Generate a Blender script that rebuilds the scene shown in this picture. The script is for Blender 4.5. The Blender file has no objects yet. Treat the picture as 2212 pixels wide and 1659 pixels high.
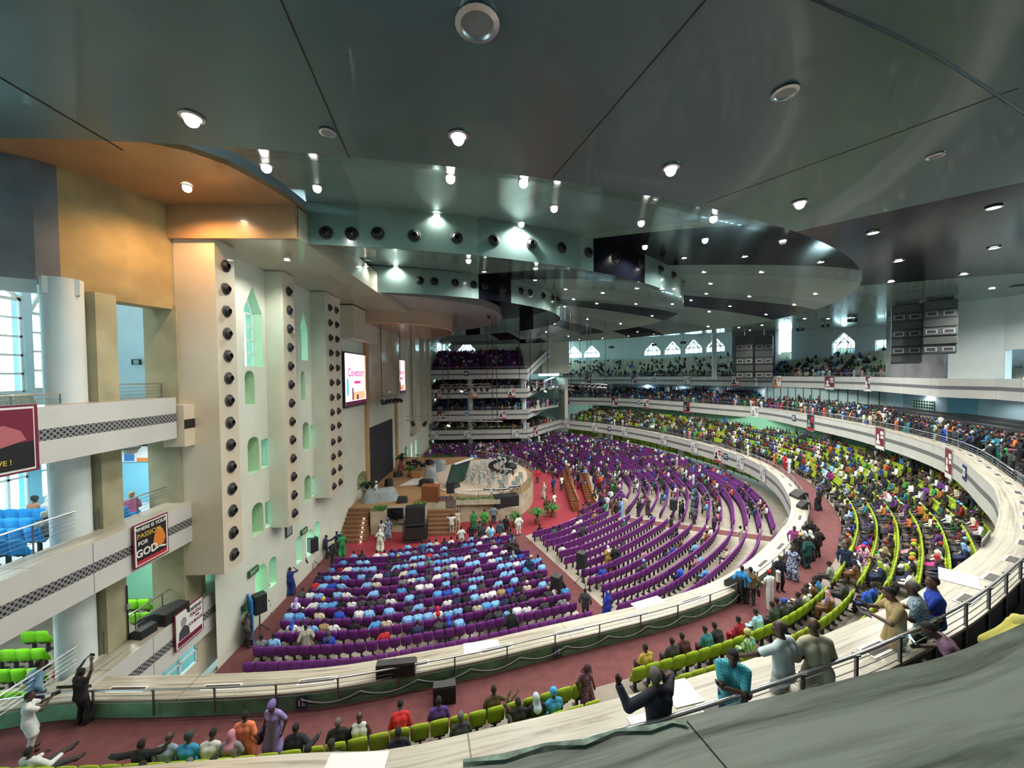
import bpy, math, random
import numpy as np
from mathutils import Vector, Matrix
from mathutils.bvhtree import BVHTree
random.seed(7)
scene = bpy.context.scene
COL = scene.collection
R = math.radians
pi = math.pi
sin, cos, sqrt, atan2, hyp = math.sin, math.cos, math.sqrt, math.atan2, math.hypot

# ------------------------------------------------------------------ camera
EYE = Vector((0.0, 0.0, 13.4))
FPX, CX, CY = 820.0, 1106.0, 829.5
_yaw, _pit, _rol = math.atan(31 / 820.0), -math.atan(20.2 / 820.0), 0.0115
_h = Vector((cos(_yaw), -sin(_yaw), 0))
_f0 = Vector((sin(_yaw), cos(_yaw), 0))
FW = (_f0 * cos(_pit) + Vector((0, 0, 1)) * sin(_pit)).normalized()
_u = _h.cross(FW)
RT = (_h * cos(_rol) - _u * sin(_rol)).normalized()
UP = RT.cross(FW).normalized()
cam_data = bpy.data.cameras.new('camera')
cam_data.sensor_width = 36.0
cam_data.lens = 36.0 * FPX / 2212.0
cam_data.clip_start = 0.05
cam_data.clip_end = 600
cam = bpy.data.objects.new('camera', cam_data)
COL.objects.link(cam)
M4 = Matrix((RT, UP, -FW)).transposed().to_4x4()
M4.translation = EYE
cam.matrix_world = M4
scene.camera = cam
vs = scene.view_settings
vs.view_transform = 'Standard'
vs.look = 'None'
vs.gamma = 1.0
vs.use_curve_mapping = False

def ray(px, py):
    return (FW + RT * ((px - CX) / FPX) + UP * ((CY - py) / FPX))
def U(px, py, z):
    d = ray(px, py)
    return EYE + d * ((z - EYE.z) / d.z)
def UX(px, py, x):
    d = ray(px, py)
    return EYE + d * ((x - EYE.x) / d.x)
def UY(px, py, y):
    d = ray(px, py)
    return EYE + d * ((y - EYE.y) / d.y)
def PR(p):
    v = Vector(p) - EYE
    w = v.dot(FW)
    if w < 0.05:
        return (-9999, -9999, w)
    return (CX + FPX * v.dot(RT) / w, CY - FPX * v.dot(UP) / w, w)

# ------------------------------------------------------------------ materials
MATS = {}
def mat(name, col=(.5, .5, .5), rough=.5, metal=0.0, var=0.0, vscale=3.0, bump=0.0, bscale=40.0, coat=0.0, emit=None, estr=0.0, spec=.5, objcol=False):
    if name in MATS:
        return MATS[name]
    m = bpy.data.materials.new(name)
    m.use_nodes = True
    nt = m.node_tree
    b = nt.nodes['Principled BSDF']
    b.inputs['Base Color'].default_value = (*col, 1)
    b.inputs['Roughness'].default_value = rough
    b.inputs['Metallic'].default_value = metal
    b.inputs['Specular IOR Level'].default_value = spec
    if coat:
        b.inputs['Coat Weight'].default_value = coat
        b.inputs['Coat Roughness'].default_value = .05
    if emit:
        b.inputs['Emission Color'].default_value = (*emit, 1)
        b.inputs['Emission Strength'].default_value = estr
    src = None
    if objcol:
        oi = nt.nodes.new('ShaderNodeObjectInfo')
        src = oi.outputs['Color']
    if var > 0 or bump > 0:
        tc = nt.nodes.new('ShaderNodeTexCoord')
    if var > 0:
        n = nt.nodes.new('ShaderNodeTexNoise')
        n.inputs['Scale'].default_value = vscale
        n.inputs['Detail'].default_value = 5
        nt.links.new(tc.outputs['Object'], n.inputs['Vector'])
        mr = nt.nodes.new('ShaderNodeMapRange')
        mr.inputs['From Min'].default_value = .3
        mr.inputs['From Max'].default_value = .7
        mr.inputs['To Min'].default_value = 1 - var
        mr.inputs['To Max'].default_value = 1 + var
        nt.links.new(n.outputs['Fac'], mr.inputs['Value'])
        mx = nt.nodes.new('ShaderNodeMix')
        mx.data_type = 'RGBA'
        mx.blend_type = 'MULTIPLY'
        mx.inputs[0].default_value = 1
        if src:
            nt.links.new(src, mx.inputs[6])
        else:
            mx.inputs[6].default_value = (*col, 1)
        nt.links.new(mr.outputs['Result'], mx.inputs[7])
        src = mx.outputs[2]
    if src:
        nt.links.new(src, b.inputs['Base Color'])
    if bump > 0:
        n2 = nt.nodes.new('ShaderNodeTexNoise')
        n2.inputs['Scale'].default_value = bscale
        n2.inputs['Detail'].default_value = 4
        nt.links.new(tc.outputs['Object'], n2.inputs['Vector'])
        bp = nt.nodes.new('ShaderNodeBump')
        bp.inputs['Strength'].default_value = bump
        bp.inputs['Distance'].default_value = .02
        nt.links.new(n2.outputs['Fac'], bp.inputs['Height'])
        nt.links.new(bp.outputs['Normal'], b.inputs['Normal'])
    MATS[name] = m
    return m

def ramp(nt, stops):
    r = nt.nodes.new('ShaderNodeValToRGB')
    e = r.color_ramp.elements
    while len(e) < len(stops):
        e.new(.5)
    for i, (p, c) in enumerate(stops):
        e[i].position = p
        e[i].color = (*c, 1)
    return r

def vein_mat(name, stops, us=.25, vs_=7.0, rough=.35, seam=0.0, dist=1.2):
    """streaked stone laminate along the UV u direction"""
    m = mat(name, (1, 1, 1), rough)
    nt = m.node_tree
    b = nt.nodes['Principled BSDF']
    uv = nt.nodes.new('ShaderNodeTexCoord')
    mp = nt.nodes.new('ShaderNodeMapping')
    mp.inputs['Scale'].default_value = (us, vs_, 1)
    nt.links.new(uv.outputs['UV'], mp.inputs['Vector'])
    n = nt.nodes.new('ShaderNodeTexNoise')
    n.inputs['Scale'].default_value = 1.0
    n.inputs['Detail'].default_value = 7
    n.inputs['Roughness'].default_value = .62
    n.inputs['Distortion'].default_value = dist
    nt.links.new(mp.outputs['Vector'], n.inputs['Vector'])
    r = ramp(nt, stops)
    nt.links.new(n.outputs['Fac'], r.inputs['Fac'])
    out = r.outputs['Color']
    if seam:
        sx = nt.nodes.new('ShaderNodeSeparateXYZ')
        nt.links.new(uv.outputs['UV'], sx.inputs[0])
        d = nt.nodes.new('ShaderNodeMath'); d.operation = 'PINGPONG'
        d.inputs[1].default_value = seam
        nt.links.new(sx.outputs[0], d.inputs[0])
        g = nt.nodes.new('ShaderNodeMath'); g.operation = 'GREATER_THAN'
        g.inputs[1].default_value = .012
        nt.links.new(d.outputs[0], g.inputs[0])
        mx = nt.nodes.new('ShaderNodeMix'); mx.data_type = 'RGBA'; mx.blend_type = 'MULTIPLY'
        mx.inputs[0].default_value = .75
        nt.links.new(out, mx.inputs[6]); nt.links.new(g.outputs[0], mx.inputs[7])
        out = mx.outputs[2]
    nt.links.new(out, b.inputs['Base Color'])
    return m

def seam_mat(name, col, rough, seam, var=.05, coat=0.0):
    """flat cladding panels with dark joints every `seam` metres of UV u"""
    m = mat(name, col, rough, var=var, vscale=.7, coat=coat)
    nt = m.node_tree
    b = nt.nodes['Principled BSDF']
    src = b.inputs['Base Color'].links[0].from_socket
    uv = nt.nodes.new('ShaderNodeTexCoord')
    sx = nt.nodes.new('ShaderNodeSeparateXYZ')
    nt.links.new(uv.outputs['UV'], sx.inputs[0])
    d = nt.nodes.new('ShaderNodeMath'); d.operation = 'PINGPONG'; d.inputs[1].default_value = seam
    nt.links.new(sx.outputs[0], d.inputs[0])
    g = nt.nodes.new('ShaderNodeMath'); g.operation = 'GREATER_THAN'; g.inputs[1].default_value = .014
    nt.links.new(d.outputs[0], g.inputs[0])
    mr = nt.nodes.new('ShaderNodeMapRange'); mr.inputs['To Min'].default_value = .35
    nt.links.new(g.outputs[0], mr.inputs['Value'])
    mx = nt.nodes.new('ShaderNodeMix'); mx.data_type = 'RGBA'; mx.blend_type = 'MULTIPLY'; mx.inputs[0].default_value = 1
    nt.links.new(src, mx.inputs[6]); nt.links.new(mr.outputs['Result'], mx.inputs[7])
    nt.links.new(mx.outputs[2], b.inputs['Base Color'])
    return m

def dot_mat(name, base, hole, pitch=.16):
    """perforated grille band: staggered dark holes in UV space"""
    m = mat(name, base, .5)
    nt = m.node_tree
    b = nt.nodes['Principled BSDF']
    uv = nt.nodes.new('ShaderNodeTexCoord')
    outs = []
    for off in (0, .5):
        mp = nt.nodes.new('ShaderNodeMapping')
        mp.inputs['Scale'].default_value = (1 / pitch, 1 / pitch, 1)
        mp.inputs['Location'].default_value = (off, off, 0)
        nt.links.new(uv.outputs['UV'], mp.inputs['Vector'])
        fr = nt.nodes.new('ShaderNodeVectorMath'); fr.operation = 'FRACTION'
        nt.links.new(mp.outputs['Vector'], fr.inputs[0])
        sb = nt.nodes.new('ShaderNodeVectorMath'); sb.operation = 'DISTANCE'
        sb.inputs[1].default_value = (.5, .5, 0)
        nt.links.new(fr.outputs[0], sb.inputs[0])
        outs.append(sb.outputs['Value'])
    mn = nt.nodes.new('ShaderNodeMath'); mn.operation = 'MINIMUM'
    nt.links.new(outs[0], mn.inputs[0]); nt.links.new(outs[1], mn.inputs[1])
    gt = nt.nodes.new('ShaderNodeMath'); gt.operation = 'GREATER_THAN'; gt.inputs[1].default_value = .24
    nt.links.new(mn.outputs[0], gt.inputs[0])
    mx = nt.nodes.new('ShaderNodeMix'); mx.data_type = 'RGBA'
    mx.inputs[6].default_value = (*hole, 1); mx.inputs[7].default_value = (*base, 1)
    nt.links.new(gt.outputs[0], mx.inputs[0])
    nt.links.new(mx.outputs[2], b.inputs['Base Color'])
    return m

def pane_mat(name, tint=(.85, .95, 1), gloss=.12):
    if name in MATS:
        return MATS[name]
    m = bpy.data.materials.new(name)
    m.use_nodes = True
    nt = m.node_tree
    for n in list(nt.nodes):
        if n.type != 'OUTPUT_MATERIAL':
            nt.nodes.remove(n)
    out = [n for n in nt.nodes if n.type == 'OUTPUT_MATERIAL'][0]
    t = nt.nodes.new('ShaderNodeBsdfTransparent'); t.inputs[0].default_value = (*tint, 1)
    g = nt.nodes.new('ShaderNodeBsdfGlossy'); g.inputs['Roughness'].default_value = .03
    mx = nt.nodes.new('ShaderNodeMixShader'); mx.inputs[0].default_value = gloss
    nt.links.new(t.outputs[0], mx.inputs[1]); nt.links.new(g.outputs[0], mx.inputs[2])
    nt.links.new(mx.outputs[0], out.inputs['Surface'])
    MATS[name] = m
    return m

def vcol_mat(name, rough=.8):
    m = mat(name, (1, 1, 1), rough)
    nt = m.node_tree
    a = nt.nodes.new('ShaderNodeAttribute')
    a.attribute_name = 'cloth_colour'
    nt.links.new(a.outputs['Color'], nt.nodes['Principled BSDF'].inputs['Base Color'])
    return m

# ------------------------------------------------------------------ mesh builder
def tag(o, label=None, cat=None, group=None, kind=None):
    if label: o['label'] = label
    if cat: o['category'] = cat
    if group: o['group'] = group
    if kind: o['kind'] = kind
    return o

def empty(name, loc, rz=0.0, label=None, cat=None, group=None):
    o = bpy.data.objects.new(name, None)
    o.empty_display_size = .2
    o.location = loc
    o.rotation_euler = (0, 0, rz)
    COL.objects.link(o)
    return tag(o, label, cat, group)

class MB:
    def __init__(s):
        s.v, s.f, s.m, s.uv = [], [], [], []
    def add(s, vs_, fs, mi=0, uvs=None):
        n = len(s.v)
        s.v += [tuple(p) for p in vs_]
        for i, f in enumerate(fs):
            s.f.append(tuple(k + n for k in f))
            s.m.append(mi)
            s.uv.append(uvs[i] if uvs else None)
        return s
    def quad(s, a, b, c, d, mi=0):
        a, b, c, d = Vector(a), Vector(b), Vector(c), Vector(d)
        L, H = (b - a).length, (d - a).length
        return s.add([a, b, c, d], [(0, 1, 2, 3)], mi, [[(0, 0), (L, 0), (L, H), (0, H)]])
    def box(s, c, sz, rz=0.0, mi=0, rx=0.0, taper=1.0):
        x, y, z = sz[0] / 2, sz[1] / 2, sz[2] / 2
        pts = []
        for dz in (-1, 1):
            t = taper if dz > 0 else 1
            for dx, dy in ((-1, -1), (1, -1), (1, 1), (-1, 1)):
                p = Vector((dx * x * t, dy * y * t, dz * z))
                if rx:
                    p = Matrix.Rotation(rx, 3, 'X') @ p
                if rz:
                    p = Matrix.Rotation(rz, 3, 'Z') @ p
                pts.append(p + Vector(c))
        return s.add(pts, [(3, 2, 1, 0), (4, 5, 6, 7), (0, 1, 5, 4), (1, 2, 6, 5), (2, 3, 7, 6), (3, 0, 4, 7)], mi)
    def bb(s, lo, hi, mi=0):
        return s.box([(a + b) / 2 for a, b in zip(lo, hi)], [b - a for a, b in zip(lo, hi)], mi=mi)
    def tube(s, pts, r, n=6, mi=0, cap=True, r1=None):
        pts = [Vector(p) for p in pts]
        vs_, fs = [], []
        k = len(pts)
        for i, p in enumerate(pts):
            d = (pts[min(i + 1, k - 1)] - pts[max(i - 1, 0)]).normalized()
            a = Vector((0, 0, 1)) if abs(d.z) < .95 else Vector((1, 0, 0))
            e1 = d.cross(a).normalized(); e2 = d.cross(e1)
            rr = r if r1 is None else r + (r1 - r) * i / max(1, k - 1)
            if isinstance(r, (list, tuple)):
                rr = r[i]
            for j in range(n):
                t = 2 * pi * j / n
                vs_.append(p + e1 * (rr * cos(t)) + e2 * (rr * sin(t)))
        for i in range(k - 1):
            for j in range(n):
                a, b = i * n + j, i * n + (j + 1) % n
                fs.append((a, b, b + n, a + n))
        if cap:
            fs.append(tuple(range(n - 1, -1, -1)))
            fs.append(tuple((k - 1) * n + j for j in range(n)))
        return s.add(vs_, fs, mi)
    def lathe(s, prof, n=16, c=(0, 0, 0), mi=0, M=None, a0=0.0, a1=2 * pi):
        full = abs(a1 - a0 - 2 * pi) < 1e-6
        nn = n if full else n + 1
        vs_, fs = [], []
        for (r, z) in prof:
            for j in range(nn):
                t = a0 + (a1 - a0) * j / n
                p = Vector((r * cos(t), r * sin(t), z))
                if M is not None:
                    p = M @ p
                vs_.append(p + Vector(c))
        for i in range(len(prof) - 1):
            for j in range(n):
                a, b = i * nn + j, i * nn + (j + 1) % nn
                fs.append((a, b, b + nn, a + nn))
        return s.add(vs_, fs, mi)
    def prism(s, poly, z0, z1, mi=0):
        n = len(poly)
        ar = sum(poly[i][0] * poly[(i + 1) % n][1] - poly[(i + 1) % n][0] * poly[i][1] for i in range(n))
        if ar < 0:
            poly = poly[::-1]
        vs_ = [(x, y, z0) for x, y in poly] + [(x, y, z1) for x, y in poly]
        fs = [tuple(range(n - 1, -1, -1)), tuple(range(n, 2 * n))]
        fs += [(i, (i + 1) % n, n + (i + 1) % n, n + i) for i in range(n)]
        return s.add(vs_, fs, mi)
    def sphere(s, c, r, n=8, m=6, mi=0):
        r = r if isinstance(r, (tuple, list)) else (r, r, r)
        vs_, fs = [], []
        for i in range(m + 1):
            ph = pi * i / m
            for j in range(n):
                t = 2 * pi * j / n
                vs_.append((c[0] + r[0] * sin(ph) * cos(t), c[1] + r[1] * sin(ph) * sin(t), c[2] + r[2] * cos(ph)))
        for i in range(m):
            for j in range(n):
                a, b = i * n + j, i * n + (j + 1) % n
                fs.append((a, a + n, b + n, b))
        return s.add(vs_, fs, mi)
    def sweep(s, path, prof, mis=None):
        """path: (x,y,dz) list, prof: (d,z) list; d = metres outward of the path"""
        nr = normals(path)
        k, q = len(path), len(prof)
        L = [0.0]
        for i in range(1, k):
            L.append(L[-1] + hyp(path[i][0] - path[i - 1][0], path[i][1] - path[i - 1][1]))
        V = [0.0]
        for j in range(1, q):
            V.append(V[-1] + hyp(prof[j][0] - prof[j - 1][0], prof[j][1] - prof[j - 1][1]))
        n0 = len(s.v)
        for i in range(k):
            for j in range(q):
                d, z = prof[j]
                s.v.append((path[i][0] + nr[i][0] * d, path[i][1] + nr[i][1] * d, z + path[i][2]))
        for i in range(k - 1):
            for j in range(q - 1):
                a = n0 + i * q + j
                s.f.append((a, a + q, a + q + 1, a + 1))
                s.m.append(mis[j] if mis else 0)
                s.uv.append([(L[i], V[j]), (L[i + 1], V[j]), (L[i + 1], V[j + 1]), (L[i], V[j + 1])])
        return s
    def build(s, name, mats, parent=None, smooth=False, loc=None, bevel=0.0):
        me = bpy.data.meshes.new(name)
        me.from_pydata(s.v, [], s.f)
        if not isinstance(mats, (list, tuple)):
            mats = [mats]
        for m in mats:
            me.materials.append(m)
        if len(mats) > 1:
            me.polygons.foreach_set('material_index', np.array(s.m, dtype=np.int32))
        if any(u is not None for u in s.uv):
            ul = me.uv_layers.new(name='UVMap')
            buf = np.zeros((len(me.loops), 2), dtype=np.float32)
            k = 0
            for f, u in zip(s.f, s.uv):
                if u is not None:
                    buf[k:k + len(f)] = u
                k += len(f)
            ul.data.foreach_set('uv', buf.ravel())
        if smooth:
            me.polygons.foreach_set('use_smooth', np.ones(len(me.polygons), dtype=bool))
            if smooth == 'auto':
                try:
                    me.set_sharp_from_angle(angle=R(35))
                except Exception:
                    pass
        me.update()
        o = bpy.data.objects.new(name, me)
        COL.objects.link(o)
        if parent is not None:
            o.parent = parent
        if loc is not None:
            o.location = loc
        if bevel:
            bv = o.modifiers.new('bevel', 'BEVEL'); bv.width = bevel; bv.segments = 2; bv.limit_method = 'ANGLE'
        return o

def struct(name, mb, m, smooth=False, label=None, **k):
    o = mb.build(name, m, smooth=smooth, **k)
    o['kind'] = 'structure'
    if label: o['label'] = label
    return o

KIDS = {}
def dup(o, loc=None, rz=None, label=None, group=None, colour=None):
    """copy of a thing together with its parts and sub-parts"""
    c = o.copy()
    COL.objects.link(c)
    def rec(src, dst):
        for ch in src.children:
            d = ch.copy(); COL.objects.link(d); d.parent = dst
            d.matrix_parent_inverse = ch.matrix_parent_inverse
            rec(ch, d)
    rec(o, c)
    if loc is not None: c.location = loc
    if rz is not None: c.rotation_euler = (0, 0, rz)
    if label: c['label'] = label
    if group: c['group'] = group
    return c

# ------------------------------------------------------------------ curves
def catmull(pts, n=8):
    P = [tuple(p) + (0,) * (3 - len(p)) for p in pts]
    P = [tuple(2 * a - b for a, b in zip(P[0], P[1]))] + P + [tuple(2 * a - b for a, b in zip(P[-1], P[-2]))]
    out = []
    for i in range(1, len(P) - 2):
        p0, p1, p2, p3 = P[i - 1], P[i], P[i + 1], P[i + 2]
        for k in range(n):
            t = k / n
            out.append(tuple(.5 * (2 * b + (c - a) * t + (2 * a - 5 * b + 4 * c - d) * t * t + (3 * b - a - 3 * c + d) * t ** 3)
                             for a, b, c, d in zip(p0, p1, p2, p3)))
    out.append(P[-2])
    return out
def normals(path):
    k = len(path); out = []
    for i in range(k):
        def nn(a, b):
            dx, dy = path[b][0] - path[a][0], path[b][1] - path[a][1]
            l = hyp(dx, dy) or 1
            return (dy / l, -dx / l)
        n1 = nn(max(i - 1, 0), i) if i > 0 else nn(0, 1)
        n2 = nn(i, i + 1) if i < k - 1 else n1
        mx, my = n1[0] + n2[0], n1[1] + n2[1]
        l = hyp(mx, my) or 1
        mx, my = mx / l, my / l
        c = max(.5, mx * n1[0] + my * n1[1])
        out.append((mx / c, my / c))
    return out
def offset(path, d):
    nr = normals(path)
    return [(p[0] + n[0] * d, p[1] + n[1] * d, p[2] if len(p) > 2 else 0) for p, n in zip(path, nr)]
def smooth_offset(path, d, it=3):
    q = offset(path, d)
    return resample(q, .5) if len(q) > 2 else q
def resample(path, step):
    L = [0.0]
    for i in range(1, len(path)):
        L.append(L[-1] + sqrt(sum((a - b) ** 2 for a, b in zip(path[i][:2], path[i - 1][:2]))))
    n = max(2, int(round(L[-1] / step)) + 1)
    out, j = [], 0
    for k in range(n):
        s = L[-1] * k / (n - 1)
        while j < len(L) - 2 and L[j + 1] < s:
            j += 1
        t = (s - L[j]) / max(1e-9, L[j + 1] - L[j])
        out.append(tuple(a + (b - a) * t for a, b in zip(path[j], path[j + 1])))
    return out
def path_at_px(path, px, z, lo=0, hi=None):
    """point, outward normal of the path where it projects to column px"""
    best = None
    nr = normals(path)
    for i in range(len(path)):
        q = PR((path[i][0], path[i][1], z))
        if q[2] < .1: continue
        e = abs(q[0] - px)
        if best is None or e < best[0]:
            best = (e, i)
    i = best[1]
    return path[i], nr[i]
# ------------------------------------------------------------------ palette
M_white = mat('warm_white_cladding', (.60, .585, .55), .45, var=.06, vscale=.6)
M_fascia = seam_mat('fascia_cladding', (.55, .545, .52), .42, 2.4)
M_beige = mat('beige_cladding', (.60, .52, .40), .38, var=.08, vscale=.5, coat=.2)
M_tower_side = mat('pale_tower_cladding', (.56, .57, .47), .3, var=.07, vscale=.6, coat=.3)
M_wall = mat('cream_plaster', (.64, .645, .55), .6, var=.08, vscale=.5)
M_wallw = mat('white_plaster', (.66, .72, .72), .7, var=.06, vscale=.6)
M_blue = mat('pale_blue_plaster', (.50, .68, .75), .75, var=.06, vscale=.7)
M_sky = mat('sky_blue_plaster', (.22, .56, .72), .75, var=.05, vscale=.7)
M_mint = mat('mint_plaster', (.26, .62, .42), .75, var=.06, vscale=.7)
M_grey = mat('grey_blue_plaster', (.17, .19, .22), .8, var=.22, vscale=.8)
M_ochre = mat('ochre_plaster', (.40, .31, .15), .8, var=.25, vscale=.7)
M_orange = mat('tan_ceiling_panel', (.46, .27, .13), .3, var=.1, vscale=.8, coat=.25)
M_ceil = mat('grey_ceiling_panel', (.075, .145, .155), .27, var=.06, vscale=.25, coat=.25)
M_ceil2 = mat('pale_grey_ceiling_panel', (.24, .35, .32), .18, var=.08, vscale=.25, bump=.08, bscale=.8, coat=.3)
M_black = mat('black_ceiling_panel', (.006, .007, .013), .16, var=.2, vscale=.6, bump=.08, bscale=.8, spec=.18)
M_blackm = mat('matt_black', (.012, .013, .016), .6)
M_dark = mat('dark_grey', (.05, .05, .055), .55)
M_soffit = mat('gloss_soffit_panel', (.50, .48, .38), .1, var=.05, vscale=.5, coat=.5)
M_red = mat('red_carpet', (.145, .048, .05), .95, var=.18, vscale=2.5, bump=.2, bscale=120)
M_floor = mat('beige_floor_tile', (.37, .33, .27), .5, var=.15, vscale=1.5)
M_floord = mat('brown_floor_tile', (.24, .20, .165), .55, var=.15, vscale=1.5)
M_steel = mat('brushed_steel', (.55, .57, .58), .28, metal=.9)
M_steeld = mat('dark_steel', (.16, .17, .18), .35, metal=.8)
M_green = mat('green_back_wall', (.17, .36, .20), .7, var=.3, vscale=2.0)
M_ledge = vein_mat('pale_veined_ledge', [(.28, (.14, .12, .085)), (.42, (.34, .305, .24)), (.56, (.47, .44, .36)), (.75, (.40, .37, .30))], us=.3, vs_=9, rough=.3, seam=3.2)
M_ledge3 = vein_mat('grey_veined_ledge', [(.33, (.12, .135, .105)), (.43, (.33, .37, .30)), (.56, (.57, .62, .52)), (.75, (.46, .51, .42))], us=.7, vs_=11, rough=.42, dist=.9)
M_dots = dot_mat('perforated_grille_band', (.22, .22, .23), (.012, .012, .014), .17)
M_frame = mat('white_window_frame', (.72, .74, .72), .4)
M_pane = pane_mat('clear_glass')
M_teal = pane_mat('teal_glass', (.45, .9, .95), .1)
M_lime = mat('lime_lit_glass', (.34, .62, .04), .25, var=.4, vscale=.5)
M_lamp = mat('lamp_lens', (1, 1, 1), .5, emit=(1, .97, .9), estr=40)
M_lampoff = mat('lamp_lens_unlit', (.25, .28, .29), .2)
M_black_rubber = mat('black_speaker_shell', (.02, .021, .024), .5, var=.1)
M_grill = mat('black_speaker_grille', (.012, .012, .013), .75, bump=.3, bscale=200)

# ------------------------------------------------------------------ tier front edges (plan curves)
Z1, Z2, Z3 = 3.4, 7.9, 12.6
F1Z, F2Z, F3Z = 2.8, 7.2, 11.95
def Us(l, z):
    return [tuple(U(a, b, z)[:2]) for a, b in l]
T1 = catmull([(-16.5, 12.55)] + Us([(196, 1465), (400, 1459), (600, 1451), (750, 1437), (900, 1411), (1030, 1387), (1160, 1358), (1290, 1329), (1420, 1298), (1530, 1262), (1600, 1225), (1650, 1185), (1690, 1142), (1709, 1105), (1703, 1068), (1668, 1022), (1600, 985), (1500, 955)], Z1)
             + [(25.6, 63.5), (20.5, 74), (13.6, 82)], 6)
T2 = catmull([(-13.3, 5.3), (-8, 5.35), (-3.2, 5.5)] + Us([(843, 1622), (1081, 1571), (1305, 1519), (1486, 1469), (1650, 1418), (1792, 1369), (1965, 1292), (2069, 1225), (2135, 1171), (2158, 1120), (2156, 1072), (2125, 1031), (2031, 965), (1879, 922), (1752, 898)], Z2)
             + [(40.2, 56), (37, 64), (32.5, 74), (26, 83.5), (14.2, 90)], 6)
T3 = catmull([(-13.3, .3), (-6, .42), (-2, .56), (-.07, .76), (.43, .85), (.93, .94), (1.5, 1.07), (3.2, 1.65), (7, 3.3), (14, 6.5), (26, 13), (36, 20.5)], 6) + \
    [(41, 29.7, 0), (40.3, 33.2, 0)] + catmull([(46.6, 46), (47, 52), (45.4, 60), (41, 70), (35.5, 81), (29, 90), (14.6, 96)], 6)
def d3(p):
    return [tuple(q) + (0,) * (3 - len(q)) for q in p]
T1, T2, T3 = d3(T1), d3(T2), d3(T3)
A_Z = {1: 3.1, 2: 6.75, 3: 10.8, 4: 14.4}
AX0, AX1, AY = -13.0, 5.6, 71.0

def parapet(name, path, zl, floor, width, label, drop=1.7, back=M_white):
    mb = MB()
    mb.sweep(path, [(.35, zl - drop), (0, zl - drop), (0, zl - .98)], [3, 0])
    mb.sweep(path, [(0, zl - .98), (0, zl - .66)], [1])
    ov = -.03 if zl < 12 else 0
    mb.sweep(path, [(0, zl - .66), (0, zl - .04), (ov, zl - .04), (ov, zl)], [0, 0, 0])
    mb.sweep(path, [(ov, zl), (width, zl)], [2])
    mb.sweep(path, [(width, zl), (width, zl - .06), (width - .05, zl - .06), (width - .05, floor)], [2, 2, 4])
    return struct(name, mb, [M_fascia, M_dots, M_ledge if zl < 12 or name.endswith('far') else M_ledge3, M_white, back], label=label)

def withA(path, zl, za):
    return list(path) + [(AX1, AY, za - zl), (AX0, AY, za - zl)]
parapet('trim_1', withA(T1, Z1, A_Z[1]), Z1, F1Z, .95, 'lowest balcony parapet, cream panels under a pale veined ledge', back=M_green)
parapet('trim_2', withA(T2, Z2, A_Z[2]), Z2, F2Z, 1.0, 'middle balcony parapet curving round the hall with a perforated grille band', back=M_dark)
k3 = [i for i, p in enumerate(T3) if p[0] > 36][0]
parapet('trim_3', T3[:k3 + 1], Z3, F3Z, .95, 'grey veined stone ledge of the top balcony along the bottom of the view')
parapet('trim_4_far', withA(T3[k3:], Z3, A_Z[3]), Z3, F3Z, .95, 'top balcony parapet at the far side of the hall', back=M_white)
# stepped gallery front of the far section
mb = MB()
gp = [(AX0, AY, 0), (AX1, AY, 0), (7.4, 74, 1.5), (10.4, 79, 4.0), (12.2, 82, 4.2), (14.5, 82.2, 4.2)][::-1]
mb.sweep(gp, [(.3, A_Z[4] - 1.75), (0, A_Z[4] - 1.75), (0, A_Z[4] - 1.0)], [0, 0])
mb.sweep(gp, [(0, A_Z[4] - 1.0), (0, A_Z[4] - .7)], [1])
mb.sweep(gp, [(0, A_Z[4] - .7), (0, A_Z[4]), (.7, A_Z[4]), (.7, A_Z[4] - .6)], [0, 2, 0])
struct('trim_5', mb, [M_fascia, M_dots, M_ledge], label='stepped front of the uppermost gallery at the far left')

# ------------------------------------------------------------------ floors
mb = MB()
mb.add([(-13.2, 5, 0), (52, 5, 0), (52, 98, 0), (-13.2, 98, 0)], [(0, 1, 2, 3)])
struct('floor', mb, M_floor, label='beige tiled main floor of the hall')
STEP, RISE = .86, .17
def stand_profile(w, zf, walk, n, rise):
    pr = [(w - .04, zf), (w + walk, zf)]
    mi = [0]
    for k in range(n):
        d = w + walk + STEP * k
        pr += [(d, zf + rise * (k + 1)), (d + STEP, zf + rise * (k + 1))]
        mi += [1, 1]
    return pr, mi
def stand(name, path, w, zf, walk, n, rise, m0, m1, label):
    mb = MB()
    pr, mi = stand_profile(w, zf, walk, n, rise)
    mb.sweep(path, pr, mi)
    return struct(name, mb, [m0, m1], label=label)
PA = [(AX1 - .2, AY, 0), (AX0, AY, 0)]
stand('floor_lower_balcony', T1, .95, F1Z, 1.8, 11, RISE, M_red, M_floord, 'stepped floor of the lowest balcony with red carpet walkway')
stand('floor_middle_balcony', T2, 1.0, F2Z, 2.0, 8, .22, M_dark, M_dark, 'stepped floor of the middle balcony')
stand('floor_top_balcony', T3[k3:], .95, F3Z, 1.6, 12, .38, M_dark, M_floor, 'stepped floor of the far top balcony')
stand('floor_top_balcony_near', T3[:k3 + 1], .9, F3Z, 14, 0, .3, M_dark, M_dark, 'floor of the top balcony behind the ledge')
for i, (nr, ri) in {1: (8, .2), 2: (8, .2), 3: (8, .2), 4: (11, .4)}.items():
    stand('floor_far_section_' + 'abcd'[i - 1], PA, .9, A_Z[i] - .65, 1.2, nr, ri, M_dark, M_floord, 'stepped floor of the far section')
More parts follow.
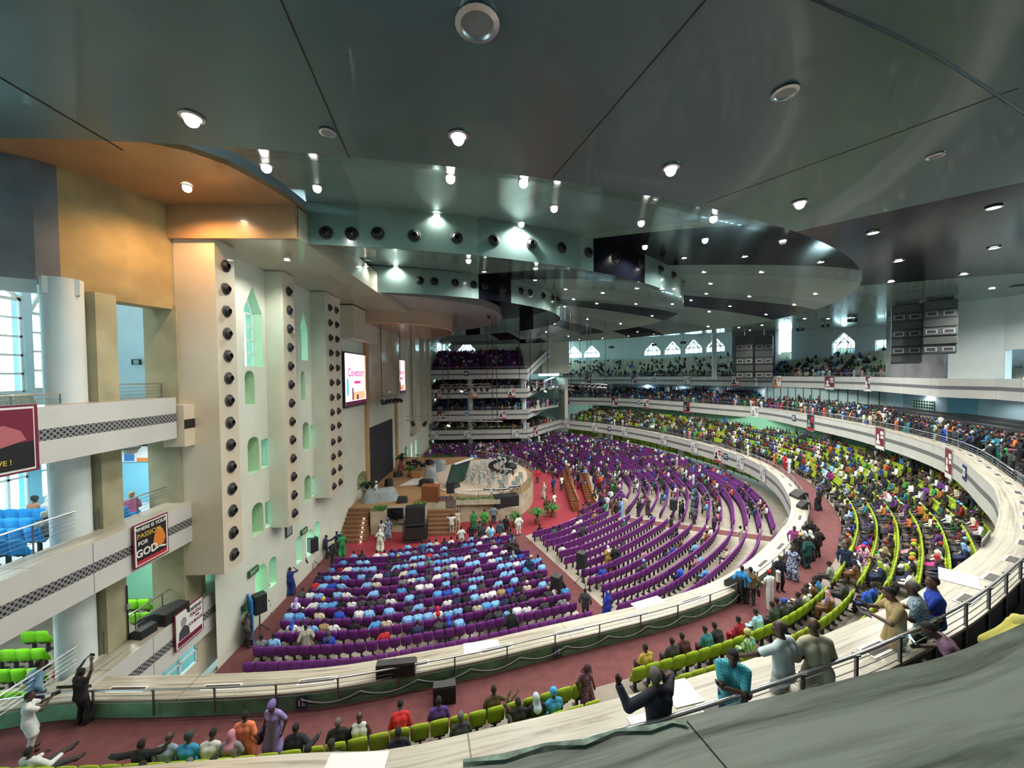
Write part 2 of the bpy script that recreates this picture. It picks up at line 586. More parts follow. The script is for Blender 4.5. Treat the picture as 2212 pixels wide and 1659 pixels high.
# slab undersides and back walls
def slab(name, path, z, depth, m, label):
    mb = MB(); mb.sweep(path, [(0.3, z), (depth, z), (depth, z + .3)])
    return struct(name, mb, m, label=label)
slab('ceiling_lower_balcony', T2, Z2 - 1.7, 12, M_white, 'underside of the middle balcony')
slab('ceiling_middle_balcony', T3, Z3 - 1.7, 12, M_white, 'underside of the top balcony')
slab('ceiling_main_floor', T1, Z1 - 1.2, 13, M_white, 'underside of the lowest balcony')
for i in (2, 3, 4):
    slab('ceiling_far_section_' + 'abcd'[i - 1], PA, A_Z[i] - 1.7, 9, M_white, 'underside of a far section floor')
def backwall(name, path, d, z0, z1, m, label):
    mb = MB(); mb.sweep(path, [(d, z0), (d, z1)])
    return struct(name, mb, m, label=label)
backwall('wall_lower_balcony', T1, 12.2, 2.0, 6.4, M_mint, 'green back wall of the lowest balcony')
backwall('wall_middle_balcony', T2, 10.2, 6.0, 11.0, M_blue, 'pale blue back wall of the middle balcony')
for i, m_ in ((1, M_mint), (2, M_blue), (3, M_white)):
    backwall('wall_far_section_' + 'abc'[i - 1], PA, 9.2, A_Z[i] - 1, A_Z[i + 1] - 1.6, m_, 'back wall of a far section level')
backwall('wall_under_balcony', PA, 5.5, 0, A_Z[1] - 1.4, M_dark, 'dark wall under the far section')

# ------------------------------------------------------------------ walls with openings
def wall_cells(mb, O, ux, L, z0, z1, holes, mi=0, depth=0.0, nrm=None, jm=None):
    """flat wall: O origin xy, ux direction; holes (u0,u1,h0,h1,arch) ; arch = rise of a round/pointed head inside the hole"""
    us = sorted({0, L} | {h[0] for h in holes} | {h[1] for h in holes})
    zs = sorted({z0, z1} | {h[2] for h in holes} | {h[3] for h in holes})
    P = lambda u, z: (O[0] + ux[0] * u, O[1] + ux[1] * u, z)
    for a, b in zip(us, us[1:]):
        for c, d in zip(zs, zs[1:]):
            um, zm = (a + b) / 2, (c + d) / 2
            if any(h[0] < um < h[1] and h[2] < zm < h[3] for h in holes):
                continue
            mb.quad(P(a, c), P(b, c), P(b, d), P(a, d), mi)
    for h in holes:
        u0, u1, h0, h1 = h[:4]
        rise, kind = (h[4], h[5]) if len(h) > 5 else (0, '')
        um = (u0 + u1) / 2
        out = []
        n = 1 if kind == 'point' else 8
        if rise:
            for k in range(2 * n + 1):
                t = -1 + k / n
                y = 1 - abs(t) if kind == 'point' else sqrt(max(0, 1 - t * t))
                out.append((um + t * (u1 - u0) / 2, h1 - rise + rise * y))
            half = len(out) // 2
            for seq, cu in ((out[:half + 1], u0), (out[half:], u1)):
                for p, q in zip(seq, seq[1:]):
                    mb.add([P(cu, h1), P(*p), P(*q)], [(0, 1, 2)], mi)
        if depth and nrm:
            prof = [(u0, h0)] + ([(u0, h1), (u1, h1)] if not rise else out) + [(u1, h0)]
            Q = lambda u, z: tuple(np.array(P(u, z)) + np.array((nrm[0], nrm[1], 0)) * depth)
            for p, q in zip(prof, prof[1:] + prof[:1]):
                mb.quad(P(*p), P(*q), Q(*q), Q(*p), jm if jm is not None else mi)

NW = [0]
def window(O, ux, nrm, u0, u1, z0, z1, nx, nz, rise=0, kind='', back=.25, fm=None, pm=None, th=.07, label=None):
    """framed window set `back` metres behind the wall face; frame is the object, pane its part"""
    NW[0] += 1
    mb = MB(); fm = fm or M_frame; pm = pm or M_pane
    P = lambda u, z, d=0: Vector((O[0] + ux[0] * u + nrm[0] * (back + d), O[1] + ux[1] * u + nrm[1] * (back + d), z))
    ang = atan2(ux[1], ux[0])
    def bar(a, b, w):
        a, b = P(*a), P(*b)
        d = (b - a); l = d.length
        if l < 1e-4: return
        d.normalize()
        side = Vector((nrm[0], nrm[1], 0)); up = d.cross(side)
        q = []
        for s_ in (0, 1):
            for x, y in ((-1, -1), (1, -1), (1, 1), (-1, 1)):
                q.append((a if s_ == 0 else b) + up * (x * w / 2) + side * (y * .05))
        mb.add(q, [(0, 1, 2, 3), (7, 6, 5, 4), (0, 4, 5, 1), (1, 5, 6, 2), (2, 6, 7, 3), (3, 7, 4, 0)])
    zt = z1 - rise
    um = (u0 + u1) / 2
    for k in range(nx + 1):
        u = u0 + (u1 - u0) * k / nx
        top = zt
        if rise:
            t = (u - um) / ((u1 - u0) / 2)
            top = zt + rise * (1 - abs(t) if kind == 'point' else sqrt(max(0, 1 - t * t)))
        bar((u, z0), (u, top), th if 0 < k < nx else th * 1.5)
    for k in range(nz + 1):
        z = z0 + (zt - z0) * k / nz
        bar((u0, z), (u1, z), th if 0 < k < nz else th * 1.5)
    if rise:
        n = 1 if kind == 'point' else 6
        pr = []
        for k in range(2 * n + 1):
            t = -1 + k / n
            pr.append((um + t * (u1 - u0) / 2, zt + rise * (1 - abs(t) if kind == 'point' else sqrt(max(0, 1 - t * t)))))
        for a, b in zip(pr, pr[1:]):
            bar(a, b, th * 1.5)
        if kind == 'point' and u1 - u0 > 2.2:
            for s_ in (.62,):
                q = [(um + (u - um) * s_, z0 + (z - z0) * .8) for u, z in pr]
                bar((q[0][0], z0), q[0], th); bar(q[0], q[1], th * 1.3); bar(q[1], q[2], th * 1.3); bar(q[2], (q[2][0], z0), th)
    o = struct('window_%d' % NW[0], mb, fm, label=label or 'window with pale frame')
    pb = MB()
    poly = [P(u0, z0), P(u1, z0)] + ([P(u1, zt)] if rise else [P(u1, z1)])
    if rise:
        poly += [P(*p) for p in reversed(pr)][1:-1]
        poly += [P(u0, zt)]
    else:
        poly += [P(u0, z1)]
    pb.add(poly, [tuple(range(len(poly)))])
    pb.build('pane', pm, o)
    return o

# ------------------------------------------------------------------ stage wall (x = -13)
XW = -13.0
M_niche = mat('pale_green_reveal', (.50, .72, .48), .6, var=.05)
EX, EN = (0, 1), (-1, 0)
holes, wins = [], []
def yv(px): return UX(px, 800, XW).y
def zv(px, py): return UX(px, py, XW).z
def opening(pa, pt, pb, pbm, rise=0, kind='', win=None):
    y0, y1 = yv(pa), yv(pb)
    z1, z0 = zv(pa, pt), zv(pa, pbm)
    holes.append((y0 - 18, y1 - 18, z0, z1, rise, kind))
    if win: wins.append((y0 - 18, y1 - 18, z0, z1, rise, kind) + win)
for bay in (((526, 567), (648, 668)),):
    pass
# first bay
opening(529, 612, 569, 792, 1.4, 'point', (2, 4))
opening(528, 800, 549, 876, .35, 'round')
opening(530, 948, 555, 1029, .35, 'round'); opening(560, 952, 580, 1015, 0, '', (2, 2))
opening(535, 1098, 560, 1170, .35, 'round'); opening(565, 1090, 585, 1148, 0, '', (2, 2))
# second bay
opening(649.5, 668, 666, 778, 1.3, 'point', (2, 4))
opening(649.5, 802, 658, 865, .3, 'round')
opening(650.5, 914, 664, 976, .3, 'round'); opening(667, 920, 676, 970, 0, '', (2, 2))
opening(651.5, 1034, 665, 1092, .3, 'round'); opening(668, 1034, 681, 1078, 0, '', (2, 2))
# ground level windows and doors
opening(569, 1220, 586, 1285, .25, 'round', (2, 3))
opening(630, 1171, 643, 1231, .25, 'round', (2, 3))
opening(671, 1138, 682, 1190, .25, 'round', (2, 3))
opening(538, 1240, 564, 1333, .5, 'round')
opening(652, 1158, 668, 1216, .5, 'round')
opening(505, 1325, 526, 1353, 0, '', (2, 1))
opening(766, 1030, 786, 1067, .6, 'round')           # grille door beside the stage
opening(871, 968, 876, 993, .5, 'round')
for k, (ya, yb) in enumerate(((53.8, 54.8), (56.6, 57.6), (59.6, 60.6))):
    holes.append((ya - 18, yb - 18, .7, 3.4, .4, 'round')); wins.append((ya - 18, yb - 18, .7, 3.4, .4, 'round', 2, 3))
holes = [(max(h[0], .05),) + h[1:] for h in holes]
mb = MB()
wall_cells(mb, (XW, 17.6), EX, 54.4, 0, 20.2, [(h[0] + .4, h[1] + .4) + h[2:] for h in holes], 0, .9, EN, 1)
struct('wall_stage', mb, [M_wall, M_niche], label='tall cream stage wall on the left of the hall')
for w in wins:
    window((XW, 18), EX, EN, w[0], w[1], w[2], w[3], w[6], w[7], w[4], w[5], back=.55, th=.06, label='window in the stage wall')
# backs of the blind niches
mb = MB()
for h in holes:
    if not any(abs(h[0] - w[0]) < .02 and abs(h[2] - w[2]) < .02 for w in wins):
        y0, y1 = h[0] + 18, h[1] + 18
        if h[2] > 1.5:
            mb.quad((XW - .9, y0, h[2]), (XW - .9, y1, h[2]), (XW - .9, y1, h[3]), (XW - .9, y0, h[3]))
struct('wall_niche', mb, M_niche, label='pale green backs of the wall niches')

# ------------------------------------------------------------------ loudspeaker-like air nozzles
def nozzle_proto(name, r, label):
    root = MB().lathe([(r * 1.0, 0), (r * 1.0, .03), (r * .82, .05), (r * .78, -.02), (r * .6, -.06)], 20).build(name, M_dark, smooth='auto')
    MB().lathe([(r * .80, .0), (r * .72, .06), (r * .5, .16), (r * .42, .17), (r * .4, .02), (.001, -.02)], 16).build('nozzle', M_blackm, root, smooth='auto')
    return tag(root, label, 'air nozzle')
NOZ = []
nz0 = nozzle_proto('air_nozzle', .27, '')
nz0_used = [False]
def put_nozzle(p, d, label, group, sc=1.0):
    o = nz0 if not nz0_used[0] else dup(nz0)
    nz0_used[0] = True
    q = Vector(d).to_track_quat('Z', 'Y')
    o.rotation_mode = 'QUATERNION'
    o.rotation_quaternion = q
    o.location = p
    o.scale = (sc, sc, sc)
    tag(o, label, 'air nozzle', group)
    return o
def ordn(i):
    w = ['first', 'second', 'third', 'fourth', 'fifth', 'sixth', 'seventh', 'eighth', 'ninth', 'tenth', 'eleventh', 'twelfth', 'thirteenth', 'fourteenth', 'fifteenth', 'sixteenth', 'seventeenth', 'eighteenth', 'nineteenth', 'twentieth']
    if i < 20: return w[i]
    tens = {2: 'twenty', 3: 'thirty', 4: 'forty', 5: 'fifty', 6: 'sixty', 7: 'seventy', 8: 'eighty', 9: 'ninety'}
    n = i + 1
    if n >= 100: return '%dth' % n
    return tens[n // 10] + ('-' + w[n % 10 - 1] if n % 10 else 'th').replace('yth', 'ieth') if n % 10 else tens[n // 10][:-1] + 'ieth'

# towers
TOW = [(16.8, 18.0, -13.7), (21.9, 23.1, -13.1), (27.1, 29.7, -13.1)]
tw_names = ['nearest', 'second', 'third']
for i, (y0, y1, xl) in enumerate(TOW + [(86 - b, 86 - a, -13.1) for a, b, _ in TOW[::-1]]):
    mb = MB()
    zb, zt = 4.85, 19.35
    xf = -12.0
    mb.quad((xl, y0, zb), (xf, y0, zb), (xf, y0, zt), (xl, y0, zt), 0)
    mb.quad((xf, y0, zb), (xf, y1, zb), (xf, y1, zt), (xf, y0, zt), 1)
    mb.quad((xl, y1, zb), (xf, y1, zb), (xf, y1, zt), (xl, y1, zt), 0)
    mb.quad((xl, y0, zb), (xf, y0, zb), (xf, y1, zb), (xl, y1, zb), 0)
    struct('wall_tower_' + 'abcdef'[i], mb, [M_tower_side if i else M_beige, M_beige], label='%s hollow pier on the stage wall carrying a column of air nozzles' % (tw_names + ['fourth', 'fifth', 'sixth'])[i])
    if i < 3:
        cols = [(y0 + y1) / 2] if i < 2 else [y0 + .75, y1 - .75]
        for c, cy in enumerate(cols):
            n = 14 if i == 0 else 13
            for k in range(n):
                z = 18.35 - k * (12.9 / (n - 1))
                put_nozzle((xf + .01, cy, z), (1, 0, 0), 'round dark air nozzle, %s from the top of the %s%s pier on the stage wall' % (ordn(k), tw_names[i], '' if i < 2 else (" pier's near column," if c == 0 else " pier's far column,")) if i < 2 else
                           'round dark air nozzle, %s down in the %s column of the third wall pier' % (ordn(k), ('nearer', 'farther')[c]), 'air nozzles on the wall piers')

# soffit along the stage wall with beam and orange alcove
ZS = 19.38
mb = MB()
mb.bb((XW - .3, 16.8, ZS), (-8.5, 90, ZS + 1.4))
struct('ceiling_soffit', mb, M_soffit, label='glossy cream soffit running along the top of the stage wall')
mb = MB(); mb.bb((-13.8, 16.62, 19.3), (-8.5, 16.85, 20.75))
struct('trim_beam', mb, M_orange, label='tan beam over the nearest wall pier lit by a warm downlight')
arc = [(-8.5, 16.7), (-8.6, 15.8), (-8.8, 14.9), (-9.2, 13.6), (-9.9, 12.8), (-11.5, 12.0), (-13, 11.6), (-15, 11.4), (-26, 11.0), (-26, 4), (-34, 4), (-34, 20), (-8.5, 20)]
mb = MB(); mb.prism(arc, 20.72, 20.9)
struct('ceiling_alcove', mb, M_orange, label='tan ceiling over the left corner lit by warm downlights')

# ------------------------------------------------------------------ left side section (its balconies run along the stage wall side)
XL = -13.3
def left_tier(nm, zl, y0, y1, zf, label, endz):
    p = [(XL, y0, 0), (XL, y1, 0)]
    p = p[::-1]
    mb = MB()
    dr = 1.68
    w = 1.1
    mb.sweep(p, [(.3, zl - dr), (0, zl - dr), (0, zl - 1.0)], [0, 0])
    mb.sweep(p, [(0, zl - 1.0), (0, zl - .66)], [1])
    mb.sweep(p, [(0, zl - .66), (0, zl)], [0])
    mb.sweep(p, [(0, zl), (w, zl)], [2])
    mb.sweep(p, [(w, zl), (w, zf)], [0])
    # end cap
    mb.quad((XL, y1, zl - dr), (XL - w, y1, zl - dr), (XL - w, y1, zl), (XL, y1, zl), 0)
    struct(nm, mb, [M_fascia, M_dots, M_ledge], label=label)
left_tier('trim_6', 12.62, 3, 16.2, 12.0, 'top balcony parapet at the left edge', 0)
left_tier('trim_7', 8.05, 3, 17.6, 7.45, 'middle balcony parapet at the left edge', 0)
left_tier('trim_8', 3.5, 12.6, 19.6, 2.6, 'lowest balcony parapet on the left running up to the piers', 0)
mb = MB()
for zl, y0, y1 in ((12.3, 16.25, 16.95), (7.7, 17.65, 18.3)):
    mb.bb((-13.9, y0, zl - 1.75), (XL + .25, y1, zl), 0)
    mb.bb((XL + .255, y0, zl - 1.0), (XL + .27, y1, zl - .62), 1)
struct('trim_9', mb, [M_beige, M_dots], label='beige end boxes of the left balcony parapets')
mb = MB()
for z, m_ in ((12.0, 0), (7.45, 0), (2.6, 1)):
    mb.bb((-26, -2, z - .3), (XL - .9, 19.2, z), m_)
struct('floor_left', mb, [M_wallw, M_floord], label='floors of the left side section')
mb = MB()
for z in (10.94, 6.37):
    mb.bb((-26, 0, z), (XL - .2, 19.2, z + .12))
struct('ceiling_left', mb, M_wallw, label='undersides of the left side floors')
# upper wall of the left section
up = [(-13.75, 16.85, 0), (-14.25, 15.3, 0), (-15.0, 13.75, 0)]
up2 = [(-15.0, 13.75, 0), (-15.3, 13.3, 0), (-16.6, 12.5, 0), (-19, 11.3, 0), (-24, 9.6, 0)]
mb = MB(); mb.sweep(up, [(0, 16.35), (0, 20.8)]); mb.sweep(up, [(0, 16.35), (.8, 16.35)])
struct('wall_upper_ochre', mb, M_ochre, label='stained ochre wall above the openings in the left corner')
mb = MB()
mb.sweep(up2, [(0, 16.75), (0, 20.8)]); mb.sweep(up2, [(0, 16.75), (1.0, 16.75)])
struct('wall_upper_grey', mb, M_grey, label='weathered blue-grey wall above the arched opening at the left edge')
mb = MB(); mb.sweep(up2[1:], [(.05, 16.3), (.05, 17.1), (.6, 17.1)])
struct('trim_arch', mb, M_wallw, label='white arched head of the opening at the left edge')
# piers, columns
mb = MB()
for z0, z1 in ((12.0, 16.5), (7.45, 11.0), (2.6, 6.4)):
    mb.bb((-15.3, 14.0, z0), (-14.15, 14.75, z1), 0)
    mb.bb((-15.0, 16.75, z0), (-13.65, 17.9, z1), 0)
struct('wall_piers', mb, mat('olive_plaster', (.37, .345, .22), .8, var=.22, vscale=.8), label='olive plastered piers beside the openings on the left')
for i, (z0, z1) in enumerate(((12.0, 16.8), (7.45, 11.0), (2.6, 6.4))):
    mb = MB(); mb.lathe([(.5, z0), (.5, z1)], 28, c=(-14.75, 13.55, 0)); mb.lathe([(.58, z1 - .55), (.58, z1)], 4, c=(-14.75, 13.55, 0))
    struct('column_' + 'abc'[i], mb, M_wallw, smooth='auto', label=('round white column at the top left opening', 'round white column at the middle left opening beside the blue seats', 'round white column at the lower left opening beside the green seats')[i])
# interior walls: outer wall with windows at x=-20, end wall
LH = [(15.0, 16.9, 12.9, 17.7), (12.4, 14.2, 12.9, 17.7), (17.2, 18.1, 13, 17.2),
      (15.6, 16.9, 7.9, 10.7), (17.3, 18.2, 8.2, 10.6), (13.6, 14.9, 7.9, 10.7), (11.2, 12.8, 7.9, 10.7), (14, 16, 3.2, 6.2), (9, 12, 3.2, 6.2)]
for (z0, z1, m_, nm) in ((12.0, 20.8, M_blue, 'top'), (7.45, 11, M_blue, 'middle'), (2.6, 6.4, M_mint, 'lower')):
    mb = MB()
    hs = [(a - 2, b - 2, c, d) for a, b, c, d in LH if z0 <= c < z1]
    xo = -20 if nm != 'lower' else -26
    wall_cells(mb, (xo, 2), (0, 1), 17.8, z0, z1, hs, 0, .5, (-1, 0))
    mb.quad((xo, 18.8 if xo > -21 else 19.6, z0), (-13, 18.8, z0), (-13, 18.8, z1), (xo, 18.8 if xo > -21 else 19.6, z1))
    struct('wall_left_' + nm, mb, m_ if nm != 'middle' else M_sky, label='inner wall of the %s left side level, bounce light in its colour' % nm)  # bounced blue and green light put into these wall colours
    for (a, b, c, d) in hs:
        window((xo, 2), (0, 1), (-1, 0), a, b, c, d, 2, max(2, int((d - c) / .95)), (.9 if nm == 'top' else 0), 'point', back=.15, th=.09, label='bright window in the left side wall')
mb = MB(); mb.quad((-34, 20, 0), (-13.0, 20, 0), (-13.0, 20, 2.6), (-34, 20, 2.6))
# wall under the lowest left balcony with a strip window
mb = MB()
y0, y1 = 15.6, 18.6
wall_cells(mb, (XL - .25, 12.6), (0, 1), 8.4, 0, 2.0, [(1.0, 4.6, .75, 1.9)], 0, .15, (-1, 0))
struct('wall_under_left', mb, M_beige, label='beige wall under the lowest left balcony')
window((XL - .25, 12.6), (0, 1), (-1, 0), 1.0, 4.6, .75, 1.9, 4, 2, back=.08, pm=M_teal, th=.07, label='strip window with teal panes under the left balcony')

# ------------------------------------------------------------------ ceiling: elliptical saw-tooth rings round the stage
CXY = (-13.0, 43.0)
RINGS = [(45.0, 33.0), (32.0, 25.6), (20.0, 15.8)]
ZL, DZ = 19.4, 1.9
def rr(i, th):
    a, b = RINGS[i]
    return 1 / sqrt((cos(th) / a) ** 2 + (sin(th) / b) ** 2)
def sm(a, b, x):
    t = min(1, max(0, (x - a) / (b - a)))
    return t * t * (3 - 2 * t)
def zceil(x, y):
    dx, dy = x - CXY[0], y - CXY[1]
    r, th = hyp(dx, dy), atan2(dy, dx)
    r0, r1, r2 = rr(0, th), rr(1, th), rr(2, th)
    if r >= r0: return ZL + .095 * (r - r0) * sm(R(-5), R(40), th)
    if r >= r1: return ZL + DZ * ((r0 - r) / (r0 - r1)) ** .75
    if r >= r2: return ZL + DZ * ((r1 - r) / (r1 - r2)) ** .75
    return ZL + 1.3 * ((r2 - r) / r2) ** .6
BLK = [(-48, -37.5), (-9, 0), (22, 30), (52, 60)]
def blk(th, ring):
    d = math.degrees(th)
    for i, (a, b) in enumerate(BLK):
        if ring == 0 and i == 0: b = -31
        if a <= d < b: return True
    return False
def polar(name, label, fr0, fr1, nr, zf, mats, ring, th0=-80, th1=100, nth=180, k=1.0, smooth=True):
    mb = MB()
    ths = [R(th0 + (th1 - th0) * i / nth) for i in range(nth + 1)]
    for i in range(nth):
        for j in range(nr):
            q = []
            for (t, jj) in ((ths[i], j), (ths[i], j + 1), (ths[i + 1], j + 1), (ths[i + 1], j)):
                w = jj / nr
                r = fr0(t) + (fr1(t) - fr0(t)) * w
                x, y = CXY[0] + r * cos(t), CXY[1] + r * sin(t)
                q.append((x, y, zf(x, y, r, t, w)))
            tm = (ths[i] + ths[i + 1]) / 2
            d = math.degrees(tm)
            sec = int((d + 200) // 12.5)
            mi = 0 if blk(tm, ring) else 1 + (sec % 2)
            if ring == -1:
                mi = 0 if -46.5 <= d < -24 else (1 if d < -46.5 else 2)
            mb.add(q, [(0, 1, 2, 3)], mi)
    o = struct(name, mb, mats, label=label)
    me = o.data
    if smooth:
        import bmesh
        bm = bmesh.new(); bm.from_mesh(me)
        bmesh.ops.remove_doubles(bm, verts=bm.verts, dist=.002)
        bm.to_mesh(me); bm.free()
        me.polygons.foreach_set('use_smooth', np.ones(len(me.polygons), dtype=bool))
    return o
M_ceil2b = mat('silver_ceiling_panel', (.18, .275, .265), .2, var=.08, vscale=.25, bump=.08, bscale=.7, coat=.3)
CM = [M_black, M_ceil2, M_ceil2b]
CMO = [M_black, M_ceil, M_ceil2b]
_lim = offset(T3[k3 + 2:], 13.4)
def outer_r(t):
    if t < R(-32): return rr(0, t) + 70
    c, s_ = cos(t), sin(t); best = None
    for a, b in zip(_lim, _lim[1:]):
        ax, ay, bx, by = a[0] - CXY[0], a[1] - CXY[1], b[0] - CXY[0], b[1] - CXY[1]
        ca, cb2 = c * ay - s_ * ax, c * by - s_ * bx
        if ca * cb2 <= 0 and abs(ca - cb2) > 1e-9:
            k = ca / (ca - cb2); r = c * (ax + (bx - ax) * k) + s_ * (ay + (by - ay) * k)
            if r > 0: best = max(best or 0, r)
    return best or (rr(0, t) + 34 if t > R(50) else rr(0, t) + 24)
polar('ceiling_outer', 'broad grey ceiling overhead sweeping round to the far balconies', lambda t: rr(0, t), outer_r, 8,
      lambda x, y, r, t, w: zceil(x, y) if w else ZL, CMO, -1, th0=-125)
polar('ceiling_outer_ring', 'sloping ring of reflective ceiling panels', lambda t: rr(0, t) , lambda t: rr(1, t), 10, lambda x, y, r, t, w: ZL + DZ * w ** .75, CM, 0)
polar('ceiling_middle_ring', 'inner sloping ring of reflective ceiling panels', lambda t: rr(1, t), lambda t: rr(2, t), 10, lambda x, y, r, t, w: ZL + DZ * w ** .75, CM, 1)
polar('ceiling_outer_fascia', 'curved ceiling band with round air nozzles', lambda t: rr(1, t), lambda t: rr(1, t), 1, lambda x, y, r, t, w: ZL + DZ * (1 - w), CM, 2)
polar('ceiling_inner_fascia', 'second curved ceiling band with round air nozzles', lambda t: rr(2, t), lambda t: rr(2, t), 1, lambda x, y, r, t, w: ZL + DZ * (1 - w), CM, 2)
mb = MB(); mb.lathe([(0.01, 20.9), (20, 21.35)], 48, c=(CXY[0], CXY[1], 0))
struct('ceiling_centre', mb, M_black, label='black ceiling over the stage')
# joints in the near ceiling
def seamline(name, pts, r=.018, z=None):
    mb = MB(); mb.tube([U(a, b, ZL - .004) for a, b in pts], r, 4)
    return struct(name, mb, M_blackm, label='dark joint between ceiling panels')
seamline('trim_joint_a', [(520, -200), (755, 343)])
seamline('trim_joint_b', [(1800, -320), (1195, 383)])
seamline('trim_joint_c', [(2200, 190), (1850, 320), (1527, 438)], .008)
seamline('trim_joint_d', [(1300, -130), (1560, -70), (1760, 0), (1900, 62), (2020, 120), (2130, 190), (2212, 245), (2420, 420)], .03)
seamline('trim_joint_e', [(-250, 20), (265, 324)])
# bands of nozzles on the two fascias
def fascia_nozzles(ring, pxs, tag_):
    for k, (px, py) in enumerate(pxs):
        d = ray(px, py)
        t, best = 5.0, None
        while t < 80:
            p = EYE + d * t
            r, th = hyp(p.x - CXY[0], p.y - CXY[1]), atan2(p.y - CXY[1], p.x - CXY[0])
            if r <= rr(ring, th):
                best = (p, th); break
            t += .02
        if best:
            p, th = best
            a, b = RINGS[ring]
            n = Vector((cos(th) * rr(ring, th) / a ** 2, sin(th) * rr(ring, th) / b ** 2, 0)).normalized()
            put_nozzle(p + n * .02, n, 'round dark air nozzle, %s from the left along the %s curved ceiling band' % (ordn(k), tag_), 'air nozzles on the %s ceiling band' % tag_, 1.15)
fascia_nozzles(1, [(705, 503), (760, 505), (816, 505), (895, 510), (986, 514), (1067, 520), (1147, 527), (1213, 536), (1271, 546), (1329, 557), (1384, 570), (1426, 583), (1454, 594), (1476, 604), (1487, 612), (1497, 622)], 'nearer')
fascia_nozzles(2, [(907, 606), (938, 608), (983, 611), (1023, 615), (1047, 617), (1088, 622), (1125, 628), (1145, 632), (1173, 639), (1193, 643), (1203, 646)], 'farther')
# round canopies over the stage
mb = MB(); mb.lathe([(0.02, 19.75), (13.55, 19.75), (13.6, 19.8), (13.6, 20.55), (13.5, 20.6), (0.02, 20.6)], 72, c=(CXY[0], CXY[1], 0))
struct('ceiling_canopy_disc', mb, mat('silver_canopy', (.34, .36, .38), .2, var=.06, vscale=.3, coat=.3), smooth='auto', label='large silver round canopy over the stage')
mb = MB(); mb.lathe([(0.02, 18.25), (8.0, 18.25), (8.1, 18.35), (8.1, 20.2)], 60, c=(CXY[0], CXY[1], 0))
struct('ceiling_canopy_drum', mb, mat('copper_canopy', (.44, .29, .19), .22, var=.06, vscale=.3, coat=.3), smooth='auto', label='smaller copper-toned drum canopy over the stage')
# unseen roof cap added so daylight enters only by the windows
mb = MB(); mb.bb((-36, -25, 24.6), (62, 103, 24.8))
struct('ceiling_sky_block', mb, M_dark, label='unseen roof cap added above the ceiling to block the sky')

# ------------------------------------------------------------------ stage wall centre
mb = MB()
mb.lathe([(1.0, 11.0), (1.0, 19.4)], 40, c=(0, 0, 0), M=Matrix(((1.6, 0, 0), (0, 5.0, 0), (0, 0, 1))), a0=-pi / 2, a1=pi / 2)
mb.lathe([(0.01, 11.0), (1.0, 11.0)], 40, c=(0, 0, 0), M=Matrix(((1.6, 0, 0), (0, 5.0, 0), (0, 0, 1))), a0=-pi / 2, a1=pi / 2)
o = struct('wall_bulge', mb, mat('brown_column', (.42, .31, .21), .35, var=.2, vscale=.5, coat=.2), smooth='auto', label='bulging brown half column between the two screens')
o.location = (XW, 43, 0)
mb = MB()
for y in (37.4, 48.2):
    mb.bb((XW, y, 2), (XW + .25, y + .6, 18))
struct('trim_pilaster', mb, mat('tan_pilaster', (.48, .30, .14), .5, var=.1), label='narrow tan pilasters framing the stage backdrop')
mb = MB(); mb.bb((XW, 32.0, 16.6), (XW + 1.1, 38.5, 19.3)); mb.bb((XW, 48.3, 17.6), (XW + .8, 53.5, 19.3))
struct('trim_bulkhead', mb, M_beige, label='beige bulkheads above the screens')

# ------------------------------------------------------------------ far and right walls of the upper levels
# top balcony back wall with pointed windows
TB = offset(T3[k3 + 2:], 12.2)
back = [(p[0], p[1]) for p in TB]
back = resample([p for p in back if PR((*p, 19))[0] < 1640], 5.6)
WPX = [1240, 1262, 1296, 1398, 1438, 1498, 1545]
hs_all = {}
def wpos(px):
    best = None
    for i, (a, b) in enumerate(zip(back, back[1:])):
        pa, pb = PR((*a, 19)), PR((*b, 19))
        lo, hi = min(pa[0], pb[0]), max(pa[0], pb[0])
        if lo <= px <= hi:
            t = (px - pa[0]) / (pb[0] - pa[0])
            return i, t * hyp(b[0] - a[0], b[1] - a[1])
    return None
for px in WPX:
    w = wpos(px)
    if w:
        hs_all.setdefault(w[0], []).append(w[1])
mb = MB()
for i, (a, b) in enumerate(zip(back, back[1:])):
    L = hyp(b[0] - a[0], b[1] - a[1]); ux = ((b[0] - a[0]) / L, (b[1] - a[1]) / L); n = (ux[1], -ux[0])
    hs = []
    for u in hs_all.get(i, [])[:1]:
        u = min(max(u, 2.3), L - 2.3)
        hs.append((u - 2.2, u + 2.2, 17.9, 21.4, 2.2, 'point'))
        window(a, ux, n, u - 2.2, u + 2.2, 17.9, 21.4, 4, 1, 2.2, 'point', back=.2, th=.16, label='pointed window at the back of the far top balcony')
    wall_cells(mb, a, ux, L, 11.9, 23.5, hs, 0, .4, n)
struct('wall_far_top', mb, mat('pale_cyan_plaster', (.62, .74, .75), .7, var=.05), label='pale wall with pointed windows behind the far top balcony')
# far section gallery wall
mb = MB()
hs = []
for px in (955, 1008):
    p = UY(px, 745, 81.5)
    hs.append((p.x + 14 - 2.4, p.x + 14 + 2.4, 18.0, 20.9, 2.6, 'point'))
    window((-14, 81.5), (1, 0), (0, 1), p.x + 14 - 2.4, p.x + 14 + 2.4, 18.0, 20.9, 4, 1, 2.6, 'point', back=.2, th=.14, label='pointed window behind the uppermost gallery')
wall_cells(mb, (-14, 81.5), (1, 0), 26.5, 13.5, 23.5, hs, 0, .4, (0, 1))
struct('wall_gallery', mb, M_wall, label='back wall of the uppermost gallery at the far left')
mb = MB(); mb.bb((9.5, 80.5, 13.5), (15.3, 82.3, 23)); mb.bb((14.6, 82.3, 2), (15.3, 100, 12.4))
struct('wall_gallery_side', mb, M_wall, label='wall block beside the uppermost gallery')

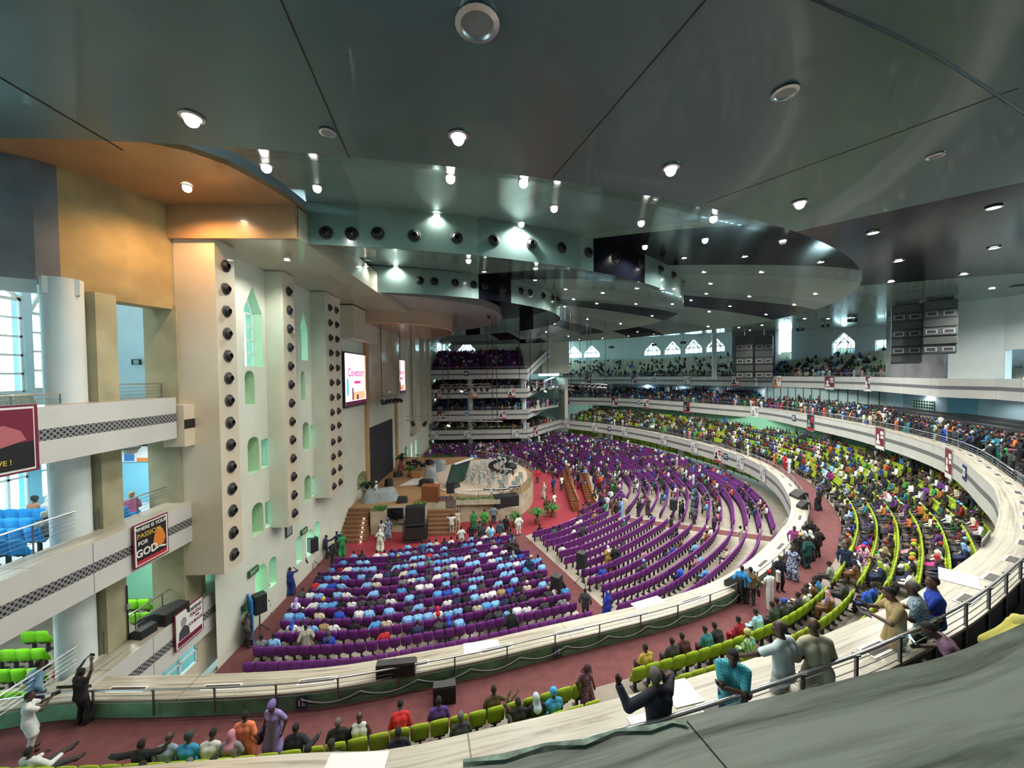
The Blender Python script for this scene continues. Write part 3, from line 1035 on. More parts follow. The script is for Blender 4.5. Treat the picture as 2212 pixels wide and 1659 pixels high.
# right hand walls on the top level
def rp(px, s): return ((px - 1075) / s, FPX / s)
mb = MB()
M_pillar = mat('weathered_pillar', (.17, .17, .18), .75, var=.3, vscale=.6)
mb.prism([(44.8, 42.2), (40.9, 33.3), (49, 31.5), (53, 40)], Z3, 20.3)
struct('wall_pillar_a', mb, M_pillar, label='weathered grey pillar with two hanging speaker columns on the right')
mb = MB()
mb.prism([(44.2, 70), (48.2, 64.2), (50.2, 66), (47, 72)], Z3, 21.5)
struct('wall_pillar_b', mb, M_pillar, label='far weathered pillar with hanging speaker columns')
mb = MB()
a, b = (40.9, 33.0), (42.4, 22)
wall_cells(mb, (42.3, 30.2), (0, -1), 14, 11.9, 20.6, [(.1, 3, 12.5, 15.0)], 0, .6, (1, 0))
mb.quad((40.9, 33, Z3), (42.3, 30.2, Z3), (42.3, 30.2, 20.5), (40.9, 33, 20.5))
struct('wall_right_top', mb, M_wallw, label='pale wall at the right edge on the top level')
# wall with windows behind the seats between the pillars
mb = MB()
O = (60.5, 47.0); E_ = (52.5, 66.0)
L = hyp(E_[0] - O[0], E_[1] - O[1]); ux = ((E_[0] - O[0]) / L, (E_[1] - O[1]) / L); n = (ux[1], -ux[0])
hs = [(1.0, 3.4, 15.3, 19.0, 1.0, 'point'), (6.2, 9.0, 15.4, 18.0, 0, ''), (11.5, 14.5, 15.0, 19.6, 1.6, 'point')]
wall_cells(mb, O, ux, L, 11.9, 21, hs, 0, .6, n)
for h in hs:
    window(O, ux, n, h[0], h[1], h[2], h[3], 3, 3, h[4], h[5], back=.3, th=.1, label='tall bright window behind the right top balcony seats')
struct('wall_right_windows', mb, mat('pale_cyan_plaster'), label='bright wall with windows between the two pillars')
# middle level walls on the right: glazed strip and blue walls
q0, q1, q2 = (51, 44.5), (45.5, 37.0), (44.8, 31)
mb = MB()
p0 = UY(1652, 850, 62); p1 = UY(1930, 850, 45.5)
O = (p0.x, p0.y); E_ = (p1.x, p1.y)
L = hyp(E_[0] - O[0], E_[1] - O[1]); ux = ((E_[0] - O[0]) / L, (E_[1] - O[1]) / L); n = (-ux[1], ux[0])
if n[0] < 0: n = (-n[0], -n[1])
wall_cells(mb, O, ux, L, 6.4, 10.95, [(.3, L - .3, 8.8, 10.9)], 0, .2, n)
struct('wall_right_glazed', mb, M_wallw, label='pale wall below a glazed strip behind the middle balcony')
window(O, ux, n, .3, L - .3, 8.8, 10.9, 14, 1, back=.1, th=.09, pm=mat('pale_grey_glass', (.42, .58, .58), .12), fm=M_dark, label='long strip window behind the middle balcony')
mb = MB()
p2 = UX(2080, 900, 45.5)
mb.quad((p1.x, p1.y, 6), (46.5, 37.5, 6), (46.5, 37.5, 11), (p1.x, p1.y, 11), 0)
mb.quad((46.5, 37.5, 6), (47.5, 31.5, 6), (47.5, 31.5, 11), (46.5, 37.5, 11), 1)
mb.quad((47.5, 31.5, 6), (50, 24, 6), (50, 24, 11), (47.5, 31.5, 11), 2)
struct('wall_right_middle', mb, [mat('steel_blue_plaster', (.34, .46, .52), .8, var=.1), M_sky, M_wallw], label='steel blue and sky blue wall behind the crowd on the right')
NW[0] += 1
wx, wy = p1.x + (46.5 - p1.x) * .42, p1.y + (37.5 - p1.y) * .42
dv = Vector((46.5 - p1.x, 37.5 - p1.y, 0)).normalized()
mb = MB()
pp = Vector((wx, wy, 8.2)) - Vector((dv.y, -dv.x, 0)) * -.03
nn = Vector((-dv.y, dv.x, 0));
if nn.x > 0: nn = -nn
for k in range(9):
    a = Vector((wx, wy, 0)) + dv * (3.2 * k / 8) + nn * .06
    mb.tube([(a.x, a.y, 8.1), (a.x, a.y, 10.0)], .03, 4)
for k in range(7):
    z = 8.1 + 1.9 * k / 6
    a = Vector((wx, wy, z)) + nn * .06; b = a + dv * 3.2
    mb.tube([a, b], .03, 4)
o = struct('window_%d' % NW[0], mb, mat('pale_lattice', (.45, .62, .52), .5), label='lattice window in the steel blue wall')
pb = MB(); a = Vector((wx, wy, 0)) + nn * .03; b = a + dv * 3.2
pb.quad((a.x, a.y, 8.1), (b.x, b.y, 8.1), (b.x, b.y, 10), (a.x, a.y, 10)); pb.build('pane', mat('dark_teal_glass', (.03, .09, .08), .2), o)

# glazed lime partition under the lowest balcony at the far side of the main floor
mb, fb = MB(), MB()
part = resample(offset([p for p in T1 if p[1] > 24 and p[0] > 12], 2.6), 1.5)
for a, b in zip(part, part[1:]):
    mb.quad((a[0], a[1], 0.15), (b[0], b[1], 0.15), (b[0], b[1], 2.1), (a[0], a[1], 2.1))
    fb.tube([(a[0] - .03, a[1] - .03, 0), (a[0] - .03, a[1] - .03, 2.2)], .05, 4)
o = struct('window_partition', fb, M_blackm, label='dark framed glazed partition under the lowest balcony')
mb.build('pane', M_lime, o)

# round white columns under the balcony fronts
cb = 0
for path, z0, z1, pxs in ((T1, 0, 1.75, (1280, 1305, 1455, 1537)), (T2, 2.5, 6.3, (1283, 1393, 1488, 1608, 1750, 1893)), (T3, 7.2, 11.0, (1285, 1310, 1435, 1541))):
    for px in pxs:
        p, n = path_at_px(path[len(path) // 2:], px, z1)
        mb = MB(); mb.lathe([(.5, z0), (.5, z1)], 20, c=(p[0] + n[0] * 1.9, p[1] + n[1] * 1.9, 0))
        cb += 1
        struct('column_far_%d' % cb, mb, M_wallw, smooth='auto', label='round white column under a far balcony front')
for i, z0, z1 in ((1, 0, 1.5), (1, 2.5, 5.1), (2, 6.1, 9.1), (3, 10.2, 12.8)):
    for x in (-5.3, 4.9):
        mb = MB(); mb.lathe([(.55, z0), (.55, z1)], 20, c=(x, AY + 1.9, 0)); cb += 1
        struct('column_far_%d' % cb, mb, M_wallw, smooth='auto', label='round white column in the far section')
mb = MB(); p = U(1541, 760, 0); q = UY(1543, 760, 70); mb.lathe([(.45, 12), (.45, 20.5)], 20, c=(q.x, q.y, 0))
struct('column_top', mb, M_wallw, smooth='auto', label='tall white column on the far top balcony')

# unseen outer enclosure behind the viewer; right side openings enlarged for more daylight
mb = MB()
wall_cells(mb, (-34, -14), (1, 0), 110, 0, 24.7, [(10 + 12 * k, 14 + 12 * k, 13, 18) for k in (0, 3, 5)])
wall_cells(mb, (76, -14), (0, 1), 46, 0, 24.7, [(4 + 14 * k, 14 + 14 * k, 12.5, 19.3) for k in range(3)])
struct('wall_back', mb, M_wallw, label='unseen outer wall behind the viewer, right openings enlarged for daylight')
mb = MB(); mb.quad((-13.2, 90, 0), (-13.2, 120, 0), (-13.2, 120, 24), (-13.2, 90, 24)); mb.quad((-13.2, 84, 0), (-13.2, 71, 0), (-13.2, 71, 24), (-13.2, 84, 24))
struct('wall_far_left', mb, M_wall, label='stage wall continuing past the far section')

# corner bay between the far section and the far balconies
CB = [(AX1, AY), (13.6, 82), (14.6, 90), (11, 101), (-4, 80)]
mb = MB()
for z in (2.45, 6.6, 10.6):
    mb.prism([(AX1 - .1, AY + .35), (13.2, 82.1), (14.2, 90), (11, 101), (-4, 82)], z - .3, z)
struct('floor_corner', mb, M_white, label='floors of the corner bay beside the far section')
mb = MB()
mb.quad((-4, 82, 0), (11, 101, 0), (11, 101, 14), (-4, 82, 14)); mb.quad((11, 101, 0), (27, 95.5, 0), (27, 95.5, 13), (11, 101, 13))
struct('wall_corner', mb, mat('pale_cyan_plaster'), label='pale wall of the corner bay')
mb = MB(); mb.add([(-250, -200, -.4), (250, -200, -.4), (250, 300, -.4), (-250, 300, -.4)], [(0, 1, 2, 3)])  # unseen plane added to block sky light from below
struct('ground', mb, mat('outside_paving', (.30, .30, .27), .9), label='unseen ground plane added to block light from below')
# ------------------------------------------------------------------ daylight and lamps
world = bpy.data.worlds.new('world')
scene.world = world
world.use_nodes = True
bg = world.node_tree.nodes['Background']
bg.inputs[0].default_value = (.62, .93, 1.0, 1)
bg.inputs[1].default_value = 10.0
vs.exposure = 0.5
cyc = scene.cycles
cyc.max_bounces = 4
cyc.diffuse_bounces = 3
cyc.glossy_bounces = 2
cyc.use_adaptive_sampling = True
cyc.adaptive_threshold = .15
cyc.adaptive_min_samples = 16
cyc.transparent_max_bounces = 6
cyc.caustics_reflective = False
cyc.caustics_refractive = False
cyc.sample_clamp_indirect = 4.0

def ceil_hit(px, py):
    d = ray(px, py)
    t = 2.0
    while t < 140:
        p = EYE + d * t
        if p.z >= zceil(p.x, p.y) or p.z >= 20.7 and p.x < -8.5:
            return p
        if p.x < -8.5 and p.y > 17 and p.z >= ZS: return p
        t += .03
    return None
mbr = MB().lathe([(.13, .0), (.19, -.01), (.2, -.035), (.15, -.05), (.13, -.02)], 20)
DL = mbr.build('downlight', M_steel, smooth='auto')
DL_lens = MB().lathe([(.001, -.03), (.135, -.03)], 16).build('lens', M_lamp, DL)
dl_n = [0]
sp_data = {}
def lamp_data(key, col, energy, size=R(150), blend=.6, rad=.14):
    if key not in sp_data:
        l = bpy.data.lights.new('downlight_beam', 'SPOT')
        l.color = col; l.energy = energy; l.spot_size = size; l.spot_blend = blend; l.shadow_soft_size = rad
        sp_data[key] = l
    return sp_data[key]
def downlight(px, py, label, lit=True, sc=1.0, warm=0, far=0):
    p = ceil_hit(px, py)
    if p is None: return
    o = DL if dl_n[0] == 0 else dup(DL)
    dl_n[0] += 1
    o.location = p - Vector((0, 0, .01))
    o.scale = (sc,) * 3
    tag(o, label, 'ceiling light', 'ceiling downlights')
    if lit:
        key = ('w' if warm else 'f' if far else 'n')
        l = lamp_data(key, (1, .56, .24) if warm else (1, .985, .90), 820 if warm else 1500 if far else 660)
        lo = bpy.data.objects.new('downlight_beam', l)
        lo.location = p - Vector((0, 0, .12))
        COL.objects.link(lo)
        lo.visible_camera = True
    return o
BIG = [(414, 249), (990, 290), (1449, 360), (1728, 435), (1886, 501), (2147, 446), (2082, 591), (1941, 562), (2147, 534), (2143, 622), (1925, 607)]
for i, (a, b) in enumerate(BIG):
    downlight(a, b, 'lit downlight, %s from the left in the broad outer ceiling' % ordn(i), sc=1.25, far=i > 4)
for i, (a, b) in enumerate([(973, 379), (685, 401), (575, 355), (943, 462), (1197, 445), (1385, 477), (1541, 467), (1131, 388), (1126, 480), (1523, 515), (1609, 553), (1691, 518), (1773, 565), (1645, 587), (1478, 556), (1521, 587), (1762, 634), (1716, 658), (1535, 612), (1619, 640), (1577, 661), (1526, 634), (1493, 648)]):
    downlight(a, b, 'lit downlight, %s along the outer sloping ceiling ring' % ordn(i), sc=1.0)
for i, (a, b) in enumerate([(790, 574), (855, 575), (1012, 560), (1046, 586), (1157, 578), (1156, 604), (1393, 530), (1376, 622), (1430, 623), (1453, 656), (1409, 682), (1374, 656), (1302, 632), (1222, 624), (1239, 646), (1220, 662), (1289, 655), (1269, 689), (1341, 699), (1377, 717)]):
    downlight(a, b, 'lit downlight, %s along the inner sloping ceiling ring' % ordn(i), sc=1.0)
for i, (a, b) in enumerate([(1198, 699), (1180, 717), (1228, 726), (1252, 733), (1302, 731), (1358, 726), (1413, 722), (1470, 735), (1530, 705), (1576, 724), (1596, 707), (1655, 679), (1532, 673), (1646, 702), (1620, 713), (1700, 690), (1789, 688), (1738, 688)]):
    downlight(a, b, 'lit downlight, %s in the far part of the ceiling' % ordn(i), sc=1.1, far=1)
for i, (a, b, w) in enumerate([(404, 400, 1), (535, 452, 1)]):
    downlight(a, b, ('warm lit downlight in the tan corner ceiling at the left', 'warm lit downlight close to the tan beam')[i], warm=1)
for i, (a, b) in enumerate([(620, 560), (835, 678)]):
    downlight(a, b, ('lit downlight in the glossy soffit between the first two piers', 'lit downlight in the soffit before the stage')[i])
dark = [((1031, 43), 1.9, 'large unlit round downlight at the top of the ceiling'), ((1696, 196), 1.3, 'unlit round downlight in the ceiling at upper right'), ((2020, 335), 1.0, 'unlit downlight seen edge-on near the right ceiling joint'), ((708, 284), 1.0, 'small pale unlit downlight beside the left ceiling joint')]
for (p_, sc_, lb) in dark:
    o = downlight(p_[0], p_[1], lb, lit=False, sc=sc_)
    for c in o.children:
        c.data = c.data.copy(); c.data.materials[0] = M_lampoff
# daylight entering through the windows of the side rooms
def day(loc, rot, sx, sy, e, col=(.62, .93, 1.0)):
    l = bpy.data.lights.new('daylight', 'AREA'); l.shape = 'RECTANGLE'; l.size = sx; l.size_y = sy; l.energy = e; l.color = col
    o = bpy.data.objects.new('daylight', l); o.location = loc; o.rotation_euler = rot; COL.objects.link(o)
    return o

# fill lamps added under the balcony slabs and in the side rooms to brighten them
def slab_fill_lamp(x, y, z, label, e=170):
    o = dup(DL, (x, y, z)); tag(o, label, 'ceiling light', 'added fill lamps')
    if 's%d' % e not in sp_data:
        l = bpy.data.lights.new('fill_lamp', 'SPOT'); l.energy = e; l.color = (.93, 1, .97); l.spot_size = R(165); l.spot_blend = .5; l.shadow_soft_size = .3; sp_data['s%d' % e] = l
    b = bpy.data.objects.new('fill_lamp', sp_data['s%d' % e]); b.location = (x, y, z - .12); COL.objects.link(b)
def slab_row(path, d, z, step, what, e=170):
    for i, p in enumerate(resample(offset(path, d), step)[1:-1]):
        slab_fill_lamp(p[0], p[1], z - .01, 'added fill lamp, %s from the right under the %s' % (ordn(i), what), e)
slab_row([p for p in T2 if p[0] > 22], 3.5, Z2 - 1.7, 9, 'middle balcony', 80)
slab_row([p for p in T3 if p[0] > 27], 3.0, Z3 - 1.7, 9, 'top balcony', 170)
for z, nm in ((20.7, 'top'), (10.93, 'middle'), (6.36, 'lower')):
    slab_fill_lamp(-17.5, 13.0, z - .01, 'added fill lamp above the seats in the %s left opening' % nm, 280)
    slab_fill_lamp(-16.2, 16.6, z - .01, 'added fill lamp behind the pier in the %s left opening' % nm, 280)
# ------------------------------------------------------------------ implicit-surface figures
def V(*a): return np.array(a, dtype=float)
class SD:
    def __init__(s, lo, hi, h):
        s.h = h
        s.lo = np.array(lo) - 2.5 * h
        s.n = np.ceil((np.array(hi) - s.lo) / h).astype(int) + 3
        s.D = np.full(s.n, 9.0)
        s.ax = [s.lo[i] + h * np.arange(s.n[i]) for i in range(3)]
    def _win(s, lo, hi, m):
        i0 = np.maximum(0, np.floor((lo - m - s.lo) / s.h).astype(int))
        i1 = np.minimum(s.n, np.ceil((hi + m - s.lo) / s.h).astype(int) + 1)
        return i0, np.maximum(i1, i0 + 1)
    def prim(s, pr, k, cuts=()):
        if pr[0] == 'c':
            a, b, ra, rb = np.array(pr[1], float), np.array(pr[2], float), pr[3], pr[4]
            lo, hi = np.minimum(a, b) - max(ra, rb), np.maximum(a, b) + max(ra, rb)
        else:
            a, r = np.array(pr[1], float), np.array(pr[2], float)
            lo, hi = a - max(r), a + max(r)
        i0, i1 = s._win(lo, hi, k + 2.5 * s.h)
        X = s.ax[0][i0[0]:i1[0], None, None]; Y = s.ax[1][None, i0[1]:i1[1], None]; Z = s.ax[2][None, None, i0[2]:i1[2]]
        if pr[0] == 'c':
            ba = b - a; L = max(1e-9, ba @ ba)
            t = np.clip(((X - a[0]) * ba[0] + (Y - a[1]) * ba[1] + (Z - a[2]) * ba[2]) / L, 0, 1)
            d = np.sqrt((X - a[0] - t * ba[0]) ** 2 + (Y - a[1] - t * ba[1]) ** 2 + (Z - a[2] - t * ba[2]) ** 2) - (ra + (rb - ra) * t)
        else:
            if len(pr) > 3:
                Rm = np.array(pr[3])      # rows = local axes
                dx, dy, dz = X - a[0], Y - a[1], Z - a[2]
                u = [(dx * Rm[i][0] + dy * Rm[i][1] + dz * Rm[i][2]) / r[i] for i in range(3)]
            else:
                u = [(X - a[0]) / r[0], (Y - a[1]) / r[1], (Z - a[2]) / r[2]]
            q = np.sqrt(u[0] ** 2 + u[1] ** 2 + u[2] ** 2)
            d = (q - 1) * min(r)
        for (n, c) in cuts:
            d = np.maximum(d, X * n[0] + Y * n[1] + Z * n[2] - c)
        W = s.D[i0[0]:i1[0], i0[1]:i1[1], i0[2]:i1[2]]
        if k > 0:
            hh = np.maximum(k - np.abs(W - d), 0) / k
            W[...] = np.minimum(W, d) - hh * hh * k * .25
        else:
            W[...] = np.minimum(W, d)
    def cut(s, n, c):
        s.D = np.maximum(s.D, s.ax[0][:, None, None] * n[0] + s.ax[1][None, :, None] * n[1] + s.ax[2][None, None, :] * n[2] - c)
    def mesh(s):
        D = s.D; ins = D < 0
        c = np.zeros(np.array(D.shape) - 1, dtype=np.int8)
        nx, ny, nz = c.shape
        for i in (0, 1):
            for j in (0, 1):
                for k in (0, 1):
                    c += ins[i:nx + i, j:ny + j, k:nz + k]
        act = (c > 0) & (c < 8)
        I = np.argwhere(act)
        idx = -np.ones(c.shape, dtype=int); idx[act] = np.arange(len(I))
        acc = np.zeros((len(I), 3)); cnt = np.zeros(len(I))
        cor = [(i, j, k) for i in (0, 1) for j in (0, 1) for k in (0, 1)]
        for a in cor:
            for ax in range(3):
                if a[ax]: continue
                b = list(a); b[ax] = 1
                da = D[I[:, 0] + a[0], I[:, 1] + a[1], I[:, 2] + a[2]]
                db = D[I[:, 0] + b[0], I[:, 1] + b[1], I[:, 2] + b[2]]
                m = (da < 0) != (db < 0)
                t = np.where(m, da / np.where(np.abs(da - db) < 1e-12, 1, da - db), 0)
                p = np.tile(np.array(a, float), (len(I), 1)); p[:, ax] += t
                acc[m] += p[m]; cnt[m] += 1
        verts = s.lo + s.h * (I + acc / np.maximum(cnt, 1)[:, None])
        faces = []
        for ax in range(3):
            sl0 = [slice(None)] * 3; sl1 = [slice(None)] * 3
            sl0[ax] = slice(0, -1); sl1[ax] = slice(1, None)
            ch = ins[tuple(sl0)] != ins[tuple(sl1)]
            E = np.argwhere(ch)
            o1, o2 = [(1, 2), (2, 0), (0, 1)][ax]
            E = E[(E[:, o1] > 0) & (E[:, o2] > 0) & (E[:, o1] < D.shape[o1] - 1) & (E[:, o2] < D.shape[o2] - 1)]
            q = []
            for (d1, d2) in ((-1, -1), (0, -1), (0, 0), (-1, 0)):
                F = E.copy(); F[:, o1] += d1; F[:, o2] += d2
                q.append(idx[F[:, 0], F[:, 1], F[:, 2]])
            Q = np.stack(q, 1)
            fl = ~ins[E[:, 0], E[:, 1], E[:, 2]]
            Q[fl] = Q[fl][:, ::-1]
            faces.append(Q)
        F = np.concatenate(faces)
        return verts, F[(F >= 0).all(1)]

def sd_build(groups, h):
    """groups: list of (prims, k, cuts)"""
    lo, hi = V(9, 9, 9), V(-9, -9, -9)
    for prims, k, cuts in groups:
        for pr in prims:
            if pr[0] == 'c':
                r = max(pr[3], pr[4])
                for q in (pr[1], pr[2]):
                    lo = np.minimum(lo, np.array(q) - r); hi = np.maximum(hi, np.array(q) + r)
            else:
                r = max(pr[2]); lo = np.minimum(lo, np.array(pr[1]) - r); hi = np.maximum(hi, np.array(pr[1]) + r)
    out = None
    for prims, k, cuts in groups:
        S = SD(lo, hi, h)
        for pr in prims:
            S.prim(pr, k)
        for n, c in cuts:
            S.cut(n, c)
        out = S if out is None else out
        if out is not S:
            out.D = np.minimum(out.D, S.D)
    return out.mesh()

def to_obj(name, vf, m, parent=None, extra=None):
    v, f = vf
    me = bpy.data.meshes.new(name)
    vl, fl = v.tolist(), [tuple(q) for q in f.tolist()]
    mi = None
    if extra:
        n = len(vl); vl += [tuple(p) for p in extra.v]; fl += [tuple(i + n for i in q) for q in extra.f]
    me.from_pydata(vl, [], fl)
    me.polygons.foreach_set('use_smooth', np.ones(len(me.polygons), dtype=bool))
    ms = m if isinstance(m, (list, tuple)) else [m]
    for x in ms: me.materials.append(x)
    if extra and len(ms) > 1:
        me.polygons.foreach_set('material_index', np.array([0] * len(f) + list(extra.m), dtype=np.int32))
    me.update()
    o = bpy.data.objects.new(name, me); COL.objects.link(o)
    if parent is not None: o.parent = parent
    return o

def nz(v): return v / max(1e-9, np.linalg.norm(v))
def ik(a, b, l1, l2, pole):
    d = b - a; L = np.linalg.norm(d)
    if L > (l1 + l2) * .995:
        b = a + d / L * (l1 + l2) * .995; d = b - a; L = np.linalg.norm(d)
    u = d / L
    x = (l1 * l1 - l2 * l2 + L * L) / (2 * L)
    y = sqrt(max(0, l1 * l1 - x * x))
    p = pole - (pole @ u) * u
    return a + u * x + nz(p) * y, b

M_skin = mat('dark_brown_skin', (.075, .038, .024), .5, var=.1, vscale=6)
M_skin2 = mat('brown_skin', (.13, .068, .042), .5, var=.1, vscale=6)
M_hair = mat('black_hair', (.008, .007, .007), .8, bump=.4, bscale=120)
M_hairg = mat('greying_hair', (.12, .115, .11), .8, bump=.4, bscale=120)
M_cloth = mat('tinted_cloth', (.5, .5, .5), .85, var=.12, vscale=9, objcol=True)
M_eye = mat('eye_white', (.7, .68, .64), .3)
M_shoe = mat('black_shoe', (.012, .011, .011), .4)

def figure(p):
    """joint positions from a pose dict"""
    H = p.get('h', 1.0)
    J = {}
    sit = p.get('sit', False)
    hip = V(0, 0, .53 if sit else .93) if 'hip' not in p else V(*p['hip'])
    lean, side, tw = p.get('lean', .1 if sit else .03), p.get('side', 0), p.get('twist', 0)
    up = nz(V(sin(side), sin(lean), cos(lean)))
    rt = nz(V(cos(tw), sin(tw), 0)); rt = nz(rt - (rt @ up) * up)
    fw = np.cross(up, rt)
    J['hip'], J['up'], J['rt'], J['fw'] = hip, up, rt, fw
    J['waist'] = hip + up * .16
    J['chest'] = hip + up * .36
    J['neck'] = hip + up * .53 + fw * .0
    hp, hyw = p.get('hpitch', .1), p.get('hyaw', 0)
    hu = nz(up * .5 + V(0, 0, .5)); hu = nz(hu * cos(hp) + fw * sin(hp))
    hr = nz(rt * cos(hyw) + fw * sin(hyw)); hr = nz(hr - (hr @ hu) * hu); hf = np.cross(hu, hr)
    J['hu'], J['hr'], J['hf'] = hu, hr, hf
    J['head'] = J['neck'] + hu * .138 + hf * .022
    sw = p.get('sw', .185)
    for s_, n in ((-1, 'L'), (1, 'R')):
        sh = hip + up * .445 + rt * (s_ * sw)
        J['sh' + n] = sh
        hd = p.get('hand' + n)
        if hd is None:
            hd = (hip + rt * (s_ * .20) + fw * .33 + up * .10) if sit else (hip + rt * (s_ * .29) + fw * .06 - V(0, 0, .02))
        else:
            hd = V(*hd)
        pole = V(*p.get('pole' + n, (s_ * .5, -.6, -.6)))
        J['el' + n], J['wr' + n] = ik(sh, hd, .29, .26, pole)
        hj = hip + V(rt[0], rt[1], 0) * (s_ * .095)
        J['hj' + n] = hj
        ft = p.get('foot' + n)
        if ft is None:
            ft = V(s_ * .13, .46, .08) if sit else V(s_ * .11, .0, .08)
        else:
            ft = V(*ft)
        kp = V(*p.get('kpole' + n, (s_ * .1, 1, .6 if sit else 0)))
        J['kn' + n], J['an' + n] = ik(hj, ft, .44, .43, kp)
        J['to' + n] = J['an' + n] + nz(V(s_ * .15, 1, 0)) * .16 - V(0, 0, .035)
    return J

def body_prims(J, full=True, face=False):
    P = []
    up, rt, fw, hip = J['up'], J['rt'], J['fw'], J['hip']
    for s_ in (-1, 1):
        P.append(('c', hip + rt * .075 * s_, J['waist'] + rt * .058 * s_, .112, .092))
        P.append(('c', J['waist'] + rt * .058 * s_, J['chest'] + rt * .078 * s_ , .092, .106))
        P.append(('c', J['chest'] + rt * .078 * s_, J['neck'] + rt * .075 * s_ - up * .085, .104, .055))
    P.append(('c', J['neck'] - up * .05, J['head'] - J['hu'] * .05, .062, .052))
    for n in 'LR':
        P.append(('c', J['neck'] - up * .035, J['neck'] * .35 + J['sh' + n] * .65 - up * .005, .048, .052))
    for n in 'LR':
        P.append(('c', J['sh' + n], J['el' + n], .053, .043))
        P.append(('c', J['el' + n], J['wr' + n], .043, .029))
        P.append(('c', J['hj' + n], J['kn' + n], .088, .058))
        P.append(('c', J['kn' + n], J['an' + n], .056, .037))
        P.append(('c', J['an' + n] - V(0, 0, .03), J['to' + n], .042, .034))
    hu, hr, hf, hd = J['hu'], J['hr'], J['hf'], J['head']
    P.append(('e', hd + hu * .035 - hf * .012, (.077, .098, .092), (hr, hf, hu)))
    P.append(('c', hd - hu * .035 + hf * .035, hd - hu * .07 + hf * .052, .055, .036))
    P.append(('c', hd + hf * .083 + hu * .012, hd + hf * .098 - hu * .018, .012, .017))
    for s_ in (-1, 1):
        P.append(('e', hd + hr * .08 * s_ - hf * .005, (.013, .02, .032), (hr, hf, hu)))
    return P

def hand_mesh(mb, wr, d, pn, side, curl=.5, grip=None):
    """five separate bent fingers rooted in the palm; d = palm direction, pn = palm normal, side = thumb side vector"""
    d, pn = nz(d), nz(pn - (pn @ nz(d)) * nz(d))
    w = nz(side - (side @ d) * d); 
    # palm
    for k in range(4):
        off = (k - 1.5) * .019
        base = wr + d * .01
        tip = wr + d * .085 - w * off
        mb.tube([base - w * off * .6, (base + tip) / 2 - w * off * .4, tip], [.016, .016, .0125], 6)
        L = (.072, .082, .076, .058)[k]
        p, dd, pts = tip, d, [tip]
        for q in range(3):
            c = curl * (.7 + .15 * q) * (1 + .12 * k)
            dd = nz(dd * cos(c) + pn * sin(c)); 
            p = p + dd * L * (.45, .32, .23)[q]
            pts.append(p)
        mb.tube(pts, [.0105, .0095, .0085, .0062], 6)
    t0 = wr + d * .03 + w * .022
    t1 = t0 + nz(d * .6 + w * .8 + pn * .25) * .042
    t2 = t1 + nz(d * .9 + w * .25 + pn * .4 * (1 + curl)) * .03
    t3 = t2 + nz(d * .9 + pn * .6) * .024
    mb.tube([wr + d * .012, t0, t1, t2, t3], [.014, .0145, .0125, .011, .0075], 6)

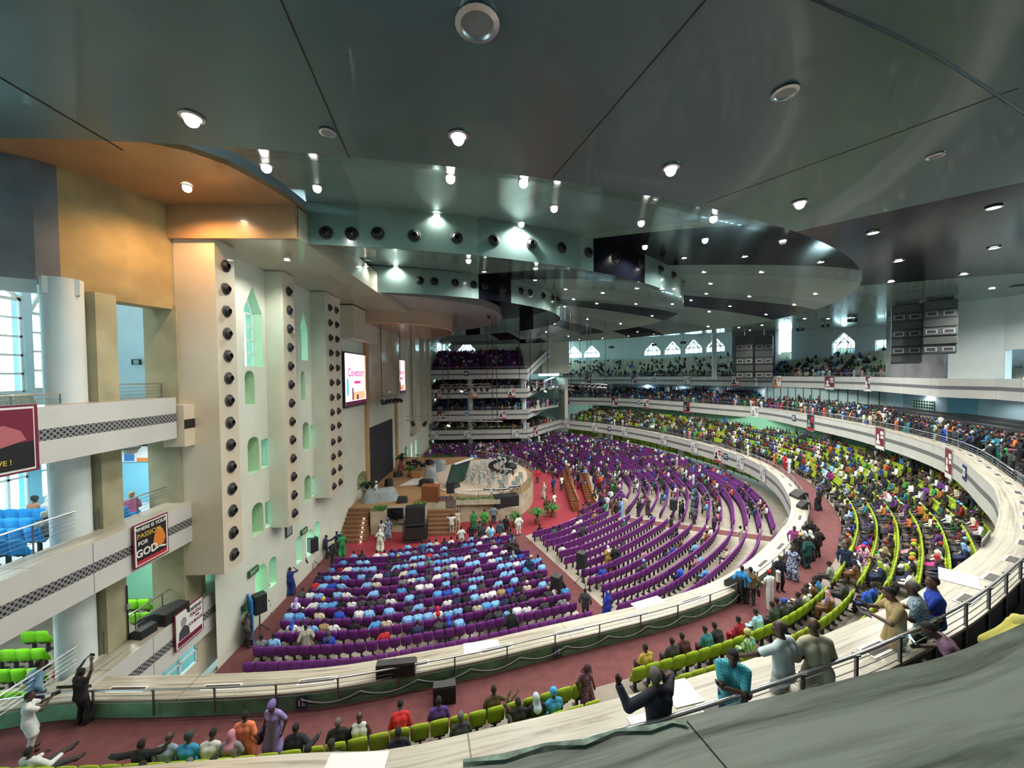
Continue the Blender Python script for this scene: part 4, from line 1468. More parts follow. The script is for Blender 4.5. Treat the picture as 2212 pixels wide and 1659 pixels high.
def garments(J, p):
    """list of (part name, groups, colour key)"""
    up, rt, fw, hip = J['up'], J['rt'], J['fw'], J['hip']
    out = []
    top, bot, head = p.get('top', 'shirt'), p.get('bot', 'trousers'), p.get('headgear', 'hair')
    e = .016 if top != 'suit' else .024
    T = []
    low = {'shirt': -.06, 'suit': -.16, 'tunic': -.06, 'dress': -.06, 'vest': -.06, 'robe': -.06}[top]
    for s_ in (-1, 1):
        T.append(('c', hip + up * low + rt * .08 * s_, J['waist'] + rt * .06 * s_, .114 + e, .096 + e))
        T.append(('c', J['waist'] + rt * .06 * s_, J['chest'] + rt * .079 * s_, .096 + e, .109 + e))
        T.append(('c', J['chest'] + rt * .079 * s_, J['neck'] + rt * .078 * s_ - up * .088, .107 + e, .054 + e))
    if p.get('bust'):
        for s_ in (-1, 1):
            T.append(('c', J['chest'] + rt * .08 * s_ + fw * .09, J['chest'] + rt * .08 * s_ + fw * .1, .062, .055))
    for n in 'LR':
        T.append(('c', J['neck'] - up * .03, J['neck'] * .35 + J['sh' + n] * .65 - up * .005, .05 + e * .6, .053 + e))
    sl = p.get('sleeve', 'long' if top in ('suit', 'robe') else 'short')
    arms = []
    for n in 'LR':
        if sl == 'none': continue
        a, b, c = J['sh' + n], J['el' + n], J['wr' + n]
        wd = 1.35 if top == 'robe' else 1
        T.append(('c', a, a + (b - a) * (.98 if sl == 'long' else .72), .052 + e, (.05 + e) * wd))
        if sl == 'long':
            T.append(('c', b, b + (c - b) * .93, (.046 + e) * wd, (.034 + e) * wd))
    if top in ('tunic', 'robe') and not p.get('sit'):
        zk = .42 if top == 'tunic' else .3
        for n, s_ in (('L', -1), ('R', 1)):
            T.append(('c', J['hj' + n] + rt * .01 * s_, J['hj' + n] + (J['kn' + n] - J['hj' + n]) * (1.0 if top == 'robe' else .85) + rt * .02 * s_, .125, .125))
    if top in ('dress', 'robe', 'tunic') and p.get('sit'):
        for n, s_ in (('L', -1), ('R', 1)):
            T.append(('c', J['hj' + n], J['kn' + n], .12, .10))
            if top != 'tunic':
                T.append(('c', J['kn' + n], J['kn' + n] + (J['an' + n] - J['kn' + n]) * .8, .1, .11))
    if top == 'dress' and not p.get('sit'):
        for n, s_ in (('L', -1), ('R', 1)):
            T.append(('c', J['hj' + n], J['kn' + n] + rt * .03 * s_, .13, .135))
            T.append(('c', J['kn' + n] + rt * .03 * s_, J['an' + n] + V(0, 0, .02) + rt * .05 * s_, .135, .15))
    nm = {'shirt': 'shirt', 'suit': 'jacket', 'tunic': 'tunic', 'dress': 'dress', 'vest': 'vest', 'robe': 'robe'}[top]
    out.append((nm, [(T, .03, [(tuple(up), float(up @ (J['neck'] + up * .012)))])], 'top'))
    if top not in ('dress',):
        B = []
        for s_, n in ((-1, 'L'), (1, 'R')):
            B.append(('c', hip + rt * .07 * s_, J['hj' + n], .122, .105))
            B.append(('c', J['hj' + n], J['kn' + n], .104, .078))
            B.append(('c', J['kn' + n], J['an' + n] + (J['kn' + n] - J['an' + n]) * .06, .076, .062))
        out.append(('trousers', [(B, .03, [])], 'bot'))
    for n in 'LR':
        out.append(('shoe', [([('c', J['an' + n] - V(0, 0, .035), J['to' + n] - V(0, 0, .004), .05, .042)], .02, [])], 'shoe'))
    hu, hr, hf, hd = J['hu'], J['hr'], J['hf'], J['head']
    c = hd + hu * .035 - hf * .012
    if head in ('hair', 'grey'):
        n = nz(-hu * .55 + hf * .8)
        out.append(('hair', [([('e', c, (.085, .106, .101), (hr, hf, hu))], 0, [(tuple(n), float(n @ (c + hf * .014 + hu * .014)))])], 'hairg' if head == 'grey' else 'hair'))
    elif head == 'wrap':
        out.append(('headwrap', [([('e', c + hu * .02 - hf * .01, (.1, .118, .108), (hr, hf, hu)), ('e', c + hu * .075 - hf * .05, (.085, .085, .07), (hr, hf, hu))], .03,
                                  [(tuple(nz(-hu * .7 + hf * .55)), float(nz(-hu * .7 + hf * .55) @ (c + hf * .05 - hu * .02)))])], 'head'))
    elif head == 'scarf':
        out.append(('headscarf', [([('e', c, (.092, .112, .106), (hr, hf, hu)), ('c', J['neck'] - up * .02, c - hu * .06 - hf * .03, .10, .085), ('c', J['neck'] - up * .1 - fw * .05, J['neck'], .13, .1)], .04,
                                   [(tuple(hf), float(hf @ (c + hf * .06)))])], 'head'))
    elif head == 'cap':
        out.append(('cap', [([('e', c + hu * .03, (.088, .108, .09), (hr, hf, hu))], 0, [(tuple(-hu), float(-hu @ (c + hu * .02)))])], 'head'))
    return out

def person_mesh(name, p, h=.03, fingers=False, face=False):
    """a person: continuous body mesh as the object, clothing and hair as its parts"""
    J = figure(p)
    sk = M_skin2 if p.get('skin') == 2 else M_skin
    P = body_prims(J)
    ex = None
    if fingers or face:
        ex = MB()
    for n, s_ in (('L', -1), ('R', 1)):
        wr, el = J['wr' + n], J['el' + n]
        d = nz(V(*p['hdir' + n])) if 'hdir' + n in p else nz(wr - el)
        if fingers:
            pn = V(*p.get('palm' + n, (-s_, .2, -.2)))
            hand_mesh(ex, wr, d, pn, V(*p.get('thumb' + n, (0, 1, .6))), p.get('curl' + n, .45))
        else:
            P.append(('c', wr, wr + d * .09, .03, .03))
            P.append(('c', wr + d * .09, wr + nz(d + V(0, .3, -.3)) * .16, .027, .014))
            P.append(('c', wr + d * .03, wr + d * .07 + V(-s_ * .03, .03, .01), .014, .011))
    if face:
        hu, hr, hf, hd = J['hu'], J['hr'], J['hf'], J['head']
        for s_ in (-1, 1):
            c = hd + hr * .031 * s_ + hf * .074 + hu * .022
            ex.sphere(c, .0115, 8, 6, 1); ex.sphere(c + hf * .007, .0075, 6, 5, 2)
        a = hd + hf * .082 - hu * .052
        ex.tube([a - hr * .026, a + hf * .006, a + hr * .026], [.004, .0075, .004], 6, 3)
    o = to_obj(name, sd_build([(P, .028, [])], h), [sk, M_eye, M_hair, mat('lips', (.09, .03, .03), .5)] if ex else sk, extra=ex)
    key = {'hair': M_hair, 'hairg': M_hairg, 'shoe': M_shoe}
    for (nm, groups, ck) in garments(J, p):
        m = p.get('mat_' + ck) or key.get(ck) or M_cloth
        c = to_obj(nm, sd_build(groups, h * (1.0 if ck != 'shoe' else 1.0)), m, o)
        col = p.get('col_' + ck, (.3, .3, .3))
        c.color = (*col, 1)
    return o

CN = {'pale blue': (.22, .50, .86), 'sky blue': (.10, .36, .78), 'royal blue': (.02, .08, .50), 'white': (.78, .80, .80), 'cream': (.60, .55, .42), 'black': (.014, .014, .018), 'charcoal': (.05, .055, .06),
      'navy': (.015, .025, .075), 'brown': (.16, .075, .035), 'tan': (.38, .26, .12), 'red': (.50, .02, .03), 'maroon': (.16, .015, .03), 'orange': (.70, .20, .05), 'yellow': (.60, .42, .06),
      'green': (.03, .28, .08), 'teal': (.02, .20, .24), 'purple': (.17, .04, .32), 'pink': (.62, .28, .32), 'grey': (.22, .24, .25), 'lime': (.35, .48, .03), 'magenta': (.50, .03, .24), 'lilac': (.36, .26, .58)}
# ------------------------------------------------------------------ visibility test against the building
bpy.context.view_layer.update()
_v, _f = [], []
for o in scene.objects:
    if o.type == 'MESH' and o.parent is None and o.get('kind') == 'structure' and o.name.split('_')[0] in ('trim', 'wall', 'floor', 'column'):
        n = len(_v)
        mw = o.matrix_world
        _v += [mw @ v.co for v in o.data.vertices]
        _f += [tuple(i + n for i in p.vertices) for p in o.data.polygons]
BV = BVHTree.FromPolygons(_v, _f)
def vis(p, tol=.25, m=40):
    q = PR(p)
    if q[2] < .3 or not (-m < q[0] < 2212 + m and -m < q[1] < 1659 + m * 1.5): return False
    d = Vector(p) - EYE; L = d.length
    h = BV.ray_cast(EYE, d / L, L - tol)
    return h[0] is None

# ------------------------------------------------------------------ seats
SEATC = {'purple': (.145, .018, .185), 'green': (.28, .39, .018), 'blue': (.02, .30, .72), 'cream': (.62, .62, .50), 'lime': (.20, .62, .01)}  # lime is the green fabric with light put into its colour
MS = {k: mat(k + '_seat_fabric', c, .85, var=.12, vscale=6) for k, c in SEATC.items()}
def pad(mb, c, sz, rx, bow=.03, mi=0):
    """rounded upholstered pad"""
    nx, nz_ = 4, 4
    X, Y, Z = sz
    Mx = Matrix.Rotation(rx, 3, 'X')
    for sgn in (1, -1):
        vs_, fs = [], []
        for i in range(nx + 1):
            for j in range(nz_ + 1):
                u, w = -1 + 2 * i / nx, -1 + 2 * j / nz_
                k = 1 - .08 * max(0, abs(u) - .4) * max(0, abs(w) - .4) / .36
                e = (1 - u ** 4) * (1 - w ** 4)
                p = Vector((u * X / 2 * k, sgn * (Y / 2 * .35 + Y / 2 * .65 * e), w * Z / 2 * k))
                vs_.append(Mx @ p + Vector(c))
        for i in range(nx):
            for j in range(nz_):
                a = i * (nz_ + 1) + j
                q = (a, a + nz_ + 1, a + nz_ + 2, a + 1)
                fs.append(q if sgn < 0 else q[::-1])
        n0 = len(mb.v)
        mb.add(vs_, fs, mi)
    ring = [(i, 0) for i in range(nx)] + [(nx, j) for j in range(nz_)] + [(i, nz_) for i in range(nx, 0, -1)] + [(0, j) for j in range(nz_, 0, -1)]
    N = (nx + 1) * (nz_ + 1)
    base = len(mb.v) - 2 * N
    r = [i * (nz_ + 1) + j for i, j in ring]
    for a, b in zip(r, r[1:] + r[:1]):
        mb.f.append((base + a, base + b, base + N + b, base + N + a)); mb.m.append(mi); mb.uv.append(None)
def seat_proto(kind):
    root = MB()
    root.box((0, -.04, .2), (.07, .1, .40)); root.box((0, -.02, .015), (.16, .3, .03)); root.box((0, -.13, .44), (.06, .22, .08)); root.box((0, -.2, .52), (.3, .04, .22))
    r = root.build(kind + '_seat', M_blackm)
    mb = MB(); pad(mb, (0, -.235, .70), (.50, .11, .50), .13); mb.build('backrest', MS[kind], r, smooth=True)
    mb = MB(); pad(mb, (0, -.1, .52), (.44, .11, .36), .32); mb.build('cushion', MS[kind], r, smooth=True)
    return r
PROTO = {k: seat_proto(k) for k in ('purple', 'green', 'blue', 'lime')}
used_proto = set()
LOWSEAT = MB()
LOWSEAT.box((0, -.235, .70), (.49, .09, .48), rx=.13); LOWSEAT.box((0, -.1, .52), (.42, .09, .34), rx=.3)
LOWLEG = MB(); LOWLEG.box((0, -.05, .23), (.07, .12, .46))

slots = []   # (x,y,z,face angle,kind,area,row,idx)
def inner_rows():
    path = [p for p in T1]
    arr = np.array([p[:2] for p in path])
    a1 = (U(1322, 1360, 0), U(1095, 1140, 0)); a2 = (U(1690, 1168, 0), U(1330, 1118, 0)); a3 = (Vector((4, 62, 0)), Vector((20, 75, 0))); a4 = (Vector((10, 47, 0)), Vector((30, 52, 0)))
    def dseg(x, y, s):
        a, b = s
        ax, ay, bx, by = a.x, a.y, b.x, b.y
        t = ((x - ax) * (bx - ax) + (y - ay) * (by - ay)) / ((bx - ax) ** 2 + (by - ay) ** 2)
        t = max(0, min(1, t))
        return hyp(x - ax - t * (bx - ax), y - ay - t * (by - ay))
    for k in range(30):
        d = 1.2 + .95 * k
        q = resample(resample(offset(path, -d), .05), .515)
        # drop loops of the offset curve
        g = []
        for p in q:
            if np.min(np.hypot(arr[:, 0] - p[0], arr[:, 1] - p[1])) > d - .12: g.append(p)
        if len(g) < 4: continue
        ok = [g[0]]
        for p in g[1:]:
            if hyp(p[0] - ok[-1][0], p[1] - ok[-1][1]) >= .45: ok.append(p)
        idx = 0
        for i in range(1, len(ok) - 1):
            p, a, b = ok[i], ok[i - 1], ok[i + 1]
            if p[0] < -11.4: continue
            if (p[0] > -13) and p[1] > 69.5 and p[0] < 9: continue
            ex, ey = (p[0] + 13) / (24.2 if p[1] < 43 else 21.5), (p[1] - 43) / (15.9 if p[1] < 43 else 17)
            if ex * ex + ey * ey < 1: continue
            if dseg(p[0], p[1], a1) < .95 or dseg(p[0], p[1], a2) < .95 or dseg(p[0], p[1], a3) < .9 or dseg(p[0], p[1], a4) < .9: continue
            dx, dy = b[0] - a[0], b[1] - a[1]
            l = hyp(dx, dy)
            if l > 2.2: continue
            fx, fy = -dy / l, dx / l                  # inward
            idx += 1
            side = 'n'
            v1 = (a1[1] - a1[0]); cr = v1.x * (p[1] - a1[0].y) - v1.y * (p[0] - a1[0].x)
            if p[1] > 46: area = 'far'
            elif cr > 0: area = 'near'
            else: area = 'right'
            slots.append((p[0], p[1], 0.0, atan2(fy, fx) - pi / 2, 'purple', area, k, idx))
    # rows in front of the far section, facing the stage
    for k in range(12):
        y = 69 - .95 * k
        for j in range(34):
            x = -11.6 + .53 * j
            if ((x + 13) / 21.5) ** 2 + ((y - 43) / 17) ** 2 < 1 or x > 9 - .2 * k: continue
            slots.append((x, y, 0.0, pi, 'purple', 'far', k, j))
inner_rows()
def stand_rows(path, w, zf, walk, n, rise, kind, area, gaps=(), pitch=.53, xmin=-99):
    for k in range(n):
        d = w + walk + STEP * k + .45
        q = resample(offset(path, d), pitch)
        for i in range(1, len(q) - 1):
            p, a, b = q[i], q[i - 1], q[i + 1]
            if p[0] < xmin: continue
            s_ = i / len(q)
            dx, dy = b[0] - a[0], b[1] - a[1]; l = hyp(dx, dy) or 1
            fx, fy = -dy / l, dx / l
            if any(hyp(p[0] - g[0], p[1] - g[1]) < 1.0 or abs((p[0] - g[0]) * g[3] - (p[1] - g[1]) * g[2]) < .75 and (p[0] - g[0]) * g[2] + (p[1] - g[1]) * g[3] > -1 for g in gaps): continue
            slots.append((p[0], p[1], zf + rise * (k + 1), atan2(fy, fx) - pi / 2, kind, area, k, i))
def gap(px, py, z, tx, ty):
    p = U(px, py, z); l = hyp(tx, ty)
    return (p.x, p.y, tx / l, ty / l)
g1 = [gap(1292, 1500, F1Z, .3, -1), gap(1845, 1075, F1Z, 1, -.1), gap(1790, 1300, F1Z, .9, -.9), gap(1640, 960, F1Z, 1, .5)]
stand_rows(T1, .95, F1Z, 1.8, 9, RISE, 'green', 'lower balcony', g1, xmin=-12.6)
stand_rows(T2[len(T2) // 2:], 1.0, F2Z, 2.0, 8, .22, 'blue', 'middle balcony')
stand_rows(T3[k3 + 2:], .95, F3Z, 1.6, 11, .38, 'cream', 'top balcony')
for i, (kd, n, ri) in {1: ('green', 7, .2), 2: ('blue', 7, .2), 3: ('cream', 7, .2), 4: ('purple', 10, .4)}.items():
    stand_rows(PA, .9, A_Z[i] - .65, 1.2, n, ri, kd, 'far section')
for r_ in range(6):
    for j in range(11):
        x = -20.0 + .52 * j + (.2 if r_ % 2 else 0)
        if x < -14.7: slots.append((x, 15.6 - 1.0 * r_, 7.46, 0, 'blue', 'left middle', r_, j))
    for j in range(22):
        x = -25.3 + .52 * j
        if x < -14.7 - (.6 if r_ == 2 else 0): slots.append((x, 17.6 - 1.0 * r_, 2.62, 0, 'lime', 'left lower', r_, j))
for j in range(5):
    slots.append((-16.6 - .52 * j, 14.2, 12.0, 0, 'cream', 'left top', 0, j))
def keep(s):
    if s[5] == 'middle balcony':
        px = PR(s[:3])[0]
        if px > 1930 and s[6] > 1 or px > 1640 and s[6] > 3: return False
    return vis((s[0], s[1], s[2] + .8))
vslots = [s for s in slots if keep(s)]

# ------------------------------------------------------------------ who sits where
PAL = {'near': [('pale blue', 30), ('sky blue', 8), ('white', 20), ('charcoal', 12), ('black', 14), ('navy', 6), ('cream', 5), ('red', 2), ('tan', 2), ('grey', 4), ('royal blue', 3)],
       'mix': [('white', 20), ('black', 16), ('navy', 8), ('charcoal', 8), ('orange', 6), ('red', 5), ('royal blue', 6), ('green', 6), ('yellow', 4), ('purple', 5), ('cream', 8), ('pink', 5), ('teal', 6), ('brown', 6), ('sky blue', 6), ('magenta', 2)],
       'dark': [('black', 30), ('charcoal', 18), ('navy', 12), ('white', 14), ('brown', 8), ('teal', 5), ('royal blue', 4), ('red', 3), ('orange', 4), ('cream', 6), ('green', 4), ('pale blue', 5), ('maroon', 5), ('pink', 2), ('purple', 3)]}
rnd = random.Random(11)
def pick(pal):
    l = PAL[pal]; t = rnd.uniform(0, sum(w for _, w in l))
    for n, w in l:
        t -= w
        if t <= 0: return n
    return l[-1][0]
def occupied(s):
    x, y, z, a, kind, area, k, i = s
    if area == 'near':
        return rnd.random() < (.06 if k < 4 else .42 if k < 5 else .74)
    if area == 'right':
        q = hyp(x + 13, y - 43)
        return rnd.random() < (.32 if y > 33 and x > 16 else .11 if k < 12 else .32)
    if area == 'far': return rnd.random() < (.3 if y < 58 else .42)
    if area == 'lower balcony':
        if y < 14.5: return False
        return rnd.random() < (.30 if y < 20 and k < 1 else .64 if y < 40 and x > 26 else .76)
    if area == 'middle balcony': return rnd.random() < .86
    if area == 'top balcony': return rnd.random() < (.62 if k < 2 else .3 if k < 6 else .14)
    if area == 'far section': return rnd.random() < (.62 if kind != 'purple' else .3)
    return False
people = []     # (slot, colour name, female)
for s in vslots:
    if occupied(s):
        ar = s[5]
        people.append((s, pick('near' if ar == 'near' else 'mix' if ar in ('right', 'far', 'lower balcony') and rnd.random() < (.12 if ar == 'lower balcony' else .6) else 'dark'), rnd.random() < (.15 if ar == 'near' else .45)))
dist = lambda s: (Vector((s[0], s[1], s[2] + .8)) - EYE).length

# individual seats: the 300 that show largest of each kind
AREA_TXT = {'near': 'on the main floor block beside the stage wall', 'right': 'on the main floor block right of the red aisle', 'far': 'on the far main floor', 'lower balcony': 'on the lowest balcony', 'left middle': 'in the middle left opening', 'left lower': 'in the lower left opening', 'left top': 'in the top left opening',
            'middle balcony': 'on the middle balcony', 'top balcony': 'on the far top balcony', 'far section': 'in the far section'}
NAMES = {'purple': 'purple tip-up seat', 'green': 'lime green seat', 'blue': 'bright blue seat', 'lime': 'light-tinted green seat', 'cream': 'cream seat'}
GRP = {'purple': 'purple main floor seats', 'green': 'lime green balcony seats', 'blue': 'blue seats', 'lime': 'light-tinted green seats in the lower left opening'}
indiv = set()
def rowkey(s): return (s[4], s[5], s[6])
rank = {}
for s in sorted(vslots, key=lambda s: PR((s[0], s[1], s[2] + .8))[0]):
    rank.setdefault(rowkey(s), []).append(s)
seatpos = {s: i for l in rank.values() for i, s in enumerate(l)}
rows_by_area = {}
for k in sorted(rank): rows_by_area.setdefault(k[:2], []).append(k[2])
for kind, cap in (('purple', 300), ('green', 300), ('blue', 44), ('lime', 120)):
    c = sorted([s for s in vslots if s[4] == kind and (kind != 'blue' or s[5] == 'left middle')], key=dist)[:cap]
    for s in c:
        indiv.add(s)
        base = PROTO[kind]
        if kind in used_proto: o = dup(base)
        else: o = base; used_proto.add(kind)
        o.location = s[:3]; o.rotation_euler = (0, 0, s[3])
        rw = rows_by_area[(s[4], s[5])].index(s[6])
        rowtxt = {'left middle': 'from the back', 'left lower': 'from the back'}.get(s[5], 'from the balcony rail' if kind == 'purple' else 'behind the walkway')
        tag(o, '%s, %s from left in %s row, %s' % (NAMES[kind], ordn(seatpos[s]), ordn(rw), {'near': 'wall side block', 'right': 'block right of aisle', 'far': 'far floor', 'lower balcony': 'lowest balcony'}.get(s[5], s[5] + ' opening')), 'seat', GRP[kind])
def bake(name, placements, base_list, label, mats, group=None, cat='seats'):
    """many far copies as one stuff object. base_list: [(MB, material index)]"""
    BVt, BF, BM, n = [], [], [], 0
    for mb, mi in base_list:
        BVt.append(np.array([tuple(v) for v in mb.v])); BF += [tuple(i + n for i in f) for f in mb.f]; BM += [mi] * len(mb.f); n += len(mb.v)
    Bv = np.concatenate(BVt)
    allv, fs, ms = [], [], []
    for i, (x, y, z, a, *_r) in enumerate(placements):
        c, s_ = cos(a), sin(a)
        w = np.empty_like(Bv)
        w[:, 0] = Bv[:, 0] * c - Bv[:, 1] * s_ + x; w[:, 1] = Bv[:, 0] * s_ + Bv[:, 1] * c + y; w[:, 2] = Bv[:, 2] + z
        allv.append(w); fs += [tuple(k + i * n for k in f) for f in BF]; ms += BM
    me = bpy.data.meshes.new(name)
    me.from_pydata(np.concatenate(allv).tolist(), [], fs)
    for m in mats: me.materials.append(m)
    me.polygons.foreach_set('material_index', np.array(ms, dtype=np.int32))
    o = bpy.data.objects.new(name, me); COL.objects.link(o)
    return tag(o, label, cat, group, 'stuff')
for kind, lab in (('purple', 'farther purple seats filling the main floor rows and uppermost gallery'), ('green', 'farther lime green seats on the lowest balcony'), ('blue', 'blue seats packed along the middle balcony'), ('cream', 'cream seats rising on the far top balcony')):
    rest = [s for s in vslots if s[4] == kind and s not in indiv]
    if rest: bake(kind + '_seats', rest, [(LOWSEAT, 0), (LOWLEG, 1)], lab, [MS[kind], M_blackm])

# ------------------------------------------------------------------ individual people and the far crowd
POSES = {
    'sit_a': dict(sit=True, lean=-.02), 'sit_b': dict(sit=True, lean=.32, hpitch=.35), 'sit_c': dict(sit=True, lean=.1, twist=.25, handL=(-.34, .12, .66)), 'sit_d': dict(sit=True, lean=.16, hyaw=.5, handR=(.1, .35, .8), handL=(-.08, .36, .8)),
    'sit_f': dict(sit=True, lean=.05, top='dress', bust=True, headgear='wrap'), 'sit_g': dict(sit=True, lean=.22, top='dress', bust=True, headgear='scarf', hyaw=-.3),
}
LIB = {}
for k, p in POSES.items():
    q = dict(top='shirt', sleeve='long'); q.update(p)
    LIB[k] = person_mesh('person', q, h=.034)
lib_used = set()
def lib_person(k, loc, rz, label, group, top, bot=(.02, .02, .03), head=(.4, .1, .2)):
    b = LIB[k]
    if k in lib_used: o = dup(b)
    else: o = b; lib_used.add(k)
    o.location = loc; o.rotation_euler = (0, 0, rz)
    tag(o, label, 'person', group)
    for c in o.children:
        n = c.name.split('.')[0]
        if n in ('shirt', 'dress', 'tunic', 'robe', 'jacket'): c.color = (*top, 1)
        elif n == 'trousers': c.color = (*bot, 1)
        elif n in ('headwrap', 'headscarf', 'cap'): c.color = (*head, 1)
    return o
people.sort(key=lambda q: dist(q[0]))
NIND = 205
seen_lab = {}
for (s, cn, fem) in people[:NIND]:
    k = rnd.choice(['sit_f', 'sit_g'] if fem else ['sit_a', 'sit_a', 'sit_b', 'sit_b', 'sit_c', 'sit_d'])
    hn = rnd.choice(list(CN)) if fem else None
    rw = rows_by_area[(s[4], s[5])].index(s[6])
    place = 'seat %d of %s row, %s' % (seatpos[s] + 1, ordn(rw), {'near': 'wall side block', 'right': 'block right of aisle', 'far': 'far floor'}.get(s[5], s[5]))
    lab = 'person in %s %s, %s' % (cn, ('dress, %s headwrap' % hn) if fem else 'top', place)
    lib_person(k, (s[0], s[1] , s[2]), s[3] + rnd.uniform(-.15, .15), lab, 'seated congregation', CN[cn], rnd.choice([(.02, .02, .03), (.05, .05, .06), (.015, .02, .05), (.12, .1, .08)]), CN[hn] if hn else (.1, .1, .1))

def low_person(sit):
    a = MB()
    if sit:
        pr = [(.15, .10, .44, 0), (.16, .11, .62, .0), (.21, .12, .9, .01), (.17, .09, 1.03, .02), (.06, .06, 1.07, .03)]
    else:
        pr = [(.13, .10, .0, 0), (.16, .12, .55, 0), (.17, .12, .92, 0), (.15, .10, 1.1, .0), (.22, .12, 1.36, .0), (.17, .09, 1.46, 0), (.06, .06, 1.52, .02)]
    n = 6
    vs_ = []
    for rx, ry, z, y in pr:
        for j in range(n):
            t = 2 * pi * (j + .5) / n
            vs_.append((rx * cos(t), ry * sin(t) + y - .02, z))
    fs = [(i * n + j, i * n + (j + 1) % n, (i + 1) * n + (j + 1) % n, (i + 1) * n + j) for i in range(len(pr) - 1) for j in range(n)]
    a.add(vs_, fs, 0)
    zt = pr[-1][2]
    for s_ in (-1, 1):
        a.tube([(s_ * .2, .0, zt - .12), (s_ * .25, .05, zt - .38), (s_ * .12, .28, zt - .44)], [.06, .05, .035], 4, 0)
    if sit:
        for s_ in (-1, 1):
            a.tube([(s_ * .09, .0, .52), (s_ * .1, .42, .5), (s_ * .1, .42, .05)], [.09, .075, .05], 4, 2)
    h = MB(); h.sphere((0, .04, zt + .12), (.08, .095, .115), 6, 5, 1)
    hc = MB(); hc.sphere((0, .015, zt + .155), (.088, .1, .1), 6, 4, 3)
    return [a, h, hc]
def crowd(name, items, label):
    """items: (x,y,z,rz,sit,colour,headcolour)"""
    parts = {True: low_person(True), False: low_person(False)}
    allv, fs, cols, n = [], [], [], 0
    for (x, y, z, rz, sit, c, hc) in items:
        cc, s_ = cos(rz), sin(rz)
        tr = rnd.choice([(.02, .02, .03), (.05, .05, .06), (.1, .08, .06)])
        for mb in parts[sit]:
            v = np.array([tuple(q) for q in mb.v])
            w = np.empty_like(v)
            w[:, 0] = v[:, 0] * cc - v[:, 1] * s_ + x; w[:, 1] = v[:, 0] * s_ + v[:, 1] * cc + y; w[:, 2] = v[:, 2] + z
            allv.append(w); fs += [tuple(i + n for i in f) for f in mb.f]; n += len(v)
            pal = {0: c, 1: (.07, .035, .022), 2: tr, 3: hc}
            for f, m in zip(mb.f, mb.m): cols += [pal[m]] * len(f)
    me = bpy.data.meshes.new(name)
    me.from_pydata(np.concatenate(allv).tolist(), [], fs)
    at = me.color_attributes.new('cloth_colour', 'FLOAT_COLOR', 'CORNER')
    buf = np.ones((len(cols), 4), dtype=np.float32); buf[:, :3] = cols
    at.data.foreach_set('color', buf.ravel())
    me.materials.append(vcol_mat('crowd_cloth'))
    me.polygons.foreach_set('use_smooth', np.ones(len(me.polygons), dtype=bool))
    o = bpy.data.objects.new(name, me); COL.objects.link(o)
    return tag(o, label, 'crowd', None, 'stuff')
items = []
def hcol(fem): return CN[rnd.choice(list(CN))] if fem else (.008, .007, .007)
for (s, cn, fem) in people[NIND:]:
    stand_ = rnd.random() < .06
    items.append((s[0] + rnd.uniform(-.06, .06), s[1] + rnd.uniform(-.05, .05), s[2], s[3] + rnd.uniform(-.4, .4), not stand_, tuple(np.clip(np.array(CN[cn]) * (rnd.uniform(.7, 1.1) if cn in ('white', 'cream', 'pale blue') else rnd.uniform(.35, .85)), 0, .85)), hcol(fem and rnd.random() < .7)))
# people standing in the walkways and at the rails of the far levels
def line_crowd(path, d, z, n0, n1, dens, face_in=True, jitter=.4):
    q = resample(offset(path, d), .45)
    nr = normals(q)
    for i in range(len(q)):
        px = PR((q[i][0], q[i][1], z + 1.4))
        if not (n0 <= px[0] <= n1) or rnd.random() > dens: continue
        x, y = q[i][0] + rnd.uniform(-jitter, jitter), q[i][1] + rnd.uniform(-jitter, jitter)
        if not vis((x, y, z + 1.6)): continue
        n = nr[i]; a = atan2(-n[1], -n[0]) - pi / 2 if face_in else rnd.uniform(0, 6.28)
        cn = pick('dark')
        items.append((x, y, z + q[i][2], a + rnd.uniform(-.7, .7), rnd.random() < .12, CN[cn], hcol(rnd.random() < .3)))
H2 = T2[len(T2) // 2:]
for d_, de in ((1.6, .55), (2.4, .6)): line_crowd(H2, d_, F2Z, 1200, 2205, de)
for d_ in (3.4, 4.4): line_crowd(H2, d_, F2Z + .2, 1560, 1930, .75)
for d_ in (3.3, 4.2): line_crowd(H2, d_, F2Z, 2035, 2260, .8)
line_crowd(H2, 3.2, F2Z, 1930, 2040, .7)
line_crowd(T3[k3:], 1.6, F3Z, 1190, 1935, .35)
line_crowd(T1[len(T1) // 2:], 2.4, F1Z, 1200, 1700, .35)
for i in (1, 2, 3): line_crowd(PA, 1.7, A_Z[i] - .65, 920, 1150, .3)
line_crowd([(16, 80, 0), (20, 76, 0), (27, 64, 0), (30, 50, 0), (29, 42, 0)], -1, 0, 1140, 1700, .5, False, 1.0)
line_crowd([(5, 69, 0), (12, 80, 0)], 0, 0, 1100, 1250, .7, False, 1.2)
for k in range(2):
    line_crowd([(9.5 + k, 34, 0), (11.5 + k, 40, 0), (11.5 + k, 47, 0), (8, 55, 0)], 0, 0, 1100, 1330, .55, False, .9)
for k in range(260):
    t, w = rnd.random(), rnd.uniform(.6, 5)
    lv = rnd.choice((0, 2.45, 6.6, 10.6)); x, y = AX1 + 8 * t - .8 * w, AY + 11 * t + .6 * w
    if vis((x, y, lv + 1.5)): items.append((x, y, lv, rnd.uniform(2.2, 3.6), False, CN[pick('dark')], hcol(rnd.random() < .3)))
crowd('crowd', items, 'distant crowd filling the far seats, walkways and balconies')
